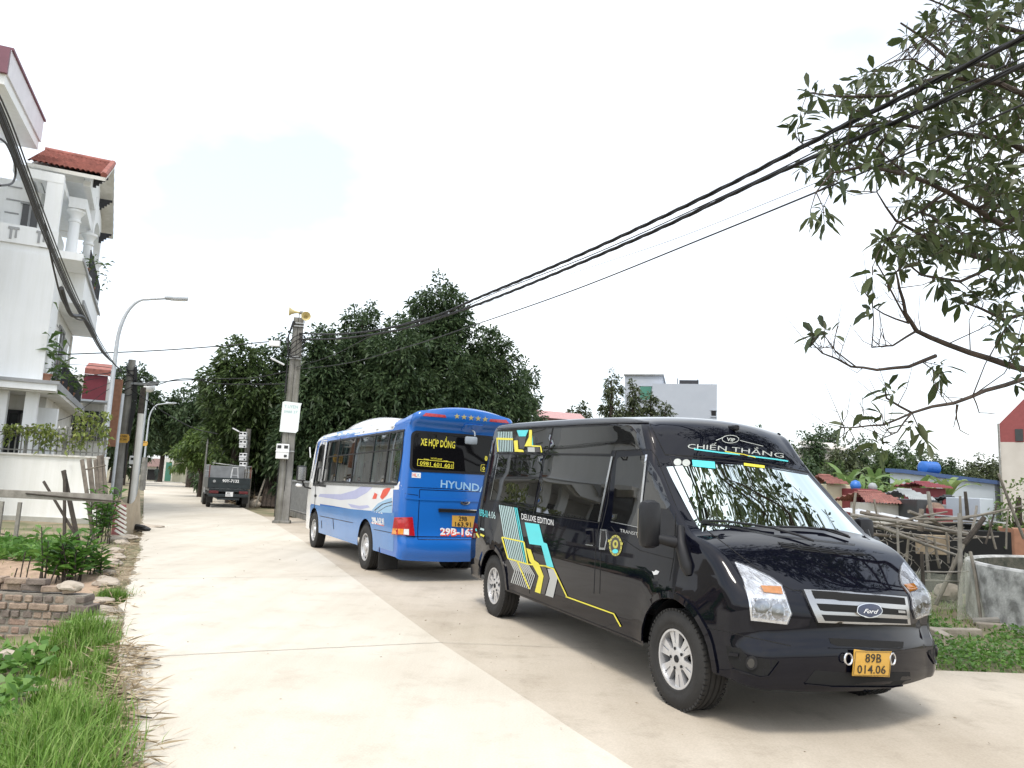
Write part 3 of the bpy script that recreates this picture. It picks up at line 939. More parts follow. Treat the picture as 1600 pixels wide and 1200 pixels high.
van.strip(gd['gold'], [(951, 845), (974, 850)], 4, .006)
van.decal(gd['brown'], ellipse(*EM, 7.6, 13.0), .0072, cell=6)
for k in range(14):
    a = 2 * math.pi * k / 14
    van.strip(gd['brown'], [(EM[0] + 8.4 * math.cos(a), EM[1] + 13.8 * math.sin(a)), (EM[0] + 9.6 * math.cos(a), EM[1] + 15.6 * math.sin(a))], 1.3, .0078, seg=2)
van.decal(gd['gold'], ellipse(EM[0] + .2, EM[1] - 2, 4.4, 6.6, 16), .0086, cell=5); van.decal(gd['brown'], ellipse(EM[0] + .3, EM[1] - 2.4, 1.7, 3.0, 12), .0095, cell=5)
van.decal(gd['cyan'], ellipse(EM[0], EM[1] + 9, 4.6, 3.4, 14), .0088, cell=5)
M['soft_white'] = mat('soft_white', (0.50, 0.53, 0.50), 0.3, var=0.25, scale=14)
M['gold_ink'] = mat('gold_ink', (0.45, 0.42, 0.09), 0.35, var=0.15, scale=40)
M['pale_ink'] = mat('pale_ink', (0.46, 0.62, 0.62), 0.35, var=0.08)
for k, mt in (('white', 'white_ink'), ('grey', 'grey_ink'), ('cyan', 'cyan_ink'), ('yellow', 'yellow_ink'), ('brown', 'brown_ink'), ('pale', 'pale_ink'), ('gold', 'gold_ink')):
    tag(gd[k].build('side_graphic', M[mt], VAN), {'white': 'white lettering and marks', 'grey': 'grey stripes and blocks', 'cyan': 'turquoise blocks', 'yellow': 'yellow bars and outlines', 'brown': 'dark brown blocks', 'pale': 'pale stripes', 'gold': 'round winged gold emblem'}[k] + ' on the van side')
# visor lettering, windscreen stickers
vs_ = {'w': MB(), 'c': MB(), 'y': MB()}
def arc_text(txt, A, Bm, C, up, key, off=.004, bold=.015):
    V2, F = text2d(txt, bold)
    w = max(v[0] for v in V2)
    def q(t): return (lerp(lerp(A[0], Bm[0], t), lerp(Bm[0], C[0], t), t), lerp(lerp(A[1], Bm[1], t), lerp(Bm[1], C[1], t), t))
    vs = []
    for x, y in V2:
        p = q(x / w)
        vs.append(van.hit(p[0] + up[0] * y / .69, p[1] + up[1] * y / .69, off))
    vs_[key].add(vs, F)
arc_text("CHI\u1ebeN TH\u1eaeNG", (1074, 701), (1140, 703), (1224, 716), (.5, -7.0), 'w', bold=0.0)
van.strip(vs_['c'], c2((280, 240), (420, 258), (520, 268)), 2.2, .004); van.strip(vs_['c'], c2((560, 275), (700, 292), (770, 303)), 2.2, .004); van.strip(vs_['y'], c2((440, 252), (540, 268), (600, 284)), 1.2, .0055)
van.strip(vs_['w'], ellipse(1141, 686.5, 13, 6, 22) + [(1154, 686.5)], .9, .004, seg=4); van.text(vs_['w'], "VIP", (1135, 689), (1148, 690.5), (.4, -5), .004, bold=.02)
van.strip(vs_['w'], c2((395, 195), (430, 180)), 1, .004); van.strip(vs_['w'], c2((520, 195), (560, 205), (640, 225)), .8, .004)
van.decal(vs_['w'], ellipse(1058.5, 722.5, 6.2, 5.6, 16), .004); van.decal(vs_['w'], ellipse(1072, 723.5, 6.2, 5.6, 16), .004)
van.decal(vs_['c'], c2((270, 296), (388, 306), (392, 342), (275, 330)), .004)
van.decal(vs_['y'], c2((540, 312), (648, 326), (648, 340), (540, 326)), .004)
for k, mt in (('w', 'soft_white'), ('c', 'cyan_ink'), ('y', 'yellow_ink')): vs_[k].build('front_lettering', M[mt], VAN)
# headlights
HL = c3((577, 90), (640, 112), (745, 162), (800, 200), (822, 260), (848, 335), (826, 386), (655, 366), (646, 280), (618, 175))
for mir in (False, True):
    a = MB(); van.decal(a, HL, .001, .006, only_mirror=mir); h = a.build('headlight', M['lamp_inner'], VAN, smooth=30)
    a = MB(); van.decal(a, c3((700, 204), (798, 208), (806, 244), (716, 236)), .010, .004, cell=6, only_mirror=mir); a.build('indicator', M['amber'], h)
    a = MB(); van.decal(a, c3((655, 262), (820, 268), (840, 330), (820, 372), (664, 352)), .0075, .004, only_mirror=mir, cell=6); a.build('reflector', M['lamp_facet'], h)
    for bx, by, rx, ry in ((705, 300, 12, 11), (782, 322, 10, 12)):
        a = MB(); van.decal(a, ellipse(960 + bx / 3.077, 850 + by / 3.077, rx, ry, 18), .0118, .001, only_mirror=mir, cell=5); q_ = a.build('bulb_bowl', M['bowl'], h, smooth=40)
        a = MB(); van.decal(a, ellipse(960 + bx / 3.077, 850 + by / 3.077, 3, 2.7, 12), .0132, .001, only_mirror=mir, cell=5); a.build('bulb', M['white_ink'], q_)
    a = MB(); van.decal(a, HL, .015, .002, only_mirror=mir, cell=7); a.build('lens', M['clear_lens'], h, smooth=50)
# grille and badge
a = MB(); van.decal(a, c3((903, 227), (1150, 241), (1392, 258), (1402, 320), (1408, 388), (1190, 384), (970, 375), (930, 290)), .003, .022, cell=8); gr = a.build('grille', M['satin'], VAN, smooth=30)
a = MB()
for pl in [((938, 233), (1380, 264), (1384, 295), (955, 268)), ((962, 288), (1386, 315), (1390, 343), (980, 321)), ((985, 338), (1391, 359), (1394, 381), (1002, 367))]:
    van.decal(a, c3(*pl), .0265, cell=8)
a.build('grille_slots', M['void'], gr)
a = MB(); van.decal(a, c3((1345, 318), (1378, 320), (1380, 332), (1347, 330)), .028, .003); a.build('grille_badge', M['satin'], gr)
BC = (960 + 1205 / 3.077, 850 + 321 / 3.077)
a = MB(); van.decal(a, ellipse(*BC, 19.6, 10, 30), .027, .014, cell=5); bd = a.build('badge', M['chrome'], VAN, smooth=40)
a = MB(); van.decal(a, ellipse(*BC, 18, 8.8, 30), .0415, .003, cell=5); a.build('badge_field', M['navy'], bd)
a = MB(); van.text(a, "Ford", (BC[0] - 10.5, BC[1] + 3.2), (BC[0] + 11.5, BC[1] + 4.4), (.8, -6.4), .0465, shear=.35, bold=.01); a.build('badge_script', M['white_ink'], bd)
# bumper openings, fog lamps
a = MB()
van.decal(a, c3((1030, 452), (1390, 470), (1388, 500), (1375, 505), (1070, 490), (1040, 478)), .0015)
van.decal(a, c3((965, 605), (1130, 618), (1420, 615), (1426, 672), (1330, 682), (1040, 680), (915, 668)), .0015)
van.decal(a, c3((535, 490), (600, 500), (640, 540), (790, 560), (735, 632), (700, 636), (580, 600), (550, 560)), .0015, mirror=True)
a.build('bumper_opening', M['void'], VAN)
a = MB(); van.strip(a, c3((568, 598), (700, 640), (742, 634), (792, 566)), 1.6, .003, .006, mirror=True); van.strip(a, c3((1030, 500), (1390, 508)), 1.2, .003, .01); van.strip(a, c3((915, 672), (1040, 684), (1330, 686), (1430, 676)), 1.4, .003, .01)
van.strip(a, c3((555, 528), (600, 534)), 5, .003, .01, mirror=True)
a.build('bumper_lip', M['black_paint'], VAN, smooth=30)
for mir in (False, True):
    a = MB(); van.decal(a, ellipse(960 + 660 / 3.077, 850 + 570 / 3.077, 8.5, 11, 20), .002, .012, only_mirror=mir, cell=6); f_ = a.build('fog_lamp', M['black_plastic'], VAN, smooth=30)
    a = MB(); van.decal(a, ellipse(960 + 658 / 3.077, 850 + 570 / 3.077, 5.5, 7.5, 18), .0145, .003, only_mirror=mir, cell=6); a.build('lens', M['black_glass'], f_)
# number plate
PL = c3((1137, 510), (1312, 513), (1302, 630), (1127, 626))
a = MB(); van.decal(a, PL, .028, .006, cell=20); pl = a.build('number_plate', M['plate_yellow'], VAN)
a = MB()
van.text(a, "89B", c3((1186, 562))[0], c3((1262, 564))[0], (0.7, -12.6), .036, bold=.01); van.text(a, "014.06", c3((1148, 613))[0], c3((1282, 616))[0], (0.6, -12.2), .036, bold=.01)
o1, o2 = c3((1141, 514), (1308, 517))[0:2]; o3, o4 = c3((1298, 626), (1131, 622))
van.strip(a, [o1, o2, o3, o4, o1], .7, .0365, seg=8)
a.build('plate_characters', M['plate_ink'], pl)
a = MB()
for cx_, r_ in ((1110, 17), (1318, 12)):
    pts = [van.hit(960 + (cx_ + r_ * math.cos(t)) / 3.077, 850 + (548 + 26 * math.sin(t)) / 3.077, .03) for t in [2 * math.pi * k / 16 for k in range(17)]]
    a.tube(pts, .007, 6)
a.build('plate_bracket', M['chrome'], pl, smooth=50)
# door mirrors
for sg in (1, -1):
    a = MB()
    mx_, my_, mz_ = (-.045, 1.185, 1.335) if sg > 0 else (-.16, 1.14, 1.28)
    a.box((mx_, -sg * my_, mz_), (.12, .165, .36 if sg > 0 else .30), bev=.05, rz=sg * .12)
    mr_ = a.build('door_mirror', M['black_plastic'], VAN, smooth=40)
    a = MB(); a.tube([(-.05, -sg * 1.16, 1.24), (.0, -sg * 1.06, 1.215), (.03, -sg * .95, 1.20)], [.035, .04, .05], 10); a.tube([(.02, -sg * .955, 1.33), (.05, -sg * .965, 1.2), (.14, -sg * .97, 1.04), (.16, -sg * .965, .98)], [.03, .045, .055, .03], 10)
    a.build('mirror_arm', M['black_plastic'], mr_, smooth=50)
    a = MB(); a.box((mx_ - .062, -sg * my_, mz_), (.006, .14, .22), rz=sg * .12); a.build('mirror_glass', M['chrome'], mr_)
# wipers and cowl vents
a = MB()
def on(pts, off): return [van.hit(x, y, off) for x, y in pts]
a.tube(on(c2((700, 672), (820, 705), (900, 735)), .03), .010, 6)
a.tube(on(c2((320, 622), (430, 624), (560, 640), (700, 665)), .022), .009, 6)
a.tube(on(c2((1080, 710), (1000, 680), (930, 668)), .03), .010, 6)
a.tube(on(c2((735, 655), (850, 658), (960, 672), (1090, 712)), .022), .009, 6)
a.build('wiper', M['black_plastic'], VAN, smooth=50)
a = MB(); van.decal(a, c2((715, 722), (830, 738), (1000, 762), (1150, 778), (1180, 795), (1050, 790), (880, 772), (745, 752)), .0012); a.build('cowl_vent', M['void'], VAN)
a = MB()
for f in (.33, .66): van.strip(a, c2(*[(lerp(x0, x1, f), lerp(y0, y1, f)) for (x0, y0), (x1, y1) in (((715, 722), (745, 752)), ((830, 738), (880, 772)), ((1000, 762), (1050, 790)), ((1150, 778), (1180, 795)))]), 1.1, .002, .005)
for p in ((800, 735), (900, 750), (990, 762), (1080, 772)): van.strip(a, c2(p, (p[0] + 40, p[1] + 26)), 1.5, .002, .006)
a.build('cowl_vent_slats', M['black_plastic'], VAN)
a = MB(); van.strip(a, c2((150, 270), (300, 292), (560, 318), (870, 372)), 1.6, .001); van.strip(a, c2((310, 615), (200, 380), (155, 285)), 2.2, .001); van.strip(a, c2((310, 618), (500, 650), (700, 690), (1120, 738)), 3, .0011)  # top and bottom seal; the slanting strip paints a cable's reflection on the glass
a.build('windscreen_seal_and_reflection', M['black_plastic'], VAN)
a = MB(); q_ = van.hit(1146, 672, 0); a.box(q_ + Vector((0, 0, .02)), (.12, .05, .05), bev=.015); a.build('roof_aerial', M['black_plastic'], VAN)
# ------------------------------------------------------------------ the blue and white bus
BUS = empty('coach_bus', (-3.395, 17.013, 0), R(117.67), 'blue and white midsize passenger bus seen from behind, parked beyond the van', 'bus')
bus = Vehicle(BUS)
def bus_side(s, z):
    T = [(0.2, .955), (.4, .985), (.9, 1.005), (1.4, 1.0), (2.3, .965), (2.6, .90)]
    w = T[-1][1]
    for (a, wa), (b, wb) in zip(T[:-1], T[1:]):
        if z <= b: w = lerp(wa, wb, max(0, min(1, (z - a) / (b - a)))); break
    if s > .3: w -= .07 * ((s - .3) / .9) ** 2
    if s < -5.1: w -= .02 * ((-5.1 - s) / .6) ** 2
    return w
bus_prof = [(1.22, .30, .12, .2), (1.24, .36, .12, .2), (1.26, .6, .12, .2), (1.2, 1.1, .12, .2), (1.05, 1.5, .10, .16), (.85, 2.0, .10, .15), (.66, 2.36, .09, .14), (.45, 2.50, .05, .12), (0, 2.56, .04, .13), (-2, 2.60, .05, .13), (-4.6, 2.62, .05, .13),
            (-5.15, 2.63, .05, .14), (-5.45, 2.76, .09, .20), (-5.75, 2.79, .11, .20), (-5.84, 2.75, .10, .16), (-5.85, 2.60, .06, .10), (-5.82, 2.50, .05, .09), (-5.68, 2.43, .05, .09), (-5.66, 2.36, .05, .10), (-5.68, 1.75, .05, .10), (-5.70, 1.2, .05, .10), (-5.69, .72, .05, .10), (-5.75, .66, .07, .12), (-5.76, .45, .08, .13), (-5.70, .345, .08, .13), (-5.69, .31, .08, .13)]
bwin = [(-.50, 1.45), (-5.42, 1.50), (-5.50, 2.0), (-5.47, 2.36), (-.62, 2.31)]
bdoor = [(.30, 1.36), (-.30, 1.36), (-.33, 2.24), (-.10, 2.26), (.08, 2.2)]
def bus_mat(x, y, z, side):
    if side: return 1 if x > .36 else 0
    if x > -.2: return 1 if z > .9 or x > .42 else 0
    if z > 2.40 and x > -4.95: return 1
    return 0
bm_, _ = bus.shell(bus_prof, bus_side, [(0, .40, .46), (-3.90, .40, .46)], side_holes=[bwin, bdoor], matfn=bus_mat, step=.07)
bus_body = bm_.build('body', [M['blue_paint'], M['bus_white']], BUS, smooth=32, weld=True)
def c4(*P): return [(460 + x / 4.139, 620 + y / 4.139) for x, y in P]
# panes over the side openings
def side_pane(veh, loop, name, mt, off, parent):
    for sg in (1, -1):
        a = MB(); V2, F2 = tri_region(loop, .2)
        vs = [(x, -sg * (veh.sidefn(x, z) - off), z) for x, z in V2]
        a.add(vs, [f if sg > 0 else f[::-1] for f in F2]); a.build(name, mt, parent, smooth=60)
side_pane(bus, bwin, 'side_window', M['bus_glass'], .006, BUS)
side_pane(bus, bdoor, 'cab_door_window', M['bus_glass'], .006, BUS)
def bside(s, z, off=0.0): return bus._cast(Vector((s, 6, z)), Vector((0, -1, 0)), off)     # left-hand side
for s_ in (-1.55, -2.75, -3.95, -4.75):
    for mir in (False, True):
        a = MB(); bus.strip(a, [(s_, 1.45), (s_ - .06, 2.37)], .05, -.004, .010, proj=bside, only_mirror=mir); a.build('window_post', M['black_plastic'], BUS)
for mir in (False, True):
    a = MB(); bus.strip(a, bwin + [bwin[0]], .035, .002, .008, proj=bside, only_mirror=mir); bus.strip(a, [(-.55, 1.98), (-5.45, 2.06)], .022, -.003, .008, proj=bside, only_mirror=mir)
    a.build('window_frame', M['black_plastic'], BUS)
    a = MB(); bus.strip(a, bdoor + [bdoor[0]], .04, .002, .008, proj=bside, only_mirror=mir); a.build('cab_door_window_frame', M['black_plastic'], BUS)
    a = MB(); bus.strip(a, [(-.52, 1.405), (-5.3, 1.455)], .045, .002, .006, proj=bside, only_mirror=mir); a.build('belt_moulding', M['satin'], BUS)
# inside: floor, seats, curtains
a = MB(); a.box((-2.4, 0, .75), (6.2, 1.86, .1)); a.box((-2.4, 0, .63), (6.0, 1.5, .2)); a.box((-5.45, 0, 1.6), (.05, 1.8, 1.7)); a.build('floor', M['seat'], BUS)
for i in range(6):
    for y in (.62, -.62):
        a = MB(); a.box((-.9 - .8 * i, y, 1.1), (.42, .72, .16), bev=.03); a.box((-1.12 - .8 * i, y, 1.5), (.12, .72, .75), bev=.04); a.build('seat', M['seat'], BUS)
rc = random.Random(5)
for sg in (1, -1):
    for s0 in (-.75, -1.35, -1.75, -2.6, -2.95, -3.75, -4.15, -4.65, -4.95, -5.3):
        a = MB(); w_ = rc.uniform(.14, .32); n_ = 9; vs = []
        for k in range(n_):
            x = s0 - w_ * k / (n_ - 1)
            y = (.90 + .016 * math.sin(k * 2.4)) * sg
            vs += [(x, y + .03 * sg, 1.46), (x, y - .02 * sg, 2.36)]
        a.add(vs, [(2 * k, 2 * k + 2, 2 * k + 3, 2 * k + 1) for k in range(n_ - 1)]); a.build('curtain', M['curtain'], BUS, smooth=70)
for cs in (0, -3.90):
    for sg in (1, -1):
        a = MB(); arch_liner(a, cs, .40, .46, -sg * .60, -sg * .95); a.build('wheel_housing', M['black_plastic'], BUS, smooth=30)
        make_wheel(BUS, cs, .89, sg, .385, .20, .235, 'bus')
    if cs < 0:
        for sg in (1, -1):
            a = MB(); Mx = Matrix.Translation((cs, -sg * .62, .373)) @ Matrix.Rotation(R(90) * sg, 4, 'X')
            a.lathe([(.2, -.1), (.36, -.1), (.385, -.05), (.385, .05), (.36, .1), (.2, .1)], 36, Mx); a.build('inner_tyre', M['rubber'], BUS, smooth=35)
for y in (-.82, .82):
    a = MB(); a.box((-4.72, y, .27), (.02, .34, .36)); a.build('mud_flap', M['rubber'], BUS)
# painted areas of the left flank
a = MB(); bus.decal(a, c4((172, 552), (400, 560), (655, 575), (700, 600), (640, 600), (632, 770), (490, 740), (380, 728), (250, 705), (150, 690), (140, 640)), .002)
bus.decal(a, c4((640, 600), (680, 545), (703, 600)), .0022); a.build('white_panel', M['bus_white'], BUS, smooth=40)
arch_h = [[(cs + .465 * math.cos(2 * math.pi * k / 36), .40 + .465 * math.sin(2 * math.pi * k / 36)) for k in range(36)] for cs in (0, -3.90)]
for mir in (False, True):
    a = MB(); bus.decal(a, [(.40, .335), (.42, .90), (-.2, .925), (-2.0, .955), (-4.0, 1.01), (-5.40, 1.05), (-5.42, .335)], .0021, cell=.14, proj=bside, holes=arch_h, only_mirror=mir); a.build('lower_panel', M['sky_paint'], BUS, smooth=40)
    a = MB(); bus.decal(a, [(.46, .93), (.40, 1.5), (.22, 2.1), (.05, 2.36), (-.55, 2.36), (-.46, 1.46), (-.5, .93)], .0015, cell=.12, proj=bside, holes=[bdoor], only_mirror=mir); a.build('cab_side_panel', M['bus_white'], BUS, smooth=40)
    a = MB(); bus.decal(a, [(-2.6, 2.385), (-4.9, 2.40), (-4.95, 2.45), (-2.6, 2.44)], .001, cell=.12, proj=bside, only_mirror=mir); a.build('roof_side_band', M['bus_white'], BUS, smooth=40)
a = MB(); bus.decal(a, c4((155, 645), (165, 628), (300, 630), (390, 605), (440, 575), (520, 572), (470, 620), (400, 660), (300, 668)), .0034)
bus.decal(a, c4((345, 690), (370, 715), (430, 728), (490, 715), (475, 700), (420, 705)), .0034); a.build('wave_stripe', M['lavender'], BUS)
a = MB(); bus.decal(a, c4((555, 650), (575, 600), (610, 585), (625, 590), (600, 635), (570, 665)), .0048); bus.decal(a, c4((505, 660), (520, 620), (538, 630), (530, 660)), .0048); oo = a.build('flank_flower', M['red_ink'], BUS)
a = MB(); bus.decal(a, c4((500, 735), (540, 690), (590, 665), (632, 652), (632, 752), (560, 748)), .0036); a.build('flank_wing', M['pale_blue'], BUS)
a = MB(); bus.strip(a, c4((520, 735), (570, 695), (634, 678)), 1.5, .005); bus.strip(a, c4((545, 742), (590, 712), (634, 700)), .8, .005); a.build('flank_wing_line', M['navy'], BUS)
a = MB(); bus.text(a, "29B-163.91", c4((503, 818))[0], c4((582, 828))[0], (-.5, -9.5), .005, bold=.05); a.build('flank_number', M['white_ink'], BUS)
a = MB(); bus.strip(a, c4((500, 812), (580, 834)), 1.4, .0048); a.build('flank_number_line', M['red_ink'], BUS)
a = MB()
for ln in [((140, 765), (380, 815)), ((470, 848), (630, 880)), ((250, 790), (255, 855)), ((175, 800), (178, 850))]: bus.strip(a, c4(*ln), .9, .0045)
for ln in [((140, 550), (130, 740)), ((200, 290), (172, 555)), ((152, 300), (112, 530))]: bus.strip(a, c4(*ln), .7, .0045)
a.build('shut_lines', M['dark'], BUS)
a = MB(); bus.decal(a, c4((168, 552), (208, 556), (205, 584), (165, 580)), .004, .004); oo = a.build('cab_door_handle', M['black_plastic'], BUS)
a = MB(); bus.decal(a, ellipse(460 + 138 / 4.139, 620 + 640 / 4.139, 1.6, 2.2, 12), .004, .01); a.build('side_marker', M['dark'], BUS)
# roof paint and the roof air-conditioner
a = MB(); bus.decal(a, c4((182, 268), (215, 238), (300, 222), (438, 205), (425, 235), (300, 255)), .003); a.build('roof_band', M['sky_paint'], BUS, smooth=40)
a = MB(); bus.decal(a, c4((215, 232), (262, 200), (350, 172), (440, 160), (440, 200), (300, 218)), .003); bus.decal(a, c4((195, 250), (225, 205), (262, 190), (225, 230)), .003); a.build('roof_patch', M['pale_blue'], BUS, smooth=40)
a = MB()
rows = []
for s_, zt, hw in ((-.1, 2.57, .50), (-.45, 2.66, .58), (-1.2, 2.76, .64), (-1.9, 2.80, .66), (-2.6, 2.79, .66), (-3.3, 2.72, .64), (-3.7, 2.60, .6)):
    rows.append([(s_, hw * math.cos(math.pi * k / 12) * (1 if True else 0), 2.53 + (zt - 2.53) * min(1, 1.25 * math.sin(math.pi * k / 12)) ** .6) for k in range(13)])
for i in range(len(rows) - 1):
    a.add(rows[i] + rows[i + 1], [(k, k + 1, 13 + k + 1, 13 + k) for k in range(12)])
a.build('roof_air_conditioner', M['bus_white'], BUS, smooth=50, weld=True)
# rear end: t to the right, z up
rp = bus.hit_rear
def rr_(x0, x1, z0, z1, r): 
    P = []
    for cx_, cz_, a0 in ((x1 - r, z1 - r, 0), (x0 + r, z1 - r, 90), (x0 + r, z0 + r, 180), (x1 - r, z0 + r, 270)):
        for k in range(5): P.append((cx_ + r * math.cos(R(a0 + k * 22.5)), cz_ + r * math.sin(R(a0 + k * 22.5))))
    return P
a = MB(); bus.decal(a, rr_(-.88, .88, 1.71, 2.36, .09), .001, .006, cell=.12, proj=rp); g_ = a.build('rear_window_seal', M['black_plastic'], BUS, smooth=30)
a = MB(); bus.decal(a, rr_(-.84, .84, 1.75, 2.32, .07), .008, .002, cell=.12, proj=rp); a.build('rear_window', M['rear_glass'], g_, smooth=40)
ty = MB()
bus.text(ty, "XE H\u1ee2P D\u1ed2NG", c4((815, 312))[0], c4((1036, 334))[0], (.6, -10.5), .014, bold=.018)
bus.strip(ty, c4((943, 315), (957, 317)), .9, .0145, seg=2)
bus.text(ty, "HOTLINE", c4((882, 404))[0], c4((952, 411))[0], (.1, -2.8), .014)
bus.text(ty, "0981 601 601", c4((810, 440))[0], c4((1018, 460))[0], (.2, -5.8), .014, bold=.008)
B0 = c4((797, 404), (1028, 424), (1026, 464), (794, 444))
bus.strip(ty, B0 + [B0[0]], .8, .014); bus.strip(ty, c4((835, 402), (870, 406)), .7, .014); bus.strip(ty, c4((962, 413), (992, 417)), .7, .014)
bus.text(ty, "0", c4((1228, 412))[0], c4((1245, 414))[0], (.2, -7), .014, bold=.04)
bus.strip(ty, c4((1228, 440), (1205, 440), (1203, 480), (1228, 484)), .8, .014); bus.text(ty, "0", c4((1213, 474))[0], c4((1228, 476))[0], (.2, -5.5), .014, bold=.03)
tag(ty.build('window_lettering', M['yellow_ink'], BUS), 'yellow lettering on the rear window')
a = MB(); bus.text(a, "HYUNDAI", c4((945, 585))[0], (763.8, 769.8), (.5, -11.5), .004, bold=.015); a.build('rear_lettering', M['pale_blue'], BUS)
# oval badge with a slanted bar pair
LC = c4((1103, 682))[0]
a = MB(); bus.decal(a, ellipse(*LC, 7.4, 4.3, 22), .002, .008, cell=5); bg_ = a.build('rear_badge', M['chrome'], BUS, smooth=40)
a = MB(); bus.decal(a, ellipse(LC[0] + .6, LC[1], 4.6, 2.7, 18), .0105, .001, cell=5); a.build('badge_field', M['navy'], bg_)
a = MB(); bus.strip(a, [(LC[0] - 1, LC[1] + 2), (LC[0] + .2, LC[1] - .2), (LC[0] + 2.2, LC[1] + .2), (LC[0] + 3.2, LC[1] - 1.8)], .9, .012, seg=2); a.build('badge_mark', M['chrome'], bg_)
a = MB(); bus.decal(a, c4((760, 488), (818, 492), (816, 526), (758, 522)), .003); oo = a.build('window_sticker', M['white_ink'], BUS)
a = MB(); bus.text(a, "HL", c4((764, 515))[0], c4((792, 517))[0], (0, -5), .0045, bold=.02); a.build('sticker_letters', M['red_ink'], oo)
a = MB(); bus.text(a, "K", c4((796, 517))[0], c4((810, 518))[0], (0, -4.6), .0045, bold=.02); a.build('sticker_letters', M['pale_blue'], oo)
a = MB(); bus.decal(a, c4((930, 722), (1200, 732), (1200, 752), (932, 745)), .003, .03); gh = a.build('hatch_handle', M['black_plastic'], BUS)
a = MB(); bus.strip(a, c4((930, 724), (1200, 734)), 1.6, .034, .006); a.build('handle_trim', M['chrome'], gh)
a = MB(); bus.decal(a, c4((1019, 767), (1170, 772), (1168, 848), (1017, 838)), .008, .006, cell=12); pl = a.build('number_plate', M['plate_yellow'], BUS)
a = MB(); bus.text(a, "29B", c4((1060, 800))[0], c4((1114, 804))[0], (.2, -6.6), .017, bold=.02); bus.text(a, "163.91", c4((1036, 836))[0], c4((1138, 840))[0], (.2, -6.6), .017, bold=.02)
a.build('plate_characters', M['plate_ink'], pl)
a = MB(); bus.text(a, "29B-163.91", c4((944, 896))[0], (760, 838.5), (.2, -10.5), .006, bold=.06); nb = a.build('rear_number', M['red_ink'], BUS)
a = MB(); bus.text(a, "29B-163.91", c4((941, 890))[0], (759, 837), (.2, -10), .008, bold=.03); a.build('rear_number_face', M['white_ink'], nb)
for mir in (False, True):
    a = MB(); bus.decal(a, c4((655, 780), (762, 778), (776, 900), (637, 890)), .002, .022, only_mirror=mir); tl = a.build('tail_light', M['red_lens'], BUS, smooth=30)
    a = MB(); bus.decal(a, c4((645, 850), (706, 854), (704, 890), (641, 885)), .0245, .002, only_mirror=mir, cell=6); a.build('indicator', M['amber'], tl)
    a = MB(); bus.decal(a, c4((708, 854), (738, 856), (738, 894), (706, 891)), .0245, .002, only_mirror=mir, cell=6); a.build('reversing_lamp', M['white_ink'], tl)
    a = MB(); bus.decal(a, c4((850, 105), (975, 118), (982, 135), (828, 124)), .002, .008, only_mirror=mir); a.build('brake_light', M['red_lens'], BUS)
for k in range(5):
    cx_, cy_ = c4((1051 + 45.5 * k, 126 + 5 * k))[0]
    P = [(cx_ + rr2 * math.sin(2 * math.pi * q / 10), cy_ - rr2 * math.cos(2 * math.pi * q / 10)) for q in range(10) for rr2 in [4.6 if q % 2 == 0 else 1.9]]
    a = MB(); bus.decal(a, P, .004, .002, cell=5); a.build('star', M['star_gold'], BUS)
a = MB()
for ln in [[(-.70, 1.43), (-.69, .66), (.69, .66), (.70, 1.43), (-.70, 1.43)]]: bus.strip(a, ln, .012, .002, proj=rp)
bus.strip(a, [(-.95, .70), (.95, .70)], .014, .002, proj=rp); bus.strip(a, [(-.93, 1.36), (-.72, 1.34)], .01, .002, proj=rp); bus.strip(a, [(-.97, 1.46), (.97, 1.46)], .009, .002, proj=rp)
a.build('rear_shut_lines', M['navy'], BUS)
a = MB(); bus.strip(a, [(-.92, 1.30), (-.70, 1.28), (.70, 1.28), (.92, 1.30)], .03, .0, .012, proj=rp); a.build('rear_crease', M['blue_paint'], BUS, smooth=40)
# reversing mirror under the spoiler and the plate lamp
a = MB(); q0 = bus.hit_rear(.12, 2.44, .0); a.tube([q0, q0 + Vector((-.14, 0, -.05)), q0 + Vector((-.16, 0, -.12))], .012, 6); a.box(q0 + Vector((-.15, .06, -.19)), (.05, .22, .13), bev=.03); a.build('reversing_mirror', M['mirror_grey'], BUS, smooth=40)
a = MB(); bus.decal(a, rr_(-.05, .3, 2.40, 2.52, .03), .0, .02, cell=.1, proj=rp); a.build('camera_housing', M['blue_paint'], BUS, smooth=40)
# front mirrors
for sg in (1, -1):
    a = MB(); a.box((.62, sg * 1.22, 1.60), (.12, .22, .36), bev=.045); mr_ = a.build('door_mirror', M['black_plastic'], BUS, smooth=40)
    a = MB(); a.box((.555, sg * 1.22, 1.60), (.006, .17, .3)); a.build('mirror_glass', M['chrome'], mr_)
    a = MB(); a.tube([(.62, sg * 1.2, 1.46), (.60, sg * 1.12, 1.30), (.5, sg * .97, 1.26)], .02, 7); a.tube([(.6, sg * 1.13, 1.32), (.66, sg * 1.24, 1.36)], .018, 6); a.build('mirror_arm', M['black_plastic'], mr_, smooth=50)
    a = MB(); a.lathe([(.001, .05), (.06, .04), (.085, 0), (.06, -.03), (.001, -.04)], 16, Matrix.Translation((.66, sg * 1.24, 1.33))); a.build('wide_mirror', M['bus_white'], mr_, smooth=50)
a = MB(); a.tube([(.72, 1.02, 1.98), (.74, 1.05, 2.22)], .015, 6); a.build('marker_stalk', M['bus_white'], BUS)
a = MB(); a.box((-1.9, 0, .44), (4.4, 1.0, .14)); a.build('chassis', M['dark'], BUS)
a = MB(); bus.strip(a, [(-5.6, .33), (-4.6, .33)], .04, .001, .004, proj=bside, mirror=True); a.build('skirt_edge', M['black_plastic'], BUS)

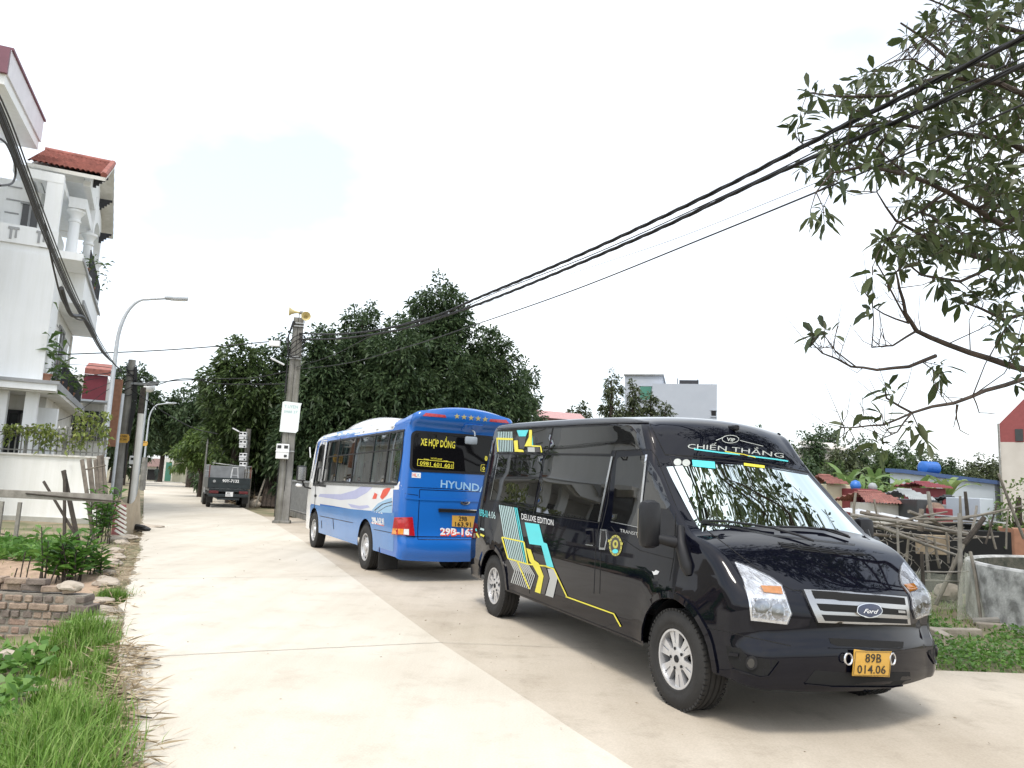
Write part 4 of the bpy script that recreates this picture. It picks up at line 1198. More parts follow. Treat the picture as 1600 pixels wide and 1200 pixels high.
# ------------------------------------------------------------------ the small lorry down the road
M['dull_red'] = mat('dull_red', (0.13, 0.012, 0.015), 0.4, var=0.4, scale=9)
M['truck_green'] = mat('truck_green', (0.018, 0.028, 0.032), 0.4, var=0.4, scale=5)
M['truck_grey'] = mat('truck_grey', (0.30, 0.31, 0.32), 0.5, var=0.25, scale=4)
M['rail_red'] = mat('rail_red', (0.16, 0.04, 0.025), 0.6, var=0.4, scale=8)
M['steel'] = mat('steel', (0.45, 0.46, 0.46), 0.45, metal=0.5, var=0.25, scale=9)
_tp = (gp(325, 793) + gp(384, 794)) / 2
TRK = empty('pickup_lorry', (_tp.x, _tp.y, 0), R(116), 'small dark lorry with an open slatted bed, parked down the lane', 'lorry')
# local x forward, rear face at x=0, width 1.7
a = MB(); a.box((1.25, 0, .74), (2.5, 1.60, .10)); a.build('bed_floor', M['truck_green'], TRK)
a = MB(); a.box((-.02, 0, 1.05), (.05, 1.68, .46), bev=.012)
for z in (.86, 1.05, 1.24): a.box((-.05, 0, z), (.02, 1.60, .035))
tg = a.build('tailgate', M['truck_green'], TRK)
a = MB(); flat_text(a, "90Y-7132", (-.062, .30, 1.09), (0, -1, 0), (0, 0, 1), .12, bold=.03); a.build('tailgate_number', M['white_ink'], tg)
a = MB(); a.lathe([(.001, .01), (.06, .01), (.06, 0)], 14, Matrix.Translation((-.062, .62, 1.12)) @ Matrix.Rotation(R(-90), 4, 'Y')); a.build('tailgate_emblem', M['steel'], tg)
for y in (.84, -.84):
    a = MB(); a.box((1.25, y, 1.05), (2.5, .05, .46), bev=.012); a.build('bed_side', M['truck_green'], TRK)
    for x in (.03, .9, 1.8, 2.45):
        a = MB(); a.cyl((x, y, .8), (x, y, 1.80), .022, n=6); a.build('bed_post', M['rail_red'] if x < .1 else M['steel'], TRK)
    a = MB(); a.tube([(0.03, y, 1.80), (1.2, y, 1.80), (2.45, y, 1.80)], .02, 6); a.tube([(0.03, y, 1.55), (2.45, y, 1.55)], .014, 6); a.build('bed_rail', M['steel'], TRK)
    a = MB(); a.box((-.06, y * .72, .66), (.06, .38, .12), bev=.02); a.build('tail_light', M['dull_red'], TRK)
    a = MB(); a.lathe([(.1, -.08), (.26, -.08), (.28, -.05), (.28, .05), (.26, .08), (.1, .08)], 24, Matrix.Translation((.55, y * .88, .28)) @ Matrix.Rotation(R(90), 4, 'X')); a.build('wheel', M['rubber'], TRK, smooth=35)
    a = MB(); a.lathe([(.1, -.08), (.26, -.08), (.28, -.05), (.28, .05), (.26, .08), (.1, .08)], 24, Matrix.Translation((3.0, y * .88, .28)) @ Matrix.Rotation(R(90), 4, 'X')); a.build('wheel', M['rubber'], TRK, smooth=35)
    a = MB(); a.box((.22, y * .86, .36), (.015, .26, .34)); a.build('mud_flap', M['rubber'], TRK)
a = MB(); a.box((-.08, 0, .52), (.08, 1.62, .13), bev=.02); a.box((-.04, 0, .38), (.1, .9, .08)); a.build('rear_bumper', M['truck_green'], TRK)
a = MB(); a.box((-.135, -.02, .585), (.02, .30, .20)); pl = a.build('number_plate', M['white_ink'], TRK)
a = MB(); flat_text(a, "90Y", (-.147, .08, .60), (0, -1, 0), (0, 0, 1), .06, bold=.02); flat_text(a, "7132", (-.147, .10, .51), (0, -1, 0), (0, 0, 1), .06, bold=.02); a.build('plate_characters', M['plate_ink'], pl)
a = MB()
a.prism([(2.55, .5), (3.75, .5), (3.8, 1.05), (3.45, 1.62), (3.2, 1.70), (2.62, 1.70)], 1.56, Matrix.Translation((0, .78, 0)) @ Matrix.Rotation(R(90), 4, 'X')); cabo = a.build('cab', M['truck_grey'], TRK)
a = MB(); a.box((2.56, 0, 1.42), (.06, 1.25, .36)); a.build('rear_window', M['black_glass'], cabo)
a = MB(); a.box((2.48, 0, 1.30), (.06, 1.66, 1.0)); a.build('headboard', M['truck_grey'], TRK)
a = MB(); a.tube([(.5 + .35 * math.cos(t), .1 + .62 * math.sin(t), 1.84 + .05 * math.sin(t)) for t in [2 * math.pi * k / 28 for k in range(29)]], .016, 6); tag(a.build('hoop', M['steel'], TRK), 'thin grey hoop lying over the bed rails')
a = MB(); a.box((2.0, 0, .45), (3.2, .8, .2)); a.build('chassis', M['dark'], TRK)
# a stool that rides in the bed
STL = empty('step_stool', TRK.matrix_world @ Vector((0, 0, 0)), R(116), 'tall white metal stool standing in the bed of the small lorry', 'stool')
STL.location = Vector((_tp.x, _tp.y, .80)) + Matrix.Rotation(R(116), 3, 'Z') @ Vector((.45, -.22, 0))
a = MB(); a.box((0, 0, .93), (.26, .26, .03), bev=.01); a.build('seat', M['bus_white'], STL)
for sx, sy in ((1, 1), (1, -1), (-1, 1), (-1, -1)):
    a = MB(); a.cyl((sx * .1, sy * .1, .92), (sx * .2, sy * .2, 0), .014, n=6); a.build('leg', M['bus_white'], STL)
a = MB()
for z, r_ in ((.3, .17), (.6, .135)): a.tube([(r_, r_, z), (-r_, r_, z), (-r_, -r_, z), (r_, -r_, z), (r_, r_, z)], .011, 5)
a.build('rung', M['bus_white'], STL)
# ------------------------------------------------------------------ left of the road: houses
def RB(a, b, z=0.0): return Vector((RN.x * a + RU.x * b, RN.y * a + RU.y * b, z))      # a across, b along the road
ROADROT = Matrix(((RN.x, RU.x, 0), (RN.y, RU.y, 0), (0, 0, 1)))
def on_b(px, py, b):
    d = raydir(px, py); k = (b - RU.dot(CAMP.xy)) / RU.dot(d.xy); P = CAMP + d * k
    return RN.dot(P.xy), P.z
def on_a(px, py, a):
    d = raydir(px, py); k = a / RN.dot(d.xy); P = CAMP + d * k
    return RU.dot(P.xy), P.z
def rbox(mb, a0, a1, b0, b1, z0, z1, mi=0):
    return mb.box(RB((a0 + a1) / 2, (b0 + b1) / 2, (z0 + z1) / 2), (abs(a1 - a0), abs(b1 - b0), abs(z1 - z0)), rot=ROADROT, mi=mi)
M['plaster'] = mat('plaster', (0.88, 0.895, 0.90), 0.85, col2=(0.82, 0.84, 0.85), scale=0.9, bump=0.08, bscale=30, streak=.05)
M['plaster_old'] = mat('plaster_old', (0.78, 0.77, 0.74), 0.9, col2=(0.60, 0.59, 0.55), scale=1.2, bump=0.2, bscale=25, streak=.12)
M['grey_trim'] = mat('grey_trim', (0.36, 0.37, 0.38), 0.7, var=0.2, scale=3)
M['maroon'] = mat('maroon', (0.16, 0.018, 0.03), 0.6, var=0.25, scale=3)
M['purple_trim'] = mat('purple_trim', (0.20, 0.08, 0.11), 0.6, var=0.2, scale=3)
M['lilac_trim'] = mat('lilac_trim', (0.76, 0.74, 0.78), 0.7, var=0.1, scale=3)
M['tile_faded'] = mat('tile_faded', (0.28, 0.115, 0.095), 0.8, var=0.45, scale=6)
M['tile_red'] = mat('tile_red', (0.37, 0.13, 0.10), 0.75, var=0.45, scale=5, bump=0.3)
M['window_dark'] = mat('window_dark', (0.025, 0.028, 0.03), 0.12, var=0.3, scale=4)
M['iron'] = mat('iron', (0.045, 0.045, 0.05), 0.6, metal=0.4, var=0.3, scale=12)
M['iron_light'] = mat('iron_light', (0.32, 0.32, 0.30), 0.6, metal=0.3, var=0.4, scale=12)
M['wood_old'] = mat('wood_old', (0.24, 0.205, 0.165), 0.9, col2=(0.10, 0.085, 0.07), scale=7, bump=0.5, bscale=40)
M['wood_dark'] = mat('wood_dark', (0.075, 0.062, 0.05), 0.9, var=0.5, scale=9, bump=0.4)
M['wood_pale'] = mat('wood_pale', (0.32, 0.30, 0.265), 0.9, col2=(0.19, 0.175, 0.15), scale=6, bump=0.4, bscale=35)
M['bamboo'] = mat('bamboo', (0.26, 0.235, 0.19), 0.8, col2=(0.13, 0.115, 0.095), scale=5, bump=0.3)
M['concrete_pole'] = mat('concrete_pole', (0.29, 0.285, 0.27), 0.95, col2=(0.15, 0.145, 0.135), scale=2.2, bump=0.5, bscale=18, streak=.35)
M['galv'] = mat('galv', (0.50, 0.53, 0.56), 0.5, metal=0.3, var=0.15, scale=6)
M['cable'] = mat('cable', (0.012, 0.012, 0.013), 0.55, var=0.3, scale=9)
M['terracotta'] = mat('terracotta', (0.32, 0.16, 0.10), 0.9, var=0.3, scale=8)
L_ornate = leafmat('leaf_ornamental', [(0.05, 0.10, 0.025), (0.09, 0.15, 0.04), (0.13, 0.19, 0.06)])

HA = empty('townhouse', RB(-4, 29, 0), 0, 'white three-storey house with balconies and a red tiled roof, behind the fenced wall', 'house')
def hb(mbx, name, mt, parent=None, smooth=None):
    o = mbx.build(name, mt, None, smooth)
    o.parent = parent or HA
    if parent is None: o.matrix_parent_inverse = Matrix.Translation(-HA.location)
    return o
HAi = Matrix.Translation(-HA.location)
b1 = 25.2
# ground floor: recessed wall, piers, dark openings
a = MB(); rbox(a, -12, -2.95, 27.0, 36, -.4, 3.62); hb(a, 'ground_floor', M['plaster_old'])
a = MB(); rbox(a, -12, -2.50, 25.0, 36, 3.62, 3.66); hb(a, 'porch_ceiling', M['plaster_old'])
for (x0, x1, y0, y1) in ((-4, 40, 640, 712), ):
    a0, z1 = on_b(x0, y0, 26.95); a1, z0 = on_b(x1, y1, 26.95)
    a = MB(); rbox(a, a0, a1, 26.90, 27.02, z0, z1); w_ = hb(a, 'door', M['window_dark'])
    a = MB()
    for k in range(4): rbox(a, lerp(a0, a1, k / 3) - .03, lerp(a0, a1, k / 3) + .03, 26.86, 26.93, z0, z1)
    rbox(a, a0, a1, 26.86, 26.93, z1 - .08, z1 + .03); hb(a, 'door_frame', M['iron'], w_)
for x in (-1, 47):
    q, _ = on_b(x, 650, 25.6)
    a = MB(); rbox(a, q - .16, q + .16, 25.45, 25.77, -.3, 3.63); hb(a, 'porch_pier', M['plaster'])
a0, z1 = on_b(54, 632, 26.9); a1, _ = on_b(93, 632, 26.9)
a = MB(); rbox(a, a0, a1, 26.6, 26.98, -.3, z1 - .1); hb(a, 'porch_panel', M['plaster'])
# floor slab over the porch
a = MB(); rbox(a, -13, -2.5, 24.9, 35.0, 3.665, 3.92); hb(a, 'floor_slab', M['plaster'])
a = MB(); rbox(a, -2.498, -2.45, 24.9, 35.0, 3.72, 3.93); rbox(a, -13, -2.45, 24.85, 24.898, 3.86, 3.96); hb(a, 'slab_edge', M['grey_trim'])
# first-floor block and the recessed street side with its tall door
a = MB(); rbox(a, -12.5, -2.93, b1, 26.9, 3.92, 7.72); rbox(a, -12.5, -3.12, 26.9, 34.5, 3.92, 7.72); hb(a, 'first_floor', M['plaster'])
def dwin(name, aa, b0, b1_, z0, z1, leaves=2, louvre=False):
    a = MB(); rbox(a, aa - .06, aa + .015, b0, b1_, z0, z1); w_ = hb(a, name, M['window_dark'])
    a = MB()
    for k in range(leaves + 1): rbox(a, aa - .02, aa + .05, lerp(b0, b1_, k / leaves) - .04, lerp(b0, b1_, k / leaves) + .04, z0, z1)
    rbox(a, aa - .02, aa + .055, b0 - .04, b1_ + .04, z1 - .04, z1 + .05); rbox(a, aa - .02, aa + .055, b0, b1_, lerp(z0, z1, .75), lerp(z0, z1, .75) + .06)
    hb(a, 'door_frame', M['grey_trim'], w_)
dwin('balcony_door', -3.12, 29.4, 31.0, 3.95, 6.3)
for bb in (28.4, 31.6):
    a = MB(); rbox(a, -3.11, -2.98, bb - .12, bb + .12, 5.4, 5.95); hb(a, 'wall_lamp', M['bus_white'])
a = MB()
for z in (4.4, 4.85, 5.3, 5.75, 6.2):
    rbox(a, -3.118, -3.10, 27.6, 29.2, z, z + .03); rbox(a, -3.118, -3.10, 31.2, 33.5, z, z + .03)
hb(a, 'wall_grooves', M['grey_trim'])
a = MB(); rbox(a, -3.11, -3.06, 33.55, 33.62, 3.95, 6.6); hb(a, 'downpipe', M['plaster_old'])
# balcony of the first floor: rail and pots
def railing(name, pts, z0, z1, step=.14, mt=None, rad=.012, parent=None):
    a = MB()
    for z in (z0 + .05, z1): a.tube([Vector((*p.xy, z)) for p in pts], .02, 6)
    for p, q in zip(pts[:-1], pts[1:]):
        n = int((q - p).length / step)
        for k in range(n + 1):
            c = p.lerp(q, k / max(1, n)); a.cyl((c.x, c.y, z0), (c.x, c.y, z1), rad, n=5)
    return a
a = railing('', [RB(-2.62, 26.9), RB(-2.62, 34.8)], 3.95, 4.75); hb(a, 'balcony_railing', M['iron'])
# second-floor slab with grey edge, balcony railing above
a = MB(); rbox(a, -12.5, -2.3, 25.25, 34.2, 7.721, 7.95); rbox(a, -3.1, -2.32, 27.0, 34.0, 6.72, 7.719); hb(a, 'upper_slab', M['plaster'])
a = MB(); rbox(a, -2.318, -2.26, 26.98, 34.05, 6.70, 6.86); rbox(a, -2.298, -2.25, 25.2, 34.25, 7.70, 7.80); hb(a, 'upper_slab_edge', M['grey_trim'])
a = railing('', [RB(-2.36, 28.2), RB(-2.36, 34.0)], 7.95, 8.85); hb(a, 'upper_railing', M['iron'])
a = MB(); rbox(a, -4.6, -3.0, b1 - .02, b1 + .1, 7.95, 8.5); hb(a, 'parapet', M['plaster'])
a = MB()
for q0 in (-4.25, -3.55):
    rbox(a, q0, q0 + .28, b1 - .045, b1 - .015, 8.35, 8.42); rbox(a, q0 + .05, q0 + .11, b1 - .045, b1 - .015, 8.05, 8.35); rbox(a, q0 + .18, q0 + .23, b1 - .045, b1 - .015, 8.1, 8.35)
hb(a, 'parapet_openwork', M['grey_trim'])
# second floor: wall, louvred window, pergola beams
a = MB(); rbox(a, -12.5, -3.75, 26.6, 33.6, 7.95, 10.3); hb(a, 'second_floor', M['plaster'])
a0, z1 = on_b(36, 318, 26.55); a1, z0 = on_b(52, 392, 26.55)
a = MB(); rbox(a, a0, a1, 26.55, 26.62, z0, z1); w_ = hb(a, 'window', M['window_dark'])
a = MB(); rbox(a, (a0 + a1) / 2 - .03, (a0 + a1) / 2 + .03, 26.51, 26.57, z0, z1); rbox(a, a0 - .06, a1 + .06, 26.50, 26.58, z1, z1 + .07); hb(a, 'window_frame', M['grey_trim'], w_)
a = MB()
for k in range(5): rbox(a, a0 - .45, a0 - .08, 26.575, 26.598, z0 + .25 + k * .42, z0 + .29 + k * .42); rbox(a, a1 + .08, a1 + .4, 26.575, 26.598, z0 + .25 + k * .42, z0 + .29 + k * .42)
hb(a, 'wall_grooves', M['grey_trim'])
a0, zt = on_b(44, 262, b1); a1, zt2 = on_b(102, 268, b1); _, zb = on_b(100, 287, b1)
a = MB(); rbox(a, a0, a1, b1, b1 + .3, zb, zt); rbox(a, a1 - .42, a1, b1 + .01, b1 + .29, 7.95, zb)
for k in range(5): rbox(a, lerp(a0, a1, (k + .2) / 5) - .07, lerp(a0, a1, (k + .2) / 5) + .07, b1 + .3, 26.6, zb + .03, zt - .05)
rbox(a, a1 - .3, a1 - .02, b1 + .3, 29.6, zb + .02, zt - .04); hb(a, 'pergola', M['plaster'])
# street columns, arch and the tiled roof on brackets
def column(aa, bb, z0, z1, r):
    c = RB(aa, bb)
    a = MB()
    a.lathe([(r * 1.5, z0), (r * 1.5, z0 + .08), (r * 1.15, z0 + .14), (r, z0 + .2), (r * .9, z1 - .42), (r * 1.1, z1 - .40), (r * 1.1, z1 - .34), (r * .92, z1 - .32), (r * .95, z1 - .2), (r * 1.5, z1 - .08), (r * 1.6, z1 - .08), (r * 1.6, z1)], 16, Matrix.Translation((c.x, c.y, 0)))
    hb(a, 'column', M['plaster'], smooth=40)
column(-2.80, 26.9, 7.95, 9.75, .17); column(-2.52, 28.9, 7.95, 9.60, .16); column(-2.52, 32.8, 7.95, 9.60, .16)
a = MB()
pts = []
for k in range(13): pts.append((1.95 + 1.6 * math.cos(math.pi * k / 12), 9.75 + .75 * math.sin(math.pi * k / 12)))
poly = [(0, 9.6), (.35, 9.6)] + [(p[0], p[1]) for p in pts[::-1]] + [(3.55, 9.6), (3.9, 9.6), (3.9, 11.0), (0, 11.0)]
Mx = Matrix.Translation(RB(-2.42, 28.9)) @ ROADROT.to_4x4() @ Matrix(((0, 0, -1, 0), (1, 0, 0, 0), (0, 1, 0, 0), (0, 0, 0, 1)))
a.prism(poly, .22, Mx); hb(a, 'arch', M['plaster'])
a = MB(); rbox(a, -3.0, -2.5, 26.6, 28.9, 9.76, 10.1); rbox(a, -4.6, -2.66, 26.62, 33.6, 10.6, 10.85); hb(a, 'cornice', M['plaster'])
# roof: two slopes, ridge across the road direction
RZ0, RZ1, Bn, Bf, Br, A1 = 10.70, 12.25, 25.9, 32.6, 28.9, -2.02
A0 = on_b(70, 240, 28.9)[0]
def slope(n_rows, b0, z0, b1_, z1, name):
    a = MB(); cols = 15; w = cols * 6 + 1
    for i in range(n_rows):
        for t, h in ((i / n_rows, .085), ((i + 1) / n_rows, .0)):
            for j in range(w):
                u = j / (w - 1)
                a.v.append(tuple(RB(lerp(A0, A1, u), lerp(b0, b1_, t), lerp(z0, z1, t) + h + .05 * abs(math.sin(math.pi * j / 6)))))
    for i in range(n_rows * 2 - 1):
        for j in range(w - 1): a.f.append((i * w + j, i * w + j + 1, (i + 1) * w + j + 1, (i + 1) * w + j)); a.m.append(0)
    return a
a = slope(9, Bn, RZ0, Br, RZ1, ''); rf = hb(a, 'tiled_roof', M['tile_red'])
a = slope(9, Bf, RZ0, Br, RZ1, ''); hb(a, 'tiled_roof', M['tile_red'])
a = MB(); a.tube([RB(A0, Br, RZ1 + .06), RB(A1, Br, RZ1 + .06)], .12, 8)
for k in range(12): a.tube([RB(A1 - .05, lerp(Bn, Br, k / 12), lerp(RZ0, RZ1, k / 12) + .07), RB(A1 - .05, lerp(Bn, Br, (k + .9) / 12), lerp(RZ0, RZ1, (k + .9) / 12) + .1)], .10, 7)
hb(a, 'ridge_tiles', M['tile_red'], smooth=50)
a = MB()
a.add([RB(A0, Bn, RZ0 - .12), RB(A1, Bn, RZ0 - .12), RB(A1, Br, RZ1 - .12), RB(A0, Br, RZ1 - .12), RB(A1, Bf, RZ0 - .12), RB(A0, Bf, RZ0 - .12), RB(A0, Bn, RZ0), RB(A1, Bn, RZ0), RB(A1, Br, RZ1), RB(A1, Bf, RZ0)],
      [(0, 1, 2, 3), (3, 2, 4, 5), (0, 6, 7, 1), (1, 7, 8, 2), (2, 8, 9, 4)]); hb(a, 'roof_soffit', M['plaster_old'])
a = MB(); rbox(a, -2.66, -2.45, 26.5, 32.2, 10.5, 10.68); a.add([RB(-2.45, 26.5, 10.68), RB(-2.45, 31.6, 10.68), RB(-2.45, 28.9, 12.1)], [(0, 1, 2)]); hb(a, 'gable', M['plaster'])
for bb in (27.2, 30.2, 31.8):
    a = MB()
    z_ = lerp(RZ0, RZ1, max(0, 1 - abs(bb - Br) / (Br - Bn))) - .2
    for k in range(5):
        rbox(a, -2.445 + k * .08, -2.445 + (k + 1) * .08 + .01, bb - .05, bb + .05, z_ - .42 + k * .085, z_ - .02 + .002 * k)
    hb(a, 'bracket', M['iron'])
# pots and foliage along the balconies
def tuft_leaves(c, n, r, L, W_, rng, up=.6, mt=None, parent=None, name='foliage', droop=.35):
    P = np.array(c)[None, :] + rng.normal(size=(n, 3)) * np.array(r)
    D = rng.normal(size=(n, 3)); D[:, 2] = np.abs(D[:, 2]) * up
    V, F = leaf_arrays(P, D, L * rng.uniform(.6, 1.3, n), W_ * rng.uniform(.7, 1.2, n), rng, droop)
    return V, F
rngp = np.random.default_rng(11)
def balcony_plant(loc, h, label, n=60, spread=.22, L=.28):
    t = empty('potted_plant', loc, 0, label, 'plant', 'potted plants on the balconies of the white house')
    a = MB(); a.lathe([(.001, 0), (.11, 0), (.15, .24), (.17, .24), (.17, .28), (.13, .28), (.12, .22), (.001, .22)], 14); a.build('pot', M['terracotta'], t, smooth=40)
    V, F = tuft_leaves((0, 0, .3 + h * .35), n, (spread, spread, h * .3), L, L * .28, rngp)
    mesh_np('foliage', V, F, L_ornate, t)
    return t
balcony_plant(RB(-2.75, 27.4, 3.92), .8, 'spiky green pot plant at the near end of the lower balcony', 70)
balcony_plant(RB(-2.72, 29.2, 3.92), .6, 'leafy pot plant behind the lower balcony railing, below the tall door', 80)
balcony_plant(RB(-2.72, 31.4, 3.92), .7, 'bushy pot plant at the far end of the lower balcony railing', 90)
balcony_plant(RB(-3.1, 25.55, 3.92) + Vector((.25, 0, 0)), 1.5, 'tall thin palm pot plant against the box-shaped upper storey', 40, .16, .5)
balcony_plant(RB(-2.48, 28.3, 7.95), .5, 'low spreading pot plant at the foot of the white column on the upper balcony', 90, .32)
balcony_plant(RB(-2.48, 31.2, 7.95), .5, 'low pot plant by the upper balcony railing, beyond the columns', 80, .3)

# house nearer to the camera: mostly out of frame, its eave enters at the top left
HB_ = empty('neighbour_house', RB(-6, 20, 0), 0, 'white house cut by the left edge, only its purple-edged flat eave in view', 'house')
HBi = Matrix.Translation(-HB_.location)
def nb(mbx, name, mt, parent=None):
    o = mbx.build(name, mt, None); o.parent = parent or HB_
    if parent is None: o.matrix_parent_inverse = HBi
    return o
def on_z(px, py, z): return gp(px, py, z)
ZE = 11.5
e1, e2 = on_z(59, 234, ZE), on_z(6.7, 132, ZE)
ebF, eaF = RU.dot(e1.xy), RN.dot(e1.xy); ebN, eaN = RU.dot(e2.xy), RN.dot(e2.xy)
a = MB()
ed = (e1.xy - e2.xy).normalized()
f0 = e2.xy
nl = Vector((-ed.y, ed.x))
if nl.x > 0: nl = -nl
def eave(z0, z1, grow, mt, name):
    a = MB()
    P = [f0 - nl * grow, e1.xy - nl * grow + ed * grow, e1.xy + nl * 4 + ed * grow, f0 + nl * 4]
    a.add([(p.x, p.y, z0) for p in P] + [(p.x, p.y, z1) for p in P], [(3, 2, 1, 0), (4, 5, 6, 7), (0, 1, 5, 4), (1, 2, 6, 5), (2, 3, 7, 6), (3, 0, 4, 7)])
    return nb(a, name, mt)
eave(ZE, ZE + .28, 0.0, M['plaster'], 'eave')
eave(ZE + .282, ZE + 1.0, .05, M['lilac_trim'], 'fascia')
eave(ZE + 1.002, ZE + 1.07, .10, M['purple_trim'], 'roof_edge')
a = MB(); pa_, pb3 = f0 - ed * .056 - nl * .04, f0 - ed * .056 + nl * 4; pm_ = (pa_ + pb3) / 2
a.box((*pm_, ZE + .64), (.09, (pb3 - pa_).length, .70), rz=math.atan2(ed.y, ed.x)); nb(a, 'end_fascia', M['purple_trim'])
a = MB(); p0 = f0 + nl * 1.1; p1 = e1.xy + nl * 1.1 - ed * 1.0; p2 = e1.xy + nl * 3.9 - ed * 1.0; p3 = f0 + nl * 3.9
a.add([(p.x, p.y, -.3) for p in (p0, p1, p2, p3)] + [(p.x, p.y, ZE) for p in (p0, p1, p2, p3)], [(0, 1, 5, 4), (1, 2, 6, 5), (2, 3, 7, 6), (3, 0, 4, 7)]); nb(a, 'wall', M['plaster'])
for k, (t, z0, z1, w_) in enumerate(((.30, 2.2, 3.9, 1.5), (.66, 2.2, 3.9, 1.5), (.30, 6.2, 7.9, 1.5), (.66, 6.2, 7.9, 1.5))):
    c = p0.lerp(p1, t); ang = math.atan2(ed.y, ed.x)
    a = MB(); a.box((*(c - nl * .02), (z0 + z1) / 2), (w_, .12, z1 - z0), rz=ang); w0 = nb(a, 'window', M['window_dark'])
    a = MB(); a.box((*(c - nl * .10), z1 + .06), (w_ + .3, .3, .1), rz=ang); a.box((*(c - nl * .10), z0 - .06), (w_ + .2, .3, .1), rz=ang); nb(a, 'window_surround', M['plaster_old'], w0)

# maroon-faced building further along
HC = empty('maroon_house', RB(-2.6, 38, 0), 0, 'narrow house with a maroon panel and red tiled roof, just past the white house', 'house')
def hc(mbx, name, mt): 
    o = mbx.build(name, mt, None); o.parent = HC; o.matrix_parent_inverse = Matrix.Translation(-HC.location); return o
bC = 37.0
a0, zt = on_b(132, 584, bC); a1, zb = on_b(164, 627, bC)
a = MB(); rbox(a, a0, a1, bC, bC + .15, zb, zt); hc(a, 'maroon_panel', M['maroon'])
_, zr = on_b(150, 569, bC + 1.2)
a = MB(); a.add([RB(a0, bC - .1, zt + .25), RB(a1 + .1, bC - .1, zt + .25), RB(a1 + .1, bC + 1.6, zr + .1), RB(a0, bC + 1.6, zr + .1), RB(a0, bC - .1, zt), RB(a1 + .1, bC - .1, zt)], [(0, 1, 2, 3), (4, 5, 1, 0)]); hc(a, 'roof', M['tile_red'])
a = MB(); rbox(a, a0 - .6, a1, bC + .16, bC + 5, -.2, zt - .05); hc(a, 'wall', M['plaster_old'])
a = MB(); rbox(a, a0 - 1.2, a1 + .3, bC - 1.2, bC + .1, zb - .14, zb - .06); hc(a, 'canopy', M['galv'])
a0w, z1w = on_b(108, 636, bC); a1w, z0w = on_b(166, 690, bC)
a = MB(); rbox(a, a0w, a1w, bC + .02, bC + .155, z0w, z1w - .1); hc(a, 'barred_window', M['window_dark'])
a = MB()
for k in range(9): rbox(a, lerp(a0w, a1w, k / 8) - .02, lerp(a0w, a1w, k / 8) + .02, bC - .02, bC + .015, z0w, z1w - .1)
for z in (.25, .5, .75): rbox(a, a0w, a1w, bC - .015, bC + .01, lerp(z0w, z1w, z), lerp(z0w, z1w, z) + .03)
hc(a, 'window_bars', M['iron_light'])

# ------------------------------------------------------------------ compound wall and fence
M['wall_white'] = mat('wall_white', (0.88, 0.88, 0.86), 0.9, col2=(0.78, 0.78, 0.74), scale=0.7, bump=0.15, bscale=20, streak=.07)
WY = 20.7
wl_, wr_ = at(-160, 712, WY), at(163, 716, WY)
dirw = (wr_.xy - wl_.xy).normalized(); wlen = (wr_.xy - wl_.xy).length; wang = math.atan2(dirw.y, dirw.x)
cw = (wl_.xy + wr_.xy) / 2
ztop = at(135, 715, WY).z
CWL = empty('compound_wall', (cw.x, cw.y + .12, -.35), wang, 'long white rendered wall carrying a railing, in front of the white house', 'wall')
a = MB(); a.box((0, 0, (ztop + .35) / 2), (wlen, .22, ztop + .35)); a.build('wall_body', M['wall_white'], CWL)
M['wall_base'] = mat('wall_base', (0.50, 0.49, 0.44), 0.95, col2=(0.30, 0.30, 0.26), scale=1.6, bump=0.5)
a = MB(); a.box((0, -.14, .27), (wlen, .08, .34)); a.build('plinth', M['wall_base'], CWL)
a = MB(); a.box((0, -.02, ztop + .37), (wlen + .04, .30, .05)); a.build('coping', M['plaster_old'], CWL)
# return along the road
q0 = wr_.xy
a = MB(); rbox(a, lat(*q0) - .25, lat(*q0) - .03, RU.dot(q0) + .45, RU.dot(q0) + 3.4, -.2, ztop - .1)
o = a.build('side_wall', M['wall_white'], None); tag(o, 'short white wall running back along the lane from the railing corner', 'wall')
FN = empty('iron_fence', (cw.x, cw.y + .12, ztop + .045), wang, 'grey iron picket railing with spear tips on top of the white wall', 'railing')
a = MB()
for z in (.10, .58): a.box((0, 0, z), (wlen, .03, .035))
a.build('rail', M['iron_light'], FN)
n = int(wlen / .17)
pk, tp = MB(), MB()
for k in range(n):
    x = -wlen / 2 + .1 + k * .17
    pk.box((x, 0, .36), (.026, .026, .72))
    tp.lathe([(.012, .72), (.028, .755), (.001, .83)], 6, Matrix.Translation((x, 0, 0)))
tag(pk.build('pickets', M['iron_light'], FN), kind='stuff'); tag(tp.build('spear_tips', M['plaster_old'], FN), kind='stuff')
for k in range(6):
    a = MB(); a.box((-wlen / 2 + .1 + k * (wlen - .2) / 5, 0, .40), (.055, .055, .8)); a.build('fence_post', M['iron_light'], FN)
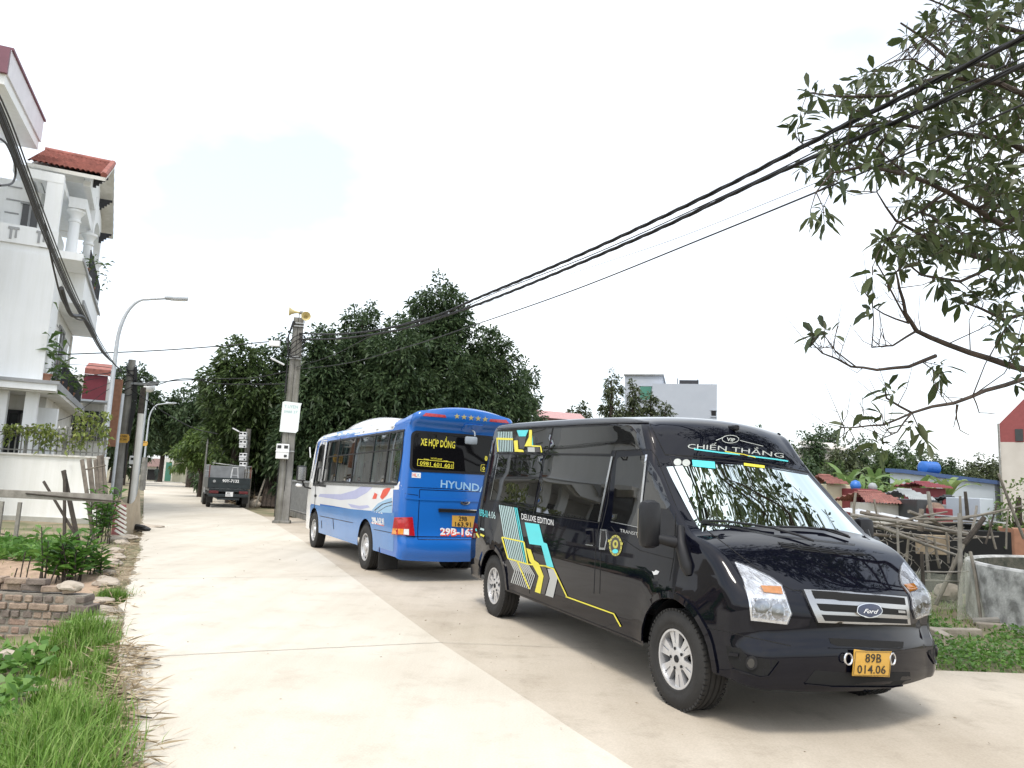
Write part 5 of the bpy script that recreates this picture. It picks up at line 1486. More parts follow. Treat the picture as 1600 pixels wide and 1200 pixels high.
# creeper over the railing
L_cr = leafmat('leaf_creeper', [(0.10, 0.15, 0.03), (0.19, 0.24, 0.06), (0.30, 0.33, 0.10)])
def vine(px0, px1, py0, py1, n, label, L=.13):
    c = (at((px0 + px1) / 2, (py0 + py1) / 2, WY - .1))
    t = empty('creeper', c, 0, label, 'climbing plant', 'creepers on the iron railing')
    P = []
    for _ in range(n):
        px, py = rngp.uniform(px0, px1), py0 + (py1 - py0) * rngp.beta(1.3, 2.2)
        q = at(px, py, WY - .05 + rngp.normal() * .12) - c
        P.append(q)
    P = np.array([tuple(p) for p in P]); D = rngp.normal(size=P.shape); D[:, 2] -= .3
    V, F = leaf_arrays(P, D, L * rngp.uniform(.6, 1.4, n), L * .55 * rngp.uniform(.7, 1.3, n), rngp, .4)
    mesh_np('foliage', V, F, L_cr, t)
    a = MB()
    for k in range(3):
        pts = [at(lerp(px0, px1, s), lerp(py0, py1, .25 + .2 * k) + 3 * math.sin(9 * s + k), WY - .02) - c for s in [i / 8 for i in range(9)]]
        a.tube(pts, .008, 4)
    a.build('stem', M['wood_dark'], t)
vine(4, 88, 662, 694, 290, 'yellow-green creeper along the left stretch of the iron railing')
vine(60, 130, 672, 712, 150, 'sparse creeper hanging through the middle of the iron railing')
vine(116, 172, 640, 706, 330, 'dense yellow-green creeper at the lamp-post end of the railing')

# ------------------------------------------------------------------ poles and lamps on the left verge
def street_lamp(base, h, label, arm=2.3, rise=1.0):
    t = empty('street_lamp', base, math.atan2(RN.y, RN.x), label, 'street lamp', 'curved-arm street lamps along the lane')
    a = MB(); a.lathe([(.001, 0), (.16, 0), (.16, .03), (.10, .06), (.085, .5), (.075, .52), (.055, h * .78)], 16); a.build('post', M['galv'], t, smooth=40)
    pts = [(0, 0, h * .77)]
    for k in range(1, 10):
        w = math.pi / 2 * k / 9
        pts.append((arm * .55 * (1 - math.cos(w)), 0, h * .77 + (h * .23 - .12) * math.sin(w)))
    pts.append((arm, 0, h))
    a = MB(); a.tube(pts, [.052] * 4 + [.045] * 4 + [.04] * (len(pts) - 8), 10); a.build('arm', M['galv'], t, smooth=50)
    a = MB(); a.box((arm + .28, 0, h + .035), (.66, .24, .10), bev=.035, rot=Matrix.Rotation(R(-5), 3, 'Y')); hd = a.build('lamp_head', M['galv'], t, smooth=40)
    a = MB(); a.box((arm + .32, 0, h - .022), (.42, .17, .012), rot=Matrix.Rotation(R(-5), 3, 'Y')); a.build('lamp_glass', M['white_ink'], hd)
    return t
lp = at(161, 720, 21.6); street_lamp((lp.x, lp.y, -.1), 6.9, 'tall grey curved-arm street lamp nearest the camera, in front of the white house', 1.2)
lp = at(222.5, 745, 56); street_lamp((lp.x, lp.y, -.05), 6.6, 'distant curved-arm street lamp further down the lane before dark trees', 1.2)
def pole(base, h, r0, r1, label, mt='concrete_pole', name='utility_pole', lean=(0, 0)):
    t = empty(name, base, 0, label, 'utility pole')
    a = MB(); a.cyl((0, 0, -.2), (lean[0], lean[1], h), r0, r1, n=14); a.build('shaft', M[mt], t, smooth=40)
    return t
PD = at(186, 742, 27.5); PDB = Vector((PD.x, PD.y, -.05))
t = pole(PDB, 5.65, .17, .13, 'dark round concrete pole wrapped in cables, beside the near street lamp')
a = MB()
for k in range(7):
    r_ = .2 + .05 * math.sin(k); z_ = 4.4 + .16 * k
    a.tube([(r_ * math.cos(w), r_ * math.sin(w), z_ + .15 * math.sin(w + k)) for w in [2 * math.pi * i / 14 for i in range(15)]], .018, 5)
for k in range(5):
    a.tube([(.17, .03 * k - .06, 5.4), (.21 + .02 * k, .05 * k - .1, 4.1), (.19, .03 * k - .05, 2.6), (.18, 0, 1.2)], .016, 5)
a.build('cable_wrap', M['cable'], t, smooth=50)
a = MB(); a.box((.45, -.05, 4.75), (1.2, .08, .08)); a.box((.95, -.05, 4.82), (.34, .1, .08)); a.build('cross_arm', M['steel'], t)
q = at(191, 740, 26.8)
t = pole((q.x + .28, q.y + .4, -.05), 3.6, .10, .10, 'square white post leaning beside the dark concrete pole', 'plaster_old', 'white_post', (-.05, 0))
q = at(209, 740, 31); t = pole((q.x, q.y, -.05), 5.0, .13, .11, 'dark thin pole behind the white post, by the meter box', 'wood_dark')
q = at(216.5, 740, 40); LG = pole((q.x, q.y, -.05), 5.9, .06, .05, 'thin pole topped by a round white lamp', 'galv', 'globe_lamp'); LG["category"] = 'street lamp'
a = MB(); a.lathe([(.001, -.30), (.16, -.26), (.28, -.1), (.30, .05), (.22, .2), (.001, .24)], 16, Matrix.Translation((.12, -.1, 6.0))); a.build('lamp_globe', M['bus_white'], LG, smooth=60)
q = at(178, 740, 25); t = pole((q.x, q.y, -.05), 4.1, .05, .05, 'thin grey pipe standing just left of the dark concrete pole', 'galv', 'pipe_post')
q = at(226, 742, 60)
t = pole((at(224, 742, 52).x, 52, -.05), 2.3, .22, .18, 'short thick pole half hidden near the distant street lamp', 'concrete_pole')
# signs, boxes
def sign(c, w, h, label, lines, col='plate_yellow', ink='plate_ink'):
    t = empty('small_sign', c, 0, label, 'sign', 'yellow notices on the lane poles')
    a = MB(); P = [(-w / 2, -h * .5), (w * .38, -h * .5), (w * .5, -h * .2), (w * .5, h * .25), (w * .42, h * .5), (-w / 2, h * .5)]
    a.prism(P, .02, Matrix.Rotation(R(90), 4, 'X')); a.build('panel', M[col], t)
    a = MB()
    for k, s in enumerate(lines): flat_text(a, s, (-w * .40, -.025, h * (.14 - .36 * k)), (1, 0, 0), (0, 0, 1), h * .22, bold=.02, width=w * .74)
    a.build('sign_lettering', M[ink], t)
c = at(191, 685, 27.1); sign(c, .52, .32, 'yellow painted notice fixed to the dark concrete pole', ["SUA DIEN", "NUOC 24H"])
c = at(225, 693, 55.5); sign(c, .55, .36, 'small yellow notice on the distant street lamp', ["24H"])
c = at(209, 719, 30.6); t = empty('meter_box', c, 0, 'pale grey meter box on the thin dark pole left of the lane', 'meter box')
a = MB(); a.box((0, 0, 0), (.30, .18, .34), bev=.02); a.build('case', M['bus_white'], t); a = MB(); a.box((0, -.095, .05), (.16, .01, .1)); a.build('meter_window', M['window_dark'], t)
c = at(180, 645, 26.0)
a = MB(); a.box(c, (.28, .05, 2.4)); tag(a.build('banner', M['terracotta']), 'narrow faded red vertical banner beside the near pole', 'banner')

# ------------------------------------------------------------------ garden plot on the left
def up_to(p, z): return Vector((p.x, p.y, z))
def gz(p): return ground_z(p.x, p.y)
bedpts = [(-9.6, 8.5), (-4.75, 8.5), (-4.9, 9.2), (-5.6, 10.6), (-7.6, 13.4), (-13, 13.4), (-13, 8.5)]
a = MB(); xs2 = [-13 + .25 * i for i in range(35)]; ys2 = [8.45 + .25 * i for i in range(21)]
for y in ys2:
    for x in xs2: a.v.append((x, y, max(ground_z(x, y) + .03, -.16) + .05 * mnoise.noise(Vector((x * 3, y * 3, 2)))))
for j in range(len(ys2) - 1):
    for i in range(len(xs2) - 1):
        cx_, cy_ = xs2[i] + .12, ys2[j] + .12
        if lat(cx_, cy_) < -.32: a.f.append((j * 35 + i, j * 35 + i + 1, (j + 1) * 35 + i + 1, (j + 1) * 35 + i)); a.m.append(0)
tag(a.build('garden_soil', M['soil'], smooth=80), kind='structure')
# brick wall with loose bricks
M['brick_old'] = brickmat('brick_old', (0.30, 0.215, 0.17), (0.22, 0.15, 0.12), (0.26, 0.235, 0.20), 1.0, .22, .085)
M['brick_loose'] = mat('brick_loose', (0.38, 0.29, 0.22), 0.95, col2=(0.22, 0.16, 0.125), scale=9, bump=0.6, bscale=40)
M['brick_dark'] = mat('brick_dark', (0.21, 0.17, 0.145), 0.95, var=0.4, scale=9, bump=0.6, bscale=40)
BW = empty('brick_wall', (-6.6, 8.22, 0), 0, 'old weathered brick wall at the garden edge beside the road', 'brick wall')
rb = random.Random(8)
M['mortar'] = mat('mortar', (0.29, 0.26, 0.22), 0.95, var=0.3, scale=8, bump=0.5)
a = MB(); a.box((-.05, .0, -.14), (4.3, .19, .66)); a.build('mortar_core', M['mortar'], BW)
cols3 = [MB(), MB(), MB()]
M['brick_red'] = mat('brick_red', (0.33, 0.215, 0.165), 0.95, col2=(0.25, 0.19, 0.155), scale=8, bump=0.6, bscale=40)
for r_ in range(8):
    z = -.44 + r_ * .083
    header = r_ % 2 == 1
    x = -2.2 + (0.06 if header else 0)
    while x < 2.06:
        L_ = .105 if header else .215
        if rb.random() > .07:
            k = 2 if rb.random() < .10 else (1 if rb.random() < (.45 if header else .18) else 0)
            cols3[k].box((x + L_ / 2 + rb.uniform(-.006, .006), rb.uniform(-.014, .012), z + rb.uniform(-.004, .004)), (L_ - rb.uniform(.008, .026), .225, .072 - rb.uniform(0, .012)), rot=Matrix.Rotation(rb.uniform(-.05, .05), 3, 'Y') @ Matrix.Rotation(rb.uniform(-.05, .05), 3, 'Z'), bev=rb.uniform(.006, .016))
        x += L_ + .004
for k, nm in enumerate(('brick_loose', 'brick_dark', 'brick_red')): tag(cols3[k].build('brick_courses', M[nm], BW), kind='stuff')
labels_b = iter(range(200))
def brick(c, rz, tilt, mtn, label, half=False):
    o = MB().box((0, 0, 0), (.13 if half else .215, .105, .065), bev=.01).build('loose_brick', M[mtn])
    o.location = c; o.rotation_euler = (tilt[0], tilt[1], rz)
    return tag(o, label, 'brick', 'loose bricks on the garden wall')
xb = -8.6
rows_b = [(.235, 17, -8.35), (.305, 15, -8.2)]
kk = 0
for zrow, nrow, x0 in rows_b:
    x = x0
    for i in range(nrow):
        if zrow > .3 and rb.random() < .25 and x < -5: x += .2; continue
        half = rb.random() < .22
        brick((x + (.07 if half else .11), 8.22 + rb.uniform(-.04, .04), zrow + rb.uniform(0, .006)), rb.uniform(-.45, .45), (rb.uniform(-.10, .10), rb.uniform(-.12, .12)), rb.choice(['brick_loose', 'brick_loose', 'brick_dark', 'brick_loose']),
              'dusty loose brick laid dry along the top of the garden wall', half)
        x += (.15 if half else .235)
        if x > -4.55: break
def rock(c, r, mtn, name, label, cat, group=None, seed=0, sq=(1, 1, .7)):
    bm = bmesh.new(); bmesh.ops.create_icosphere(bm, subdivisions=3, radius=1)
    for v in bm.verts:
        d = 1 + .38 * mnoise.noise(v.co * 1.3 + Vector((seed * 3.7, seed, 0))) + .14 * mnoise.noise(v.co * 3.1 + Vector((seed, 0, 5)))
        v.co = Vector((v.co.x * sq[0], v.co.y * sq[1], v.co.z * sq[2])) * d * r
    me = bpy.data.meshes.new(name); bm.to_mesh(me); bm.free(); me.materials.append(M[mtn])
    me.polygons.foreach_set("use_smooth", [True] * len(me.polygons)); me.set_sharp_from_angle(angle=R(28))
    o = bpy.data.objects.new(name, me); COL.objects.link(o); o.location = c
    return tag(o, label, cat, group)
M['stone'] = mat('stone', (0.46, 0.40, 0.33), 0.95, col2=(0.30, 0.26, 0.21), scale=6, bump=0.6, bscale=25)
rock((-4.70, 8.2, .27), .095, 'stone', 'stone', 'rough pale stone on the road end of the brick wall', 'stone', seed=1, sq=(1.5, .9, .6))
for i, (px, py, r_) in enumerate([(160, 955, .12), (172, 967, .10), (155, 975, .14), (168, 912, .13), (163, 900, .09), (176, 882, .12), (170, 893, .10), (184, 872, .12), (178, 862, .14), (190, 850, .12), (158, 940, .1), (182, 846, .15), (18, 1012, .08), (175, 905, .07)]):
    p = gp(px, py, -.02); rock((p.x, p.y, max(ground_z(p.x, p.y), -.1) + r_ * .25), r_, 'stone', 'kerb_stone', 'rough dusty stone lying along the left road edge', 'stone', 'stones along the left road edge', seed=i + 5, sq=(1.3, .9, .55))
# stakes in the soil
for i, (px, py, h) in enumerate([(62, 908, .55), (20, 912, .22), (30, 908, .42), (40, 906, .34)]):
    p = gp(px, py, -.15); p.y = max(p.y, 8.45)
    a = MB(); a.tube([(0, 0, -.1), (.01, .01, h * .5), (.035, 0, h)], [.02, .018, .015] if i == 0 else .009, 6); o = a.build('garden_stake', M['wood_dark']); o.location = (p.x, p.y, -.15)
    tag(o, ['thick dark stake stuck in the soil behind the brick wall', 'shortest thin stake behind the bricks', 'tall thin bent stake behind the bricks', 'middle thin stake behind the bricks'][i], 'stake')
# leafy shrubs
L_sh = leafmat('leaf_shrub', [(0.05, 0.13, 0.02), (0.09, 0.21, 0.035), (0.15, 0.29, 0.06)], .4, .35)
def shrub(c, h, stems, label, L=.22, spread=.25, leaves=16, lean=0.35):
    t = empty('leafy_shrub', c, 0, label, 'shrub', 'broad-leaved young shrubs behind the brick wall')
    a = MB(); Ps, Ds = [], []
    for s in range(stems):
        w = rngp.uniform(0, 6.28); tilt = rngp.uniform(.05, lean)
        b0 = np.array([rngp.normal() * spread * .4, rngp.normal() * spread * .4, -.05])
        hh = h * rngp.uniform(.6, 1.05)
        tip = b0 + np.array([math.cos(w) * tilt * hh, math.sin(w) * tilt * hh, hh])
        mid = (b0 + tip) / 2 + np.array([0, 0, .03])
        a.tube([tuple(b0), tuple(mid), tuple(tip)], [.012, .010, .006], 5)
        for k in range(leaves):
            f = .35 + .65 * k / leaves
            p = b0 * (1 - f) + tip * f; an = w + k * 2.4
            Ps.append(p); Ds.append([math.cos(an), math.sin(an), .35 + .5 * f])
    a.build('stem', M['wood_dark'], t, smooth=50)
    n = len(Ps)
    V, F = leaf_arrays(np.array(Ps), np.array(Ds), L * rngp.uniform(.7, 1.25, n), L * .34 * rngp.uniform(.8, 1.2, n), rngp, .3, .35)
    mesh_np('foliage', V, F, L_sh, t)
for i, (px, py, h, s, lb) in enumerate([(112, 912, .80, 9, 'bushy broad-leaved shrub right behind the road end of the brick wall'), (94, 910, .72, 7, 'dense broad-leaved shrub left of the bushiest one behind the bricks'),
                                    (74, 912, .85, 4, 'lanky broad-leaved shrub with bare lower stems behind the bricks'), (130, 905, .62, 6, 'small broad-leaved shrub nearest the road behind the bricks')]):
    p = gp(px, py, -.12); p.y = max(8.55, p.y); shrub((p.x, p.y, -.14), h, s, lb)
p = gp(160, 850, -.05); shrub((p.x, p.y, -.1), 1.25, 8, 'tall narrow broad-leaved shrub at the end of the plank barrier', .24, .3, 18, .22)
p = gp(152, 840, -.05); shrub((p.x - .1, p.y + .3, -.1), 1.05, 5, 'slender leafy shrub against the leaning planks', .24, .2, 16, .25)
p = Vector((-5.95, 8.5, -.14)); shrub((-6.05, 8.62, -.1), .34, 5, 'low leafy sprig at the left edge behind the bricks', .2, .1, 7, .5)
# low vegetable bed
L_veg = leafmat('leaf_vegetable', [(0.07, 0.16, 0.03), (0.12, 0.25, 0.05), (0.19, 0.33, 0.08)], .4, .35)
n = 2600
yy = rngp.uniform(12.2, 14.2, n); oo_ = rngp.uniform(-4.3, -1.15, n)
xx = (oo_ - RN.y * yy) / RN.x
P = np.stack([xx, yy, np.array([ground_z(x, y) for x, y in zip(xx, yy)]) + rngp.uniform(.02, .16, n)], 1); D = rngp.normal(size=(n, 3)); D[:, 2] = np.abs(D[:, 2]) * .9
V, F = leaf_arrays(P, D, rngp.uniform(.10, .24, n), rngp.uniform(.05, .10, n), rngp, .3)
tag(mesh_np('vegetable_bed', V, F, L_veg), 'low bed of green vegetable leaves in front of the plank barrier', 'vegetable bed', kind='stuff')
n = 5200
xx = rngp.uniform(-6.2, -2.6, n); yy = rngp.uniform(4.3, 7.6, n); ok = (xx * RN.x + yy * RN.y < -.55) & (np.array([mnoise.noise(Vector((x * 1.6, y * 1.6, 9))) for x, y in zip(xx, yy)]) > -.08)
xx, yy = xx[ok], yy[ok]; n = len(xx)
P = np.stack([xx, yy, np.array([ground_z(x, y) for x, y in zip(xx, yy)]) + rngp.uniform(.02, .18, n)], 1); D = rngp.normal(size=(n, 3)); D[:, 2] = np.abs(D[:, 2]) * .8
V, F = leaf_arrays(P, D, rngp.uniform(.08, .18, n), rngp.uniform(.04, .09, n), rngp, .3)
tag(mesh_np('weeds', V, F, L_veg), 'broad-leaved weeds below the brick wall', 'weeds', kind='stuff')
# plank barrier: rail on posts
yR = 14.6
r0, r1 = at(-60, 768, yR), at(176, 779, yR - .2)
PB = empty('plank_barrier', Vector(((r0.x + r1.x) / 2, (r0.y + r1.y) / 2, 0)), math.atan2(r1.y - r0.y, r1.x - r0.x), 'weathered horizontal plank on thin posts in front of the white wall', 'barrier')
ln_ = (r1 - r0).length
a = MB(); a.box((0, 0, (r0.z + r1.z) / 2), (ln_, .035, .155), rot=Matrix.Rotation(-math.asin((r1.z - r0.z) / ln_), 3, 'Y'), bev=.006); a.build('plank', M['wood_pale'], PB)
for px in (4, 35):
    c = PB.location; q = at(px, 780, yR); x = (q.xy - c.xy).length * (-1 if q.x < c.x else 1)
    a = MB(); a.box((x, .04, .20), (.10 if px == 4 else .07, .04, 1.2)); a.build('post', M['wood_pale'], PB)
a = MB(); a.tube([(-.2, -.03, .98), (1.0, -.04, .93), (1.75, -.06, .91)], .016, 5); a.build('batten', M['wood_dark'], PB)
q0, q1 = at(2, 834, yR), at(40, 840, yR)
a = MB(); a.tube([q0, q1], .015, 5); tag(a.build('fallen_stick', M['wood_dark']), 'thin dark stick lying between the two barrier posts', 'stick')
# leaning palings
for i, (p0_, p1_, w_, y_, lb) in enumerate([((126, 822), (99, 735), .09, 15.3, 'dark paling leaning left, third from the white wall corner'), ((104, 832), (101, 735), .06, 15.2, 'thin dark upright paling left of the leaning ones'), ((125, 815), (68, 752), .05, 15.25, 'long thin stick leaning far to the left across the palings'),
                                       ((150, 820), (128, 718), .08, 15.6, 'leaning paling at the left of the nailed group'), ((151, 770), (139, 716), .10, 15.9, 'second paling of the nailed group near the lamp'), ((158, 772), (149, 718), .08, 15.95, 'third paling of the nailed group near the lamp'),
                                       ((162, 762), (155, 712), .10, 16.0, 'fourth paling of the nailed group near the lamp'), ((170, 760), (159, 711), .08, 16.05, 'last and most upright paling of the nailed group')]):
    A_, B_ = at(*p0_, y_), at(*p1_, y_ + .25)
    A_.z -= .35
    d = (B_ - A_); L_ = d.length; zq = d.normalized(); xq = Vector((1, 0, 0)); xq = (xq - zq * xq.dot(zq)).normalized(); yq = zq.cross(xq)
    rm_ = Matrix((xq, yq, zq)).transposed()
    o = MB().box((0, 0, L_ / 2), (w_, .03, L_), bev=.004).build('fence_paling', M['wood_dark'] if i < 3 else M['wood_old'])
    o.matrix_world = Matrix.Translation(A_) @ rm_.to_4x4()
    tag(o, lb, 'paling', 'old palings leaning by the white wall')
a = MB(); a.tube([at(131, 734, 15.85), at(165, 727, 15.9)], .018, 5); tag(a.build('cross_batten', M['wood_old']), 'thin batten nailed across the group of leaning palings', 'batten')
# sacking screen and striped board
M['sack'] = mat('sack', (0.42, 0.355, 0.26), 0.95, col2=(0.34, 0.28, 0.20), scale=5, bump=0.3, bscale=90)
q0, q1, q2 = at(180, 772, 16.8), at(205, 778, 17.6), at(219, 762, 19.0)
a = MB(); N_ = 30; K_ = 12
for j in range(K_ + 1):
    v = j / K_
    for i in range(N_ + 1):
        u = i / N_
        p = q0.lerp(q1, u * 2) if u < .5 else q1.lerp(q2, u * 2 - 1)
        top = p.z - .16 * math.sin(math.pi * u) + .02 * math.sin(17 * u)
        fold = .05 * math.sin(u * 26 + 2 * v) * (v ** .6) + .03 * math.sin(u * 11)
        a.v.append((p.x + fold * .8 + .14 * v * (u > .8) * (u - .8) * 5, p.y - fold * .4, lerp(top, -.05, v)))
for j in range(K_):
    for i in range(N_): a.f.append((j * (N_ + 1) + i, (j + 1) * (N_ + 1) + i, (j + 1) * (N_ + 1) + i + 1, j * (N_ + 1) + i + 1)); a.m.append(0)
tag(a.build('sacking_screen', M['sack'], smooth=70), 'beige sacking hung as a screen at the road edge near the poles', 'screen')
SB = empty('striped_board', at(186, 812, 16.4), 0, 'small slatted white and red board propped at the end of the sacking', 'board')
a = MB()
for k in range(7):
    z = .30 - .1 * k
    a.box((.02 * k * .6, 0, z), (.30, .02, .045), rot=Matrix.Rotation(R(28), 3, 'Y'))
a.build('slat', M['plaster_old'], SB)
a = MB(); a.box((-.02, .025, .0), (.26, .015, .66)); a.build('backing', mat('faded_red', (0.36, 0.13, 0.13), .8, var=.3), SB)
# rubbish heap
rock(gp(215, 829) + Vector((0, 0, .05)), .18, 'cable', 'rubbish_bag', 'black plastic rubbish bag on the left road edge', 'rubbish bag', seed=3, sq=(1.5, .8, .6))
rock(gp(206, 826) + Vector((0, 0, .05)), .16, 'plaster_old', 'rubbish_bag', 'whitish rubbish bag beside the black one', 'rubbish bag', seed=4, sq=(1.2, .8, .7))
rock(gp(228, 823) + Vector((0, 0, .0)), .25, 'stone', 'rubble_heap', 'low heap of dusty rubble beside the rubbish bags', 'rubble', seed=9, sq=(2, 1, .3))
rock(gp(195, 842) + Vector((0, 0, .04)), .15, 'stone', 'kerb_stone', 'flat slab of broken concrete below the sacking', 'stone', seed=19, sq=(2.2, 1, .4))
# grass
L_gr = leafmat('leaf_grass', [(0.07, 0.155, 0.02), (0.13, 0.25, 0.035), (0.19, 0.33, 0.06), (0.27, 0.34, 0.11)], .5, .3)
L_dry = leafmat('straw', [(0.34, 0.27, 0.17), (0.44, 0.36, 0.25), (0.26, 0.20, 0.13)], .9, .1)
def blades(P, H, Wd, lean, rng):
    n = len(P)
    an = rng.uniform(0, 2 * math.pi, n); dx = np.stack([np.cos(an), np.sin(an), np.zeros(n)], 1)
    sd = np.stack([-np.sin(an), np.cos(an), np.zeros(n)], 1)
    up = np.array([0, 0, 1.0])
    ln = lean[:, None]; H_ = H[:, None]; w = Wd[:, None]
    m = P + up * H_ * .6 + dx * H_ * ln * .35
    tp_ = P + up * H_ * (1 - .35 * ln) + dx * H_ * ln * 1.0
    V = np.stack([P - sd * w, P + sd * w, m + sd * w * .7, m - sd * w * .7, tp_], 1).reshape(-1, 3)
    idx = np.arange(n)[:, None] * 5
    F = np.concatenate([idx + np.array([[0, 1, 2, 3]]), idx + np.array([[3, 2, 4, 4]])], 0)
    return V, F
def grass_mesh(name, V, F, mt, parent=None):
    q = F[:len(F) // 2]; t = F[len(F) // 2:][:, :3]
    me = bpy.data.meshes.new(name)
    allf = np.concatenate([q.ravel(), t.ravel()]); starts = np.concatenate([np.arange(len(q)) * 4, len(q) * 4 + np.arange(len(t)) * 3])
    me.vertices.add(len(V)); me.vertices.foreach_set("co", V.astype(np.float32).ravel())
    me.loops.add(len(allf)); me.loops.foreach_set("vertex_index", allf.astype(np.int32))
    me.polygons.add(len(starts)); me.polygons.foreach_set("loop_start", starts.astype(np.int32))
    me.update(calc_edges=True); me.validate(); me.materials.append(mt)
    o = bpy.data.objects.new(name, me); COL.objects.link(o)
    if parent is not None: o.parent = parent
    return o
def clumps(cs, per, rad, h, rng, w=.0045, lean=(.15, .8)):
    P = []; H = []; 
    for (x, y, s) in cs:
        n = int(per * s)
        r_ = rng.normal(size=(n, 2)) * rad * s
        P.append(np.stack([x + r_[:, 0], y + r_[:, 1], np.array([ground_z(x + a_, y + b_) - .02 for a_, b_ in r_])], 1)); H.append(h * s * rng.uniform(.45, 1.15, n))
    P = np.concatenate(P); H = np.concatenate(H); n = len(P)
    return blades(P, H, np.full(n, w) * rng.uniform(.7, 1.4, n), rng.uniform(lean[0], lean[1], n), rng)
cs = []
for (px, py, s) in [(150, 1010, 1.0), (130, 1000, .9), (165, 1000, .9), (170, 1025, .8), (110, 1015, .8), (148, 985, .8), (185, 1015, .7), (120, 1055, .6), (150, 1060, .6), (60, 1150, 1.0), (100, 1160, 1.1), (140, 1170, 1.1), (40, 1190, 1.0), (90, 1200, 1.1), (150, 1210, 1.0), (170, 1150, .9),
                    (130, 1130, .9), (10, 1220, 1.0), (70, 1235, 1.1), (130, 1250, 1.1), (180, 1190, .8), (20, 1270, 1.2), (100, 1290, 1.2), (165, 1260, .9), (160, 1100, .7), (90, 1100, .6), (175, 1080, .6), (180, 1050, .6), (90, 1030, .6), (60, 1050, .4), (30, 1070, .4)]:
    p = gp(px - 22, py, -.08); cs.append((p.x, p.y, s))
V, F = clumps(cs, 330, .105, .30, rngp, lean=(.1, .7))
tag(grass_mesh('verge_grass', V, F, L_gr), 'tall green grass growing along the left road edge in the foreground', 'grass', kind='stuff')
p = gp(175, 936, -.03)
n_ = 40
Vd, Fd = clumps([(x_, y_, .8 * s_) for x_, y_, s_ in cs[::2]], 60, .16, .30, rngp, lean=(.3, 1.3))
tag(grass_mesh('dead_grass', Vd, Fd, L_dry), 'dry dead blades mixed into the roadside grass', 'grass', kind='stuff')
V, F = clumps([(p.x, p.y, .8), (p.x + .05, p.y + .05, .7), (p.x - .08, p.y, .6)], 330, .10, .28, rngp, lean=(.2, 1.0))
tag(grass_mesh('grass_tuft', V, F, L_gr), 'single round tuft of grass on the road beside the brick wall end', 'grass tuft')
# short grass over the ground: left plot and right field
n = 5200
xx = np.concatenate([rngp.uniform(-6.5, -2.0, 3800), rngp.uniform(-12, -5, 1400)]); yy = np.concatenate([rngp.uniform(3.0, 8.0, 3800), rngp.uniform(11, 19, 1400)])
ok = xx * RN.x + yy * RN.y < -.12
xx, yy = xx[ok], yy[ok]; n = len(xx)
P = np.stack([xx, yy, np.array([ground_z(x, y) - .01 for x, y in zip(xx, yy)])], 1)
V, F = blades(P, rngp.uniform(.05, .16, n), np.full(n, .005), rngp.uniform(.3, 1.2, n), rngp)
tag(grass_mesh('short_grass', V, F, L_gr), 'thin short grass over the left plot', 'grass', kind='stuff')
# dry straw along the edge
n = 2600
yy = np.concatenate([rngp.uniform(3.2, 6.8, 1700), rngp.uniform(6.8, 19, 900)]); oo_ = rngp.normal(-.02, .10, n) + np.where(yy < 6.8, .0, -.1)
xx = (oo_ - RN.y * yy) / RN.x
P = np.stack([xx, yy, np.where(oo_ > .0, .012, -.02) + rngp.uniform(0, .04, n)], 1)
D = rngp.normal(size=(n, 3)); D[:, 2] *= .12
V, F = leaf_arrays(P, D, rngp.uniform(.06, .26, n), rngp.uniform(.006, .018, n), rngp, .03)
tag(mesh_np('dry_straw', V, F, L_dry), 'dry straw and husks scattered along the left road edge', 'straw', kind='stuff')
for (px, py, L_, an) in [(205, 1094, .28, .1), (210, 1121, .22, .05), (222, 1030, .3, -.05), (231, 1040, .2, .3), (214, 1013, .16, .2), (196, 1085, .25, -.5)]:
    p = gp(px, py, .015); a = MB(); d = Vector((math.cos(an), math.sin(an), 0)) * L_ / 2
    a.tube([p - d, p + Vector((0, 0, .01)), p + d], [.006, .008, .004], 5); tag(a.build('twig', M['wood_dark'] if L_ > .21 else M['wood_pale']), 'short dry twig lying on the left side of the road', 'twig', 'twigs on the road')
n = 260
yy = rngp.uniform(3.5, 24, n); oo_ = rngp.uniform(.15, 6.2, n); xx = (oo_ - RN.y * yy) / RN.x
P = np.stack([xx, yy, np.full(n, .008)], 1); D = rngp.normal(size=(n, 3)); D[:, 2] *= .05
V, F = leaf_arrays(P, D, rngp.uniform(.008, .035, n), rngp.uniform(.005, .014, n), rngp, 0)
tag(mesh_np('road_litter', V, F, leafmat('litter', [(0.2, 0.15, 0.1), (0.3, 0.24, 0.16), (0.1, 0.08, 0.05)], .9, 0)), 'scattered dead leaf bits on the concrete', 'leaf litter', kind='stuff')
# ------------------------------------------------------------------ beyond the lay-by: the twin concrete pole and what hangs on it
pb_ = gp(440, 817)
UP = empty('utility_pole', (pb_.x, pb_.y, 0), R(10), 'tall grey twin-shaft concrete pole between the lane and the bus', 'utility pole')
H_P = 6.75
UP.scale = (.74, .85, 1)
a = MB()
for sx in (-1, 1):
    vs = []
    for z, w, d in ((0, .145, .15), (H_P, .10, .105)):
        cx_ = sx * (.15 if z == 0 else .112)
        vs += [(cx_ - w, -d, z), (cx_ + w, -d, z), (cx_ + w, d, z), (cx_ - w, d, z)]
    o_ = MB().add(vs, [(0, 1, 5, 4), (1, 2, 6, 5), (2, 3, 7, 6), (3, 0, 4, 7), (4, 5, 6, 7)]).build('shaft', M['concrete_pole'], UP)
a = MB(); a.box((0, .03, H_P / 2), (.1, .12, H_P - .05)); a.build('web', M['concrete_pole'], UP)
a = MB(); a.box((0, 0, .03), (.74, .5, .10), bev=.02); a.build('footing', M['concrete_pole'], UP)
for z in (5.35, 5.42, 6.45, 6.55, 2.3):
    a = MB(); w = lerp(.62, .46, z / H_P); a.box((0, 0, z), (w, .34, .035)); a.build('steel_band', M['steel'], UP)
a = MB()
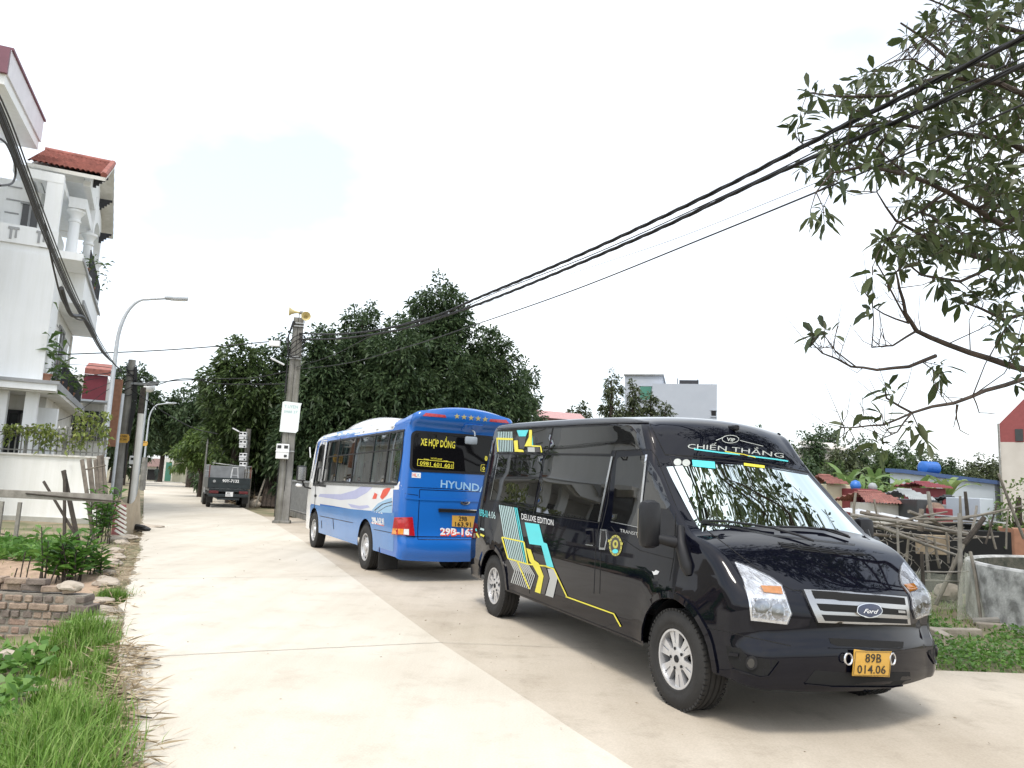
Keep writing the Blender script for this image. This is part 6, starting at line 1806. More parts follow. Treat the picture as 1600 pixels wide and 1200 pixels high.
for k in range(6):
    r_ = .31 + .03 * (k % 3)
    a.tube([(r_ * math.cos(w), -.05 + .24 * math.sin(w), 5.75 + .06 * k + .25 * math.sin(w + .5 * k) - .15) for w in [2 * math.pi * i / 18 for i in range(19)]], .018, 5)
for k in range(4): a.tube([(-.22 + .03 * k, -.2, 6.6), (-.34 - .03 * k, -.22, 6.2 - .1 * k), (-.30, -.2, 5.5), (-.26 - .02 * k, -.19, 4.2)], .017, 5)
a.tube([(-.28, -.17, 4.3), (-.30, -.17, 2.5), (-.31, -.17, .2)], .016, 5); a.tube([(.0, -.19, 2.4), (.05, -.2, 1.7), (.02, -.2, 1.0)], .012, 5)
a.build('cable_loops', M['cable'], UP, smooth=50)
M['horn'] = mat('horn', (0.62, 0.52, 0.26), 0.5, var=0.15, scale=8)
UM = Matrix.Translation(UP.location) @ Matrix.Rotation(R(10), 4, 'Z')
def horn(loc, az, label):
    t = empty('loudspeaker', UM @ Vector(loc), az, label, 'loudspeaker')
    t.scale = (.85, .85, .85)
    a = MB(); a.lathe([(.04, -.15), (.045, -.06), (.065, .04), (.11, .14), (.175, .23), (.185, .24), (.175, .245), (.10, .15), (.045, .04), (.001, .0)], 22, Matrix.Rotation(R(90), 4, 'Y')); a.build('bell', M['horn'], t, smooth=50)
    a = MB(); a.lathe([(.001, -.30), (.06, -.30), (.07, -.26), (.07, -.16), (.04, -.15)], 16, Matrix.Rotation(R(90), 4, 'Y')); a.tube([(-.15, 0, -.04), (-.15, 0, -.22)], .018, 6); a.build('driver', M['iron_light'], t, smooth=50)
horn((-.12, -.05, H_P + .18), R(200), 'cream horn loudspeaker on the pole top pointing left')
horn((.22, -.1, H_P + .02), R(-70), 'cream horn loudspeaker on the pole top turned towards the camera')
t = empty('pole_lamp', UM @ Vector((-.27, -.1, 5.1)), R(190), 'small white tube lamp sticking out left of the twin pole', 'lamp')
a = MB(); a.box((.28, 0, .12), (.5, .10, .06), bev=.02, rot=Matrix.Rotation(R(-24), 3, 'Y')); a.build('housing', M['bus_white'], t)
t = empty('notice_sheet', UM @ Vector((.0, -.155, 3.42)), R(10), 'tattered white paper notice on the twin concrete pole', 'notice')
a = MB(); P = [(-.29, -.5), (.22, -.52), (.29, -.45), (.31, .38), (.34, .46), (-.20, .50), (-.27, .47)]; a.prism(P, .006, Matrix.Rotation(R(90), 4, 'X')); a.build('sheet', M['paper'], t)
a = MB(); flat_text(a, "T.UYEN", (-.20, -.009, .28), (1, 0, 0), (0, 0, 1), .10, width=.42); flat_text(a, "0988 27", (-.20, -.009, .12), (1, 0, 0), (0, 0, 1), .08, width=.42); a.build('notice_lettering', mat('faded_cyan', (0.35, 0.58, 0.60), .8, var=.4, scale=20), t)
def meter(c, rz, label, w=.40, h=.48, par=None):
    t = empty('meter_box', c, rz, label, 'meter box', 'electric meter boxes on poles')
    a = MB(); a.box((0, 0, 0), (w, .2, h), bev=.02); a.box((0, -.02, h * .0), (w * 1.04, .2, .03)); a.build('case', M['bus_white'], t)
    for sx in (-1, 1):
        a = MB(); a.box((sx * w * .26, -.105, h * .30), (w * .3, .012, h * .2)); a.build('meter_window', M['window_dark'], t)
    a = MB(); a.box((w * .26, -.105, -h * .3), (w * .22, .012, h * .16)); a.build('meter_label', M['window_dark'], t)
    return t
meter(UM @ Vector((-.12, -.27, 2.28)), R(10), 'white twin-window meter box below the paper notice on the twin pole')
# meter cluster further back, on its own pole
q = at(380, 770, 35)
t = pole((q.x, q.y, 0), 3.6, .12, .11, 'far thin concrete pole carrying a stack of meter boxes, behind the lorry')
for py, lb in ((681, 'top'), (694, 'second'), (714, 'third'), (728, 'lowest')):
    c = at(380.5, py, 34.7); meter(c, 0, lb + ' white meter box of the stack on the pole behind the lorry', .34, .36)
c = at(372, 672, 34.6); t = empty('pole_lamp', c, R(170), 'small white tube lamp on the pole behind the lorry', 'lamp'); a = MB(); a.box((.1, 0, 0), (.4, .08, .06), bev=.02, rot=Matrix.Rotation(R(-24), 3, 'Y')); a.build('housing', M['bus_white'], t)
q = at(320, 735, 36); a = MB(); a.cyl((q.x, q.y, 0), (q.x, q.y, at(320, 686, 36).z), .045, n=8); tag(a.build('pipe_post', M['iron_light']), 'thin pale post standing by the lane wall left of the lorry', 'post')

# grey steel fence behind the pole, running towards the back of the bus
g0, g1 = gp(450, 803), gp(481, 813)
d_ = (g1.xy - g0.xy).normalized(); g2 = g1.xy + d_ * 6
GF = empty('steel_fence', (g0.x, g0.y, 0), math.atan2(d_.y, d_.x), 'grey sheet-steel fence between the twin pole and the bus', 'fence')
L_ = (g2 - g0.xy).length
M['steel_sheet'] = mat('steel_sheet', (0.20, 0.205, 0.205), 0.7, var=0.3, scale=5)
a = MB(); a.box((L_ / 2, 0, .75), (L_, .04, 1.15)); a.build('panel', M['steel_sheet'], GF)
a = MB()
for k in range(int(L_ / .22)): a.box((k * .22, -.03, .75), (.03, .03, 1.2))
for z in (.22, 1.30): a.box((L_ / 2, -.05, z), (L_, .03, .04))
a.build('bars', M['steel'], GF)
a = MB(); a.box((L_ / 2, .0, .08), (L_, .2, .18)); a.build('base', M['concrete_pole'], GF)
# dark shed wall, stacked logs, rubble, heap of sticks by the pole
def wbox(name, px0, px1, pyT, pyB, y, th, mt, label=None, cat=None, parent=None, rz=0, z0=None):
    A_, B_ = at(px0, pyB, y), at(px1, pyB, y); T_ = at((px0 + px1) / 2, pyT, y)
    zb = A_.z if z0 is None else z0
    o = MB().box(((A_.x + B_.x) / 2, y + th / 2, (zb + T_.z) / 2), (B_.x - A_.x, th, T_.z - zb)).build(name, M[mt] if isinstance(mt, str) else mt, parent)
    return tag(o, label, cat) if label else o
M['shed_grey'] = mat('shed_grey', (0.13, 0.135, 0.135), 0.85, var=0.3, scale=2)
SH = empty('grey_shed', (at(408, 760, 39).x, 39, 0), 0, 'low dark grey shed wall under the trees behind the log stack', 'shed')
o = wbox('wall', 388, 440, 712, 782, 39, .3, 'shed_grey', z0=-.1); o.parent = SH; o.matrix_parent_inverse = Matrix.Translation(-SH.location)
o = wbox('gate_pillar', 389, 397, 706, 782, 38.6, .5, 'concrete_pole', z0=-.1); o.parent = SH; o.matrix_parent_inverse = Matrix.Translation(-SH.location)
M['bark'] = mat('bark', (0.075, 0.055, 0.042), 0.95, col2=(0.03, 0.024, 0.02), scale=9, bump=0.7, bscale=30)
for i in range(13):
    bx = 409 + i * 2.3 + rb.uniform(-1, 1); tx = 428 + i * 1.0 + rb.uniform(-3, 3)
    A_, B_ = at(bx, 775, 34.5 - .1 * (i % 3)), at(tx, 706 + rb.uniform(-12, 14), 36.2 + .1 * (i % 4)); A_.z = 0
    o = MB().cyl((0, 0, 0), B_ - A_, .085, .05, n=8).build('leaning_log', M['bark'], smooth=40); o.location = A_
    tag(o, 'dark log in the stack leaning behind the twin pole', 'log', 'logs leaning behind the twin pole')
A_, B_ = at(400, 775, 33.8), at(424, 722, 35.5); A_.z = 0
o = MB().cyl((0, 0, 0), B_ - A_, .05, .04, n=8).build('leaning_log', M['bamboo'], smooth=40); o.location = A_; tag(o, 'pale pole leaning in front of the dark log stack', 'pole')
for i, (px, py, r_) in enumerate([(392, 783, .42), (400, 776, .36), (396, 768, .3), (388, 772, .33), (405, 786, .3), (410, 780, .26), (398, 789, .25)]):
    p = gp(px, py + 2); rock((p.x, p.y, r_ * .45), r_, 'stone', 'rubble_stone', 'grey-brown lump of rubble between the lorry and the twin pole', 'rubble', 'rubble behind the lorry', seed=i + 30, sq=(1.2, 1, .9))
n = 500
c = gp(425, 789)
P = np.stack([c.x + rngp.normal(size=n) * .85, c.y + rngp.normal(size=n) * .6, np.zeros(n)], 1)
P[:, 2] = np.maximum(.02, .45 - .35 * ((P[:, 0] - c.x) ** 2 + (P[:, 1] - c.y) ** 2)) * rngp.uniform(.1, 1, n)
D = rngp.normal(size=(n, 3)); D[:, 2] *= .2
V, F = leaf_arrays(P, D, rngp.uniform(.3, .9, n), rngp.uniform(.02, .05, n), rngp, .02)
tag(mesh_np('brushwood_heap', V, F, L_dry), 'low heap of dry brushwood at the foot of the twin pole', 'brushwood heap')

# right-hand wall of the lane and the buildings at its end
M['lane_wall'] = mat('lane_wall', (0.26, 0.235, 0.20), 0.95, col2=(0.12, 0.11, 0.09), scale=0.9, bump=0.4, bscale=12)
w0, w1 = road(4.25, 34.0), road(4.25, 82)
a = MB(); dv = (w1 - w0); 
a.box((*((w0 + w1) / 2 + RN * .12), .8), (.24, dv.length, 1.75), rot=Matrix.Rotation(math.atan2(dv.y, dv.x) - math.pi / 2, 3, 'Z'))
tag(a.build('lane_wall', M['lane_wall']), 'long stained grey-brown wall along the right of the lane past the lorry', 'wall')
def endhouse(name, px0, px1, pyE, pyR, y, wallm, roofm, label, door=None):
    A_, B_ = at(px0, 752, y), at(px1, 752, y); e = at((px0 + px1) / 2, pyE, y).z; r_ = at((px0 + px1) / 2, pyR or pyE, y + 3).z
    t = empty(name, ((A_.x + B_.x) / 2, y, 0), 0, label, 'house')
    w = (B_.x - A_.x)
    a = MB(); a.box((0, 3, e / 2 - .2), (w, 6, e + .4)); a.build('wall', M[wallm], t)
    if roofm:
        a = MB(); a.add([(-w / 2 - .3, -.5, e), (w / 2 + .3, -.5, e), (w / 2 + .3, 3, r_), (-w / 2 - .3, 3, r_), (w / 2 + .3, 6.5, e), (-w / 2 - .3, 6.5, e)], [(0, 1, 2, 3), (3, 2, 4, 5), (0, 3, 5), (1, 4, 2)]); a.build('roof', M[roofm], t)
    if door:
        d0, d1, dt, mm = door
        a = MB(); x0 = at(d0, 752, y).x - t.location.x; x1 = at(d1, 752, y).x - t.location.x; zt = at(d0, dt, y).z
        a.box(((x0 + x1) / 2, -.03, zt / 2), (x1 - x0, .08, zt)); a.build('door', M[mm], t)
    return t
M['green_door'] = mat('green_door', (0.06, 0.22, 0.16), 0.6, var=0.2)
M['cream'] = mat('cream', (0.62, 0.58, 0.42), 0.85, col2=(0.5, 0.47, 0.34), scale=2)
M['tile_brown'] = mat('tile_brown', (0.20, 0.12, 0.10), 0.8, var=0.35, scale=6, bump=.4)
endhouse('lane_end_house', 222, 252, 729, 716, 92, 'plaster_old', 'tile_brown', 'low brown-tiled house closing the far end of the lane', (229, 246, 733, 'dark'))
endhouse('lane_end_house', 253, 268, 715, None, 90, 'plaster_old', None, 'narrow pale house with a green door at the lane end', (257, 266, 722, 'green_door'))
endhouse('lane_end_house', 268, 281, 714, None, 86, 'cream', None, 'cream gate house right of the green door at the lane end', None)
# a person walking far down the lane
pp = gp(243.5, 752.5); pp = Vector((at(243.5, 752, 78).x, 78, .0))
PS = empty('person', pp, R(100), 'person in dark clothes walking far down the lane', 'person')
def skin_fig(name, verts, edges, rads, mt, parent):
    me = bpy.data.meshes.new(name); me.from_pydata(verts, edges, [])
    o = bpy.data.objects.new(name, me); COL.objects.link(o); o.parent = parent; me.materials.append(mt)
    md = o.modifiers.new('skin', 'SKIN'); 
    for v, r_ in zip(me.skin_vertices[0].data, rads): v.radius = (r_, r_)
    me.skin_vertices[0].data[0].use_root = True
    ss = o.modifiers.new('sub', 'SUBSURF'); ss.levels = 1; ss.render_levels = 1
    return o
bv = [(0, 0, .86), (0, 0, 1.08), (.02, 0, 1.32), (.02, 0, 1.42), (.03, 0, 1.50), (.03, 0, 1.60), (.02, .16, 1.36), (-.05, .21, 1.10), (.05, .22, .88), (.02, -.16, 1.36), (.08, -.21, 1.10), (.18, -.2, .90), (0, .09, .80), (.14, .10, .46), (.05, .10, .08), (.16, .1, .04), (0, -.09, .80), (-.04, -.1, .46), (-.2, -.1, .12), (-.12, -.1, .04)]
be = [(0, 1), (1, 2), (2, 3), (3, 4), (4, 5), (2, 6), (6, 7), (7, 8), (2, 9), (9, 10), (10, 11), (0, 12), (12, 13), (13, 14), (14, 15), (0, 16), (16, 17), (17, 18), (18, 19)]
br_ = [.13, .13, .15, .055, .085, .08, .06, .045, .035, .06, .045, .035, .085, .06, .045, .035, .085, .06, .045, .035]
skin_fig('body', bv, be, br_, mat('dark_clothes', (0.03, 0.045, 0.04), .9, var=.4, scale=4), PS)
a = MB(); a.lathe([(.001, .13), (.07, .11), (.10, .04), (.095, -.03), (.06, -.06)], 12, Matrix.Translation((.02, 0, 1.58))); a.build('hair', M['dark'], PS, smooth=60)

# ------------------------------------------------------------------ distant buildings on the right
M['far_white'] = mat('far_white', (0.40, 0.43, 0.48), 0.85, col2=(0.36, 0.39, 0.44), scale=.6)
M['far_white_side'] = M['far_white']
WB = empty('white_block', (at(1050, 700, 82).x, 82, 0), R(-14), 'plain white flat-roofed block far behind the van roof', 'building')
def wloc(px, py, y=82): 
    p = at(px, py, y); return p - WB.location
x0, x1, x2 = wloc(985, 640).x, wloc(1083, 640).x, wloc(1117, 640).x
ztall, zl = wloc(1000, 588).z, wloc(1083, 600).z
bmx = MB()
w_ = (wloc(1117, 640).x - wloc(1020, 640).x)
a = MB(); a.box((w_ * .18, 5, zl / 2), (w_ * 1.02, 9, zl)); a.build('main_wall', M['far_white'], WB)
a = MB(); a.box((w_ * .18 - w_ * .67, 6.5, (zl + 1.2) / 2), (w_ * .62, 8.5, zl + 1.2)); a.build('stair_tower', M['far_white'], WB)
a = MB(); a.box((w_ * .18 - w_ * .67, 6.5, zl + 1.28), (w_ * .66, 9, .16)); a.build('tower_roof', M['grey_trim'], WB)
for xx_, zz_, ww, hh, yy_, mm in ((-w_ * .14, zl - 4.6, .9 * 1.1, 1.5, .48, 'window_dark'), (w_ * .64, zl - 3.3, .5, .6, .48, 'dark'), (-w_ * .45, zl - .9, 1.3, 1.6, 2.2, 'green_door')):
    a = MB(); a.box((xx_, yy_ + .0, zz_), (ww, .1, hh)); w0_ = a.build('window', M[mm], WB)
    a = MB(); a.box((xx_, yy_ - .03, zz_ + hh / 2 + .06), (ww + .2, .1, .12)); a.box((xx_, yy_ - .03, zz_ - hh / 2 - .06), (ww + .2, .1, .12)); a.build('window_frame', M['far_white'], w0_)
a = MB(); a.box((w_ * .25, 3, zl + .55), (2.2, .06, .5)); a.tube([(w_ * .25 - 1.3, 3, zl), (w_ * .25 - 1.3, 3, zl + 1)], .05, 5); a.tube([(w_ * .25 + 1, 3, zl), (w_ * .25 + 1, 3, zl + .9)], .05, 5); a.build('roof_panel', M['iron'], WB)
a = MB(); a.tube([(w_ * .62, 3, zl), (w_ * .62, 3, zl + 3.4)], .04, 5); a.build('aerial', M['steel'], WB)
RR = at(880, 655, 60)
t = empty('red_roof_house', (RR.x, 60, 0), 0, 'low house whose pale red roof just shows above the van roof', 'house')
a = MB(); zt = RR.z; a.box((0, 3, zt / 2 - .2), (3.2, 6, zt)); a.build('wall', M['plaster_old'], t)
a = MB(); e = at(880, 652, 60).z; r_ = at(880, 642, 63).z; a.add([(-2.2, -.4, e - .1), (2.0, -.4, e - .25), (1.7, 3, r_ - .2), (-2.2, 3, r_), (2.0, 6, e), (-2.2, 6, e)], [(0, 1, 2, 3), (3, 2, 4, 5)]); a.build('roof', mat('pale_red_roof', (0.46, 0.27, 0.26), .7, var=.2), t)
# warehouse with a blue eave and a blue tank
WY_ = 46
A_, B_ = at(1391, 760, WY_), at(1554, 760, WY_ - 4)
t = WH = empty('warehouse', (A_.x, A_.y, 0), math.atan2(B_.y - A_.y, B_.x - A_.x), 'long pale blue-grey warehouse with a blue sloping eave behind the graves', 'warehouse')
L_ = (B_.xy - A_.xy).length; zA, zB = at(1391, 738, WY_).z, at(1554, 757, WY_ - 4).z
M['ware'] = mat('ware', (0.48, 0.53, 0.58), 0.7, col2=(0.42, 0.47, 0.52), scale=1.2)
a = MB(); a.prism([(0, -.2), (L_, -.2), (L_, zB), (L_ * .15, zA - .05), (0, zA)], 9, Matrix.Rotation(R(90), 4, 'X') @ Matrix.Translation((0, 0, -9))); a.build('wall', M['ware'], t)
M['blue_trim'] = mat('blue_trim', (0.06, 0.11, 0.25), 0.5, var=0.2)
a = MB(); a.prism([(-.2, zA), (L_ * .15, zA - .04), (L_ + .2, zB), (L_ + .2, zB + .22), (L_ * .15, zA + .20), (-.2, zA + .24)], 9.4, Matrix.Rotation(R(90), 4, 'X') @ Matrix.Translation((0, 0, -9.2))); a.build('roof_edge', M['blue_trim'], t)
tk = at(1445, 733, 48)
t = empty('water_tank', (tk.x, 47.5, at(1445, 742, 47.5).z), R(15), 'ribbed bright blue water tank lying on the warehouse roof', 'water tank')
M['tank_blue'] = mat('tank_blue', (0.03, 0.16, 0.52), 0.4, var=0.2)
a = MB(); prof = []
for k in range(11): prof += [(.40, -.52 + .104 * k - .03), (.43, -.52 + .104 * k), (.40, -.52 + .104 * k + .03)]
a.lathe([(.001, -.62)] + [(.3, -.6)] + prof + [(.3, .6), (.001, .62)], 20, Matrix.Translation((0, 0, .45)) @ Matrix.Rotation(R(90), 4, 'Y')); a.build('barrel', M['tank_blue'], t, smooth=40)
a = MB(); a.box((-.35, 0, -.15), (.1, .6, .4)); a.box((.35, 0, -.15), (.1, .6, .4)); a.build('cradle', M['iron'], t)
# maroon gable house at the right edge
GY = 38
g0, g1 = at(1566, 760, GY), at(1640, 760, GY)
t = empty('gable_house', (g0.x, GY, 0), R(-37), 'beige house with a maroon gable at the right edge', 'house')
w_ = g1.x - g0.x; ze = at(1568, 691, GY).z; zl_ = at(1566, 662, GY).z; zp = at(1603, 622, GY).z
M['beige'] = mat('beige', (0.55, 0.52, 0.48), 0.9, col2=(0.46, 0.43, 0.39), scale=1)
a = MB(); a.box((w_ / 2, 4, ze / 2 - .2), (w_, 8, ze + .4)); a.build('wall', M['beige'], t)
a = MB(); a.prism([(0, ze), (w_, ze), (w_, zl_), (w_ / 2, zp), (0, zl_)], 8, Matrix.Rotation(R(90), 4, 'X') @ Matrix.Translation((0, 0, -8))); a.build('gable', mat('maroon_far', (0.26, 0.065, 0.065), .75, var=.15), t)
xa, xb = at(1582, 680, GY).x - g0.x, at(1592, 680, GY).x - g0.x
a = MB(); a.box(((xa + xb) / 2, .0, at(1586, 681, GY).z), (xb - xa, .1, .62)); a.build('window', M['window_dark'], t)
a = MB(); a.tube([(-.05, -.05, 0), (-.05, -.05, zl_)], .05, 6); a.build('downpipe', M['iron_light'], t)
BH = at(1290, 700, 66)
t = empty('beige_house', (BH.x, 66, 0), 0, 'pale beige house roof showing among the trees on the right', 'house')
a = MB(); a.box((0, 3, BH.z / 2), (3.4, 6, BH.z)); a.build('wall', M['beige'], t)
a = MB(); a.add([(-2.2, -.3, BH.z), (2.6, -.3, BH.z - .2), (2.0, 3, BH.z + .7), (-1.6, 3, BH.z + .8)], [(0, 1, 2, 3)]); a.build('roof', M['beige'], t)

# ------------------------------------------------------------------ graves beyond the field
M['tomb_red'] = mat('tomb_red', (0.21, 0.032, 0.042), 0.6, var=0.25, scale=4)
M['tomb_grey'] = mat('tomb_grey', (0.36, 0.385, 0.39), 0.8, var=0.25, scale=4)
M['tomb_dark'] = mat('tomb_dark', (0.045, 0.05, 0.055), 0.4, var=0.3, scale=4)
M['tin'] = mat('tin', (0.52, 0.54, 0.56), 0.5, col2=(0.36, 0.37, 0.38), scale=3)
def tomb(px0, px1, pyT, y, wallm, label, roof=None, rpx=None, door=None, deco=None, cat='tomb', depth=1.6):
    A_, B_ = at(px0, pyT, y), at(px1, pyT, y); zt = A_.z * .5 + B_.z * .5
    t = empty('tomb', ((A_.x + B_.x) / 2, y, ground_z(A_.x, y)), 0, label, cat)
    w = B_.x - A_.x; zt -= t.location.z
    a = MB(); a.box((0, depth / 2, zt / 2), (w, depth, zt), bev=.02); a.box((0, depth / 2, .15), (w * 1.12, depth * 1.1, .3)); a.build('body', M[wallm], t)
    if roof:
        k0, k1, rz_, mm = roof
        x0, x1 = at(k0, pyT, y).x - t.location.x, at(k1, pyT, y).x - t.location.x; zr = at((k0 + k1) / 2, rz_, y + depth / 2).z - t.location.z
        a = MB(); n_ = 14
        for sgn in (0, 1):
            yb, yr = (-.25, depth / 2) if sgn == 0 else (depth + .25, depth / 2)
            rows = []
            for j in range(9):
                v = j / 8
                rows += [(lerp(lerp(x0, x0 * .55 + x1 * .45, v * .45), lerp(x1, x1 * .55 + x0 * .45, v * .45), i / 28), lerp(yb, yr, v), lerp(zt, zr, v ** .85) + .03 * (i % 2) + (.05 if j % 2 else 0)) for i in range(29)]
            a.add(rows, [(j * 29 + i, j * 29 + i + 1, (j + 1) * 29 + i + 1, (j + 1) * 29 + i) for j in range(8) for i in range(28)])
        a.build('roof', M[mm], t)
        a = MB(); a.tube([(lerp(x0, x1, .22), depth / 2, zr + .05), (lerp(x0, x1, .78), depth / 2, zr + .05)], .05, 6); a.build('ridge', M[mm], t)
    if door:
        a = MB(); a.box((0, -.01, zt * door[1]), (w * door[0], .06, zt * .5)); a.build('door', M['tomb_dark'], t)
        a = MB(); a.box((-w * door[0] / 2 - .05, -.02, zt * door[1]), (.08, .1, zt * .55)); a.box((w * door[0] / 2 + .05, -.02, zt * door[1]), (.08, .1, zt * .55)); a.build('door_pillar', M[wallm], t)
    return t
t = tomb(1291, 1332, 757, 24, 'cream', 'cream walled tomb with a red tiled cap beside the van windscreen', (1287, 1322, 746, 'tile_faded'))
a = MB(); a.box((.35, -.03, 1.35), (.25, .06, .4)); a.build('window', M['grey_trim'], t)
t = tomb(1338, 1372, 764, 23, 'tomb_red', 'maroon tomb with a small blue ball on its corner', None, None, (.35, .55))
zt_ = at(1345, 764, 23).z - t.location.z
a = MB(); a.lathe([(.001, .18), (.12, .13), (.17, 0), (.12, -.13), (.001, -.16)], 14, Matrix.Translation((-.22, .3, zt_ + .1))); a.build('ball', M['tank_blue'], t, smooth=60)
a = MB(); a.lathe([(.001, .12), (.08, .1), (.14, 0), (.10, -.12), (.001, -.16)], 14, Matrix.Translation((.32, .3, zt_ + .1))); a.build('urn', M['tomb_grey'], t, smooth=60)
t = tomb(1368, 1411, 787, 21.5, 'plaster_old', 'white tomb under a wide red tiled canopy', (1346, 1414, 772, 'tile_faded'), None, None)
t = tomb(1420, 1447, 781, 22.5, 'tomb_grey', 'grey tomb with a curved grey roof', (1414, 1456, 769, 'tomb_grey'), None, (.3, .5))
t = tomb(1433, 1465, 781, 20.5, 'tomb_dark', 'dark polished box tomb in front of the grey tomb')
t = tomb(1452, 1478, 763, 24.5, 'tomb_red', 'maroon gateway tomb with a black doorway, tallest of the graves', (1440, 1484, 757, 'tomb_red'), None, (.4, .6))
t = tomb(1463, 1489, 795, 20.0, 'tomb_red', 'low maroon tomb with an arched back, nearest of the maroon graves')
zt_ = at(1470, 795, 20.0).z - t.location.z
a = MB(); a.prism([(.22 * math.cos(math.pi * k / 12), .16 * math.sin(math.pi * k / 12)) for k in range(13)], .12, Matrix.Translation((0, .5, zt_)) @ Matrix.Rotation(R(90), 4, 'X')); a.build('arched_back', M['brick_loose'], t)
t = tomb(1497, 1514, 790, 22, 'tomb_grey', 'grey tomb with a steep black gable roof', (1494, 1517, 779, 'tomb_dark'), None, (.4, .5))
t = tomb(1531, 1553, 779, 20.5, 'ware', 'pale blue-white plain tomb right of the black gable')
t = tomb(1584, 1612, 826, 16, 'terracotta', 'orange clay-coloured low tomb at the right edge')
t = tomb(1520, 1545, 800, 25, 'tomb_grey', 'plain grey low tomb behind the bamboo posts')
t = tomb(1478, 1498, 806, 24, 'plaster_old', 'small whitewashed tomb beside the low maroon one')
t = tomb(1388, 1420, 800, 25, 'tomb_grey', 'weathered grey tomb behind the tin shed roof')

# ------------------------------------------------------------------ the bamboo pen with its tin roof
def seg(name, pts, r, mt, label=None, group=None, cat='pole', y=None, n=7, parent=None):
    P = [at(px, py, yy) for px, py, yy in pts]
    o = MB()
    base = P[0].copy()
    o.tube([p - base for p in P], r, n)
    ob = o.build(name, M[mt], parent, smooth=50); ob.location = base
    if label: tag(ob, label, cat, group)
    return ob
TR = empty('tin_roof_shelter', at(1385, 830, 15) * Vector((1, 1, 0)) if False else Vector((at(1385, 830, 15).x, 15, 0)), 0, 'low shelter with a sagging tin roof and black sheeting behind the bamboo', 'shelter')
z_ = at(1385, 806, 15).z
a = MB(); rows = []
for j in range(7):
    for i in range(25): rows.append((-.62 + 1.25 * i / 24 + .0, -.3 + 1.6 * j / 6, z_ - .02 * math.sin(i * 1.3) + .10 * (j / 6) - .10 * (i / 24) ** 2 + .012 * (i % 2)))
a.add(rows, [(j * 25 + i, j * 25 + i + 1, (j + 1) * 25 + i + 1, (j + 1) * 25 + i) for j in range(6) for i in range(24)]); a.build('tin_sheet', M['tin'], TR)
a = MB(); a.box((0.1, .5, z_ / 2 - .12), (1.5, .9, z_ - .25)); a.build('black_sheeting', M['void'], TR)
TR2 = empty('tin_roof_shelter', Vector((at(1530, 830, 14.5).x, 14.5, 0)), 0, 'second low shelter with a pale sheet roof right of the bamboo posts', 'shelter')
z_ = at(1530, 812, 14.5).z
a = MB(); a.box((0, .5, z_), (.95, 1.2, .025), rot=Matrix.Rotation(R(5), 3, 'Y')); a.build('tin_sheet', M['tin'], TR2)
a = MB(); a.box((0, .6, z_ / 2 - .05), (.9, .9, z_ - .14)); a.build('black_sheeting', M['void'], TR2)
o = MB().box((0, 0, .55), (3.4, .5, 1.2)).build('dark_pen', M['void']); o.location = (at(1440, 880, 13.6).x, 13.9, -.05)
tag(o, 'black plastic-covered pen behind the tangle of bamboo', 'pen')
M['plank_tan'] = mat('plank_tan', (0.40, 0.32, 0.22), .9, col2=(.28, .22, .15), scale=5)
o = MB().box((0, 0, 0), (.58, .06, .34), bev=.01).build('wooden_box', M['plank_tan']); o.location = at(1457, 851, 13.1); tag(o, 'tan wooden board hung inside the black pen', 'board')
G_ = 'tangled bamboo poles of the pen'
def rough(px, py, y): return (px, py, y)
rails = [((1330, 806), (1420, 816), (1513, 833)), ((1332, 811), (1400, 823), (1512, 838)), ((1335, 809), (1440, 817), (1520, 816)), ((1345, 800), (1430, 818), (1505, 836)), ((1350, 815), (1430, 838), (1500, 860)), ((1380, 820), (1450, 815), (1560, 800)),
         ((1420, 800), (1460, 815), (1500, 838)), ((1425, 803), (1470, 822), (1512, 830)), ((1340, 818), (1400, 830), (1480, 842)), ((1460, 813), (1500, 810), (1555, 802)), ((1430, 812), (1500, 812), (1600, 790)), ((1355, 808), (1450, 828), (1548, 842)),
         ((1370, 822), (1440, 848), (1495, 868)), ((1400, 818), (1440, 806), (1480, 800)), ((1490, 842), (1520, 840), (1560, 838)), ((1365, 835), (1420, 840), (1470, 852))]
for i, r3 in enumerate(rails):
    y = 11.2 + .16 * (i * 7 % 10)
    seg('bamboo_rail', [(px, py + rb.uniform(-1, 1), y + .25 * k) for k, (px, py) in enumerate(r3)], [.019, .018, .012] if i % 3 else [.028, .025, .018], ['wood_pale', 'bamboo', 'bamboo', 'wood_old'][i % 4], 'bent grey-brown bamboo rail in the tangle above the pen', G_)
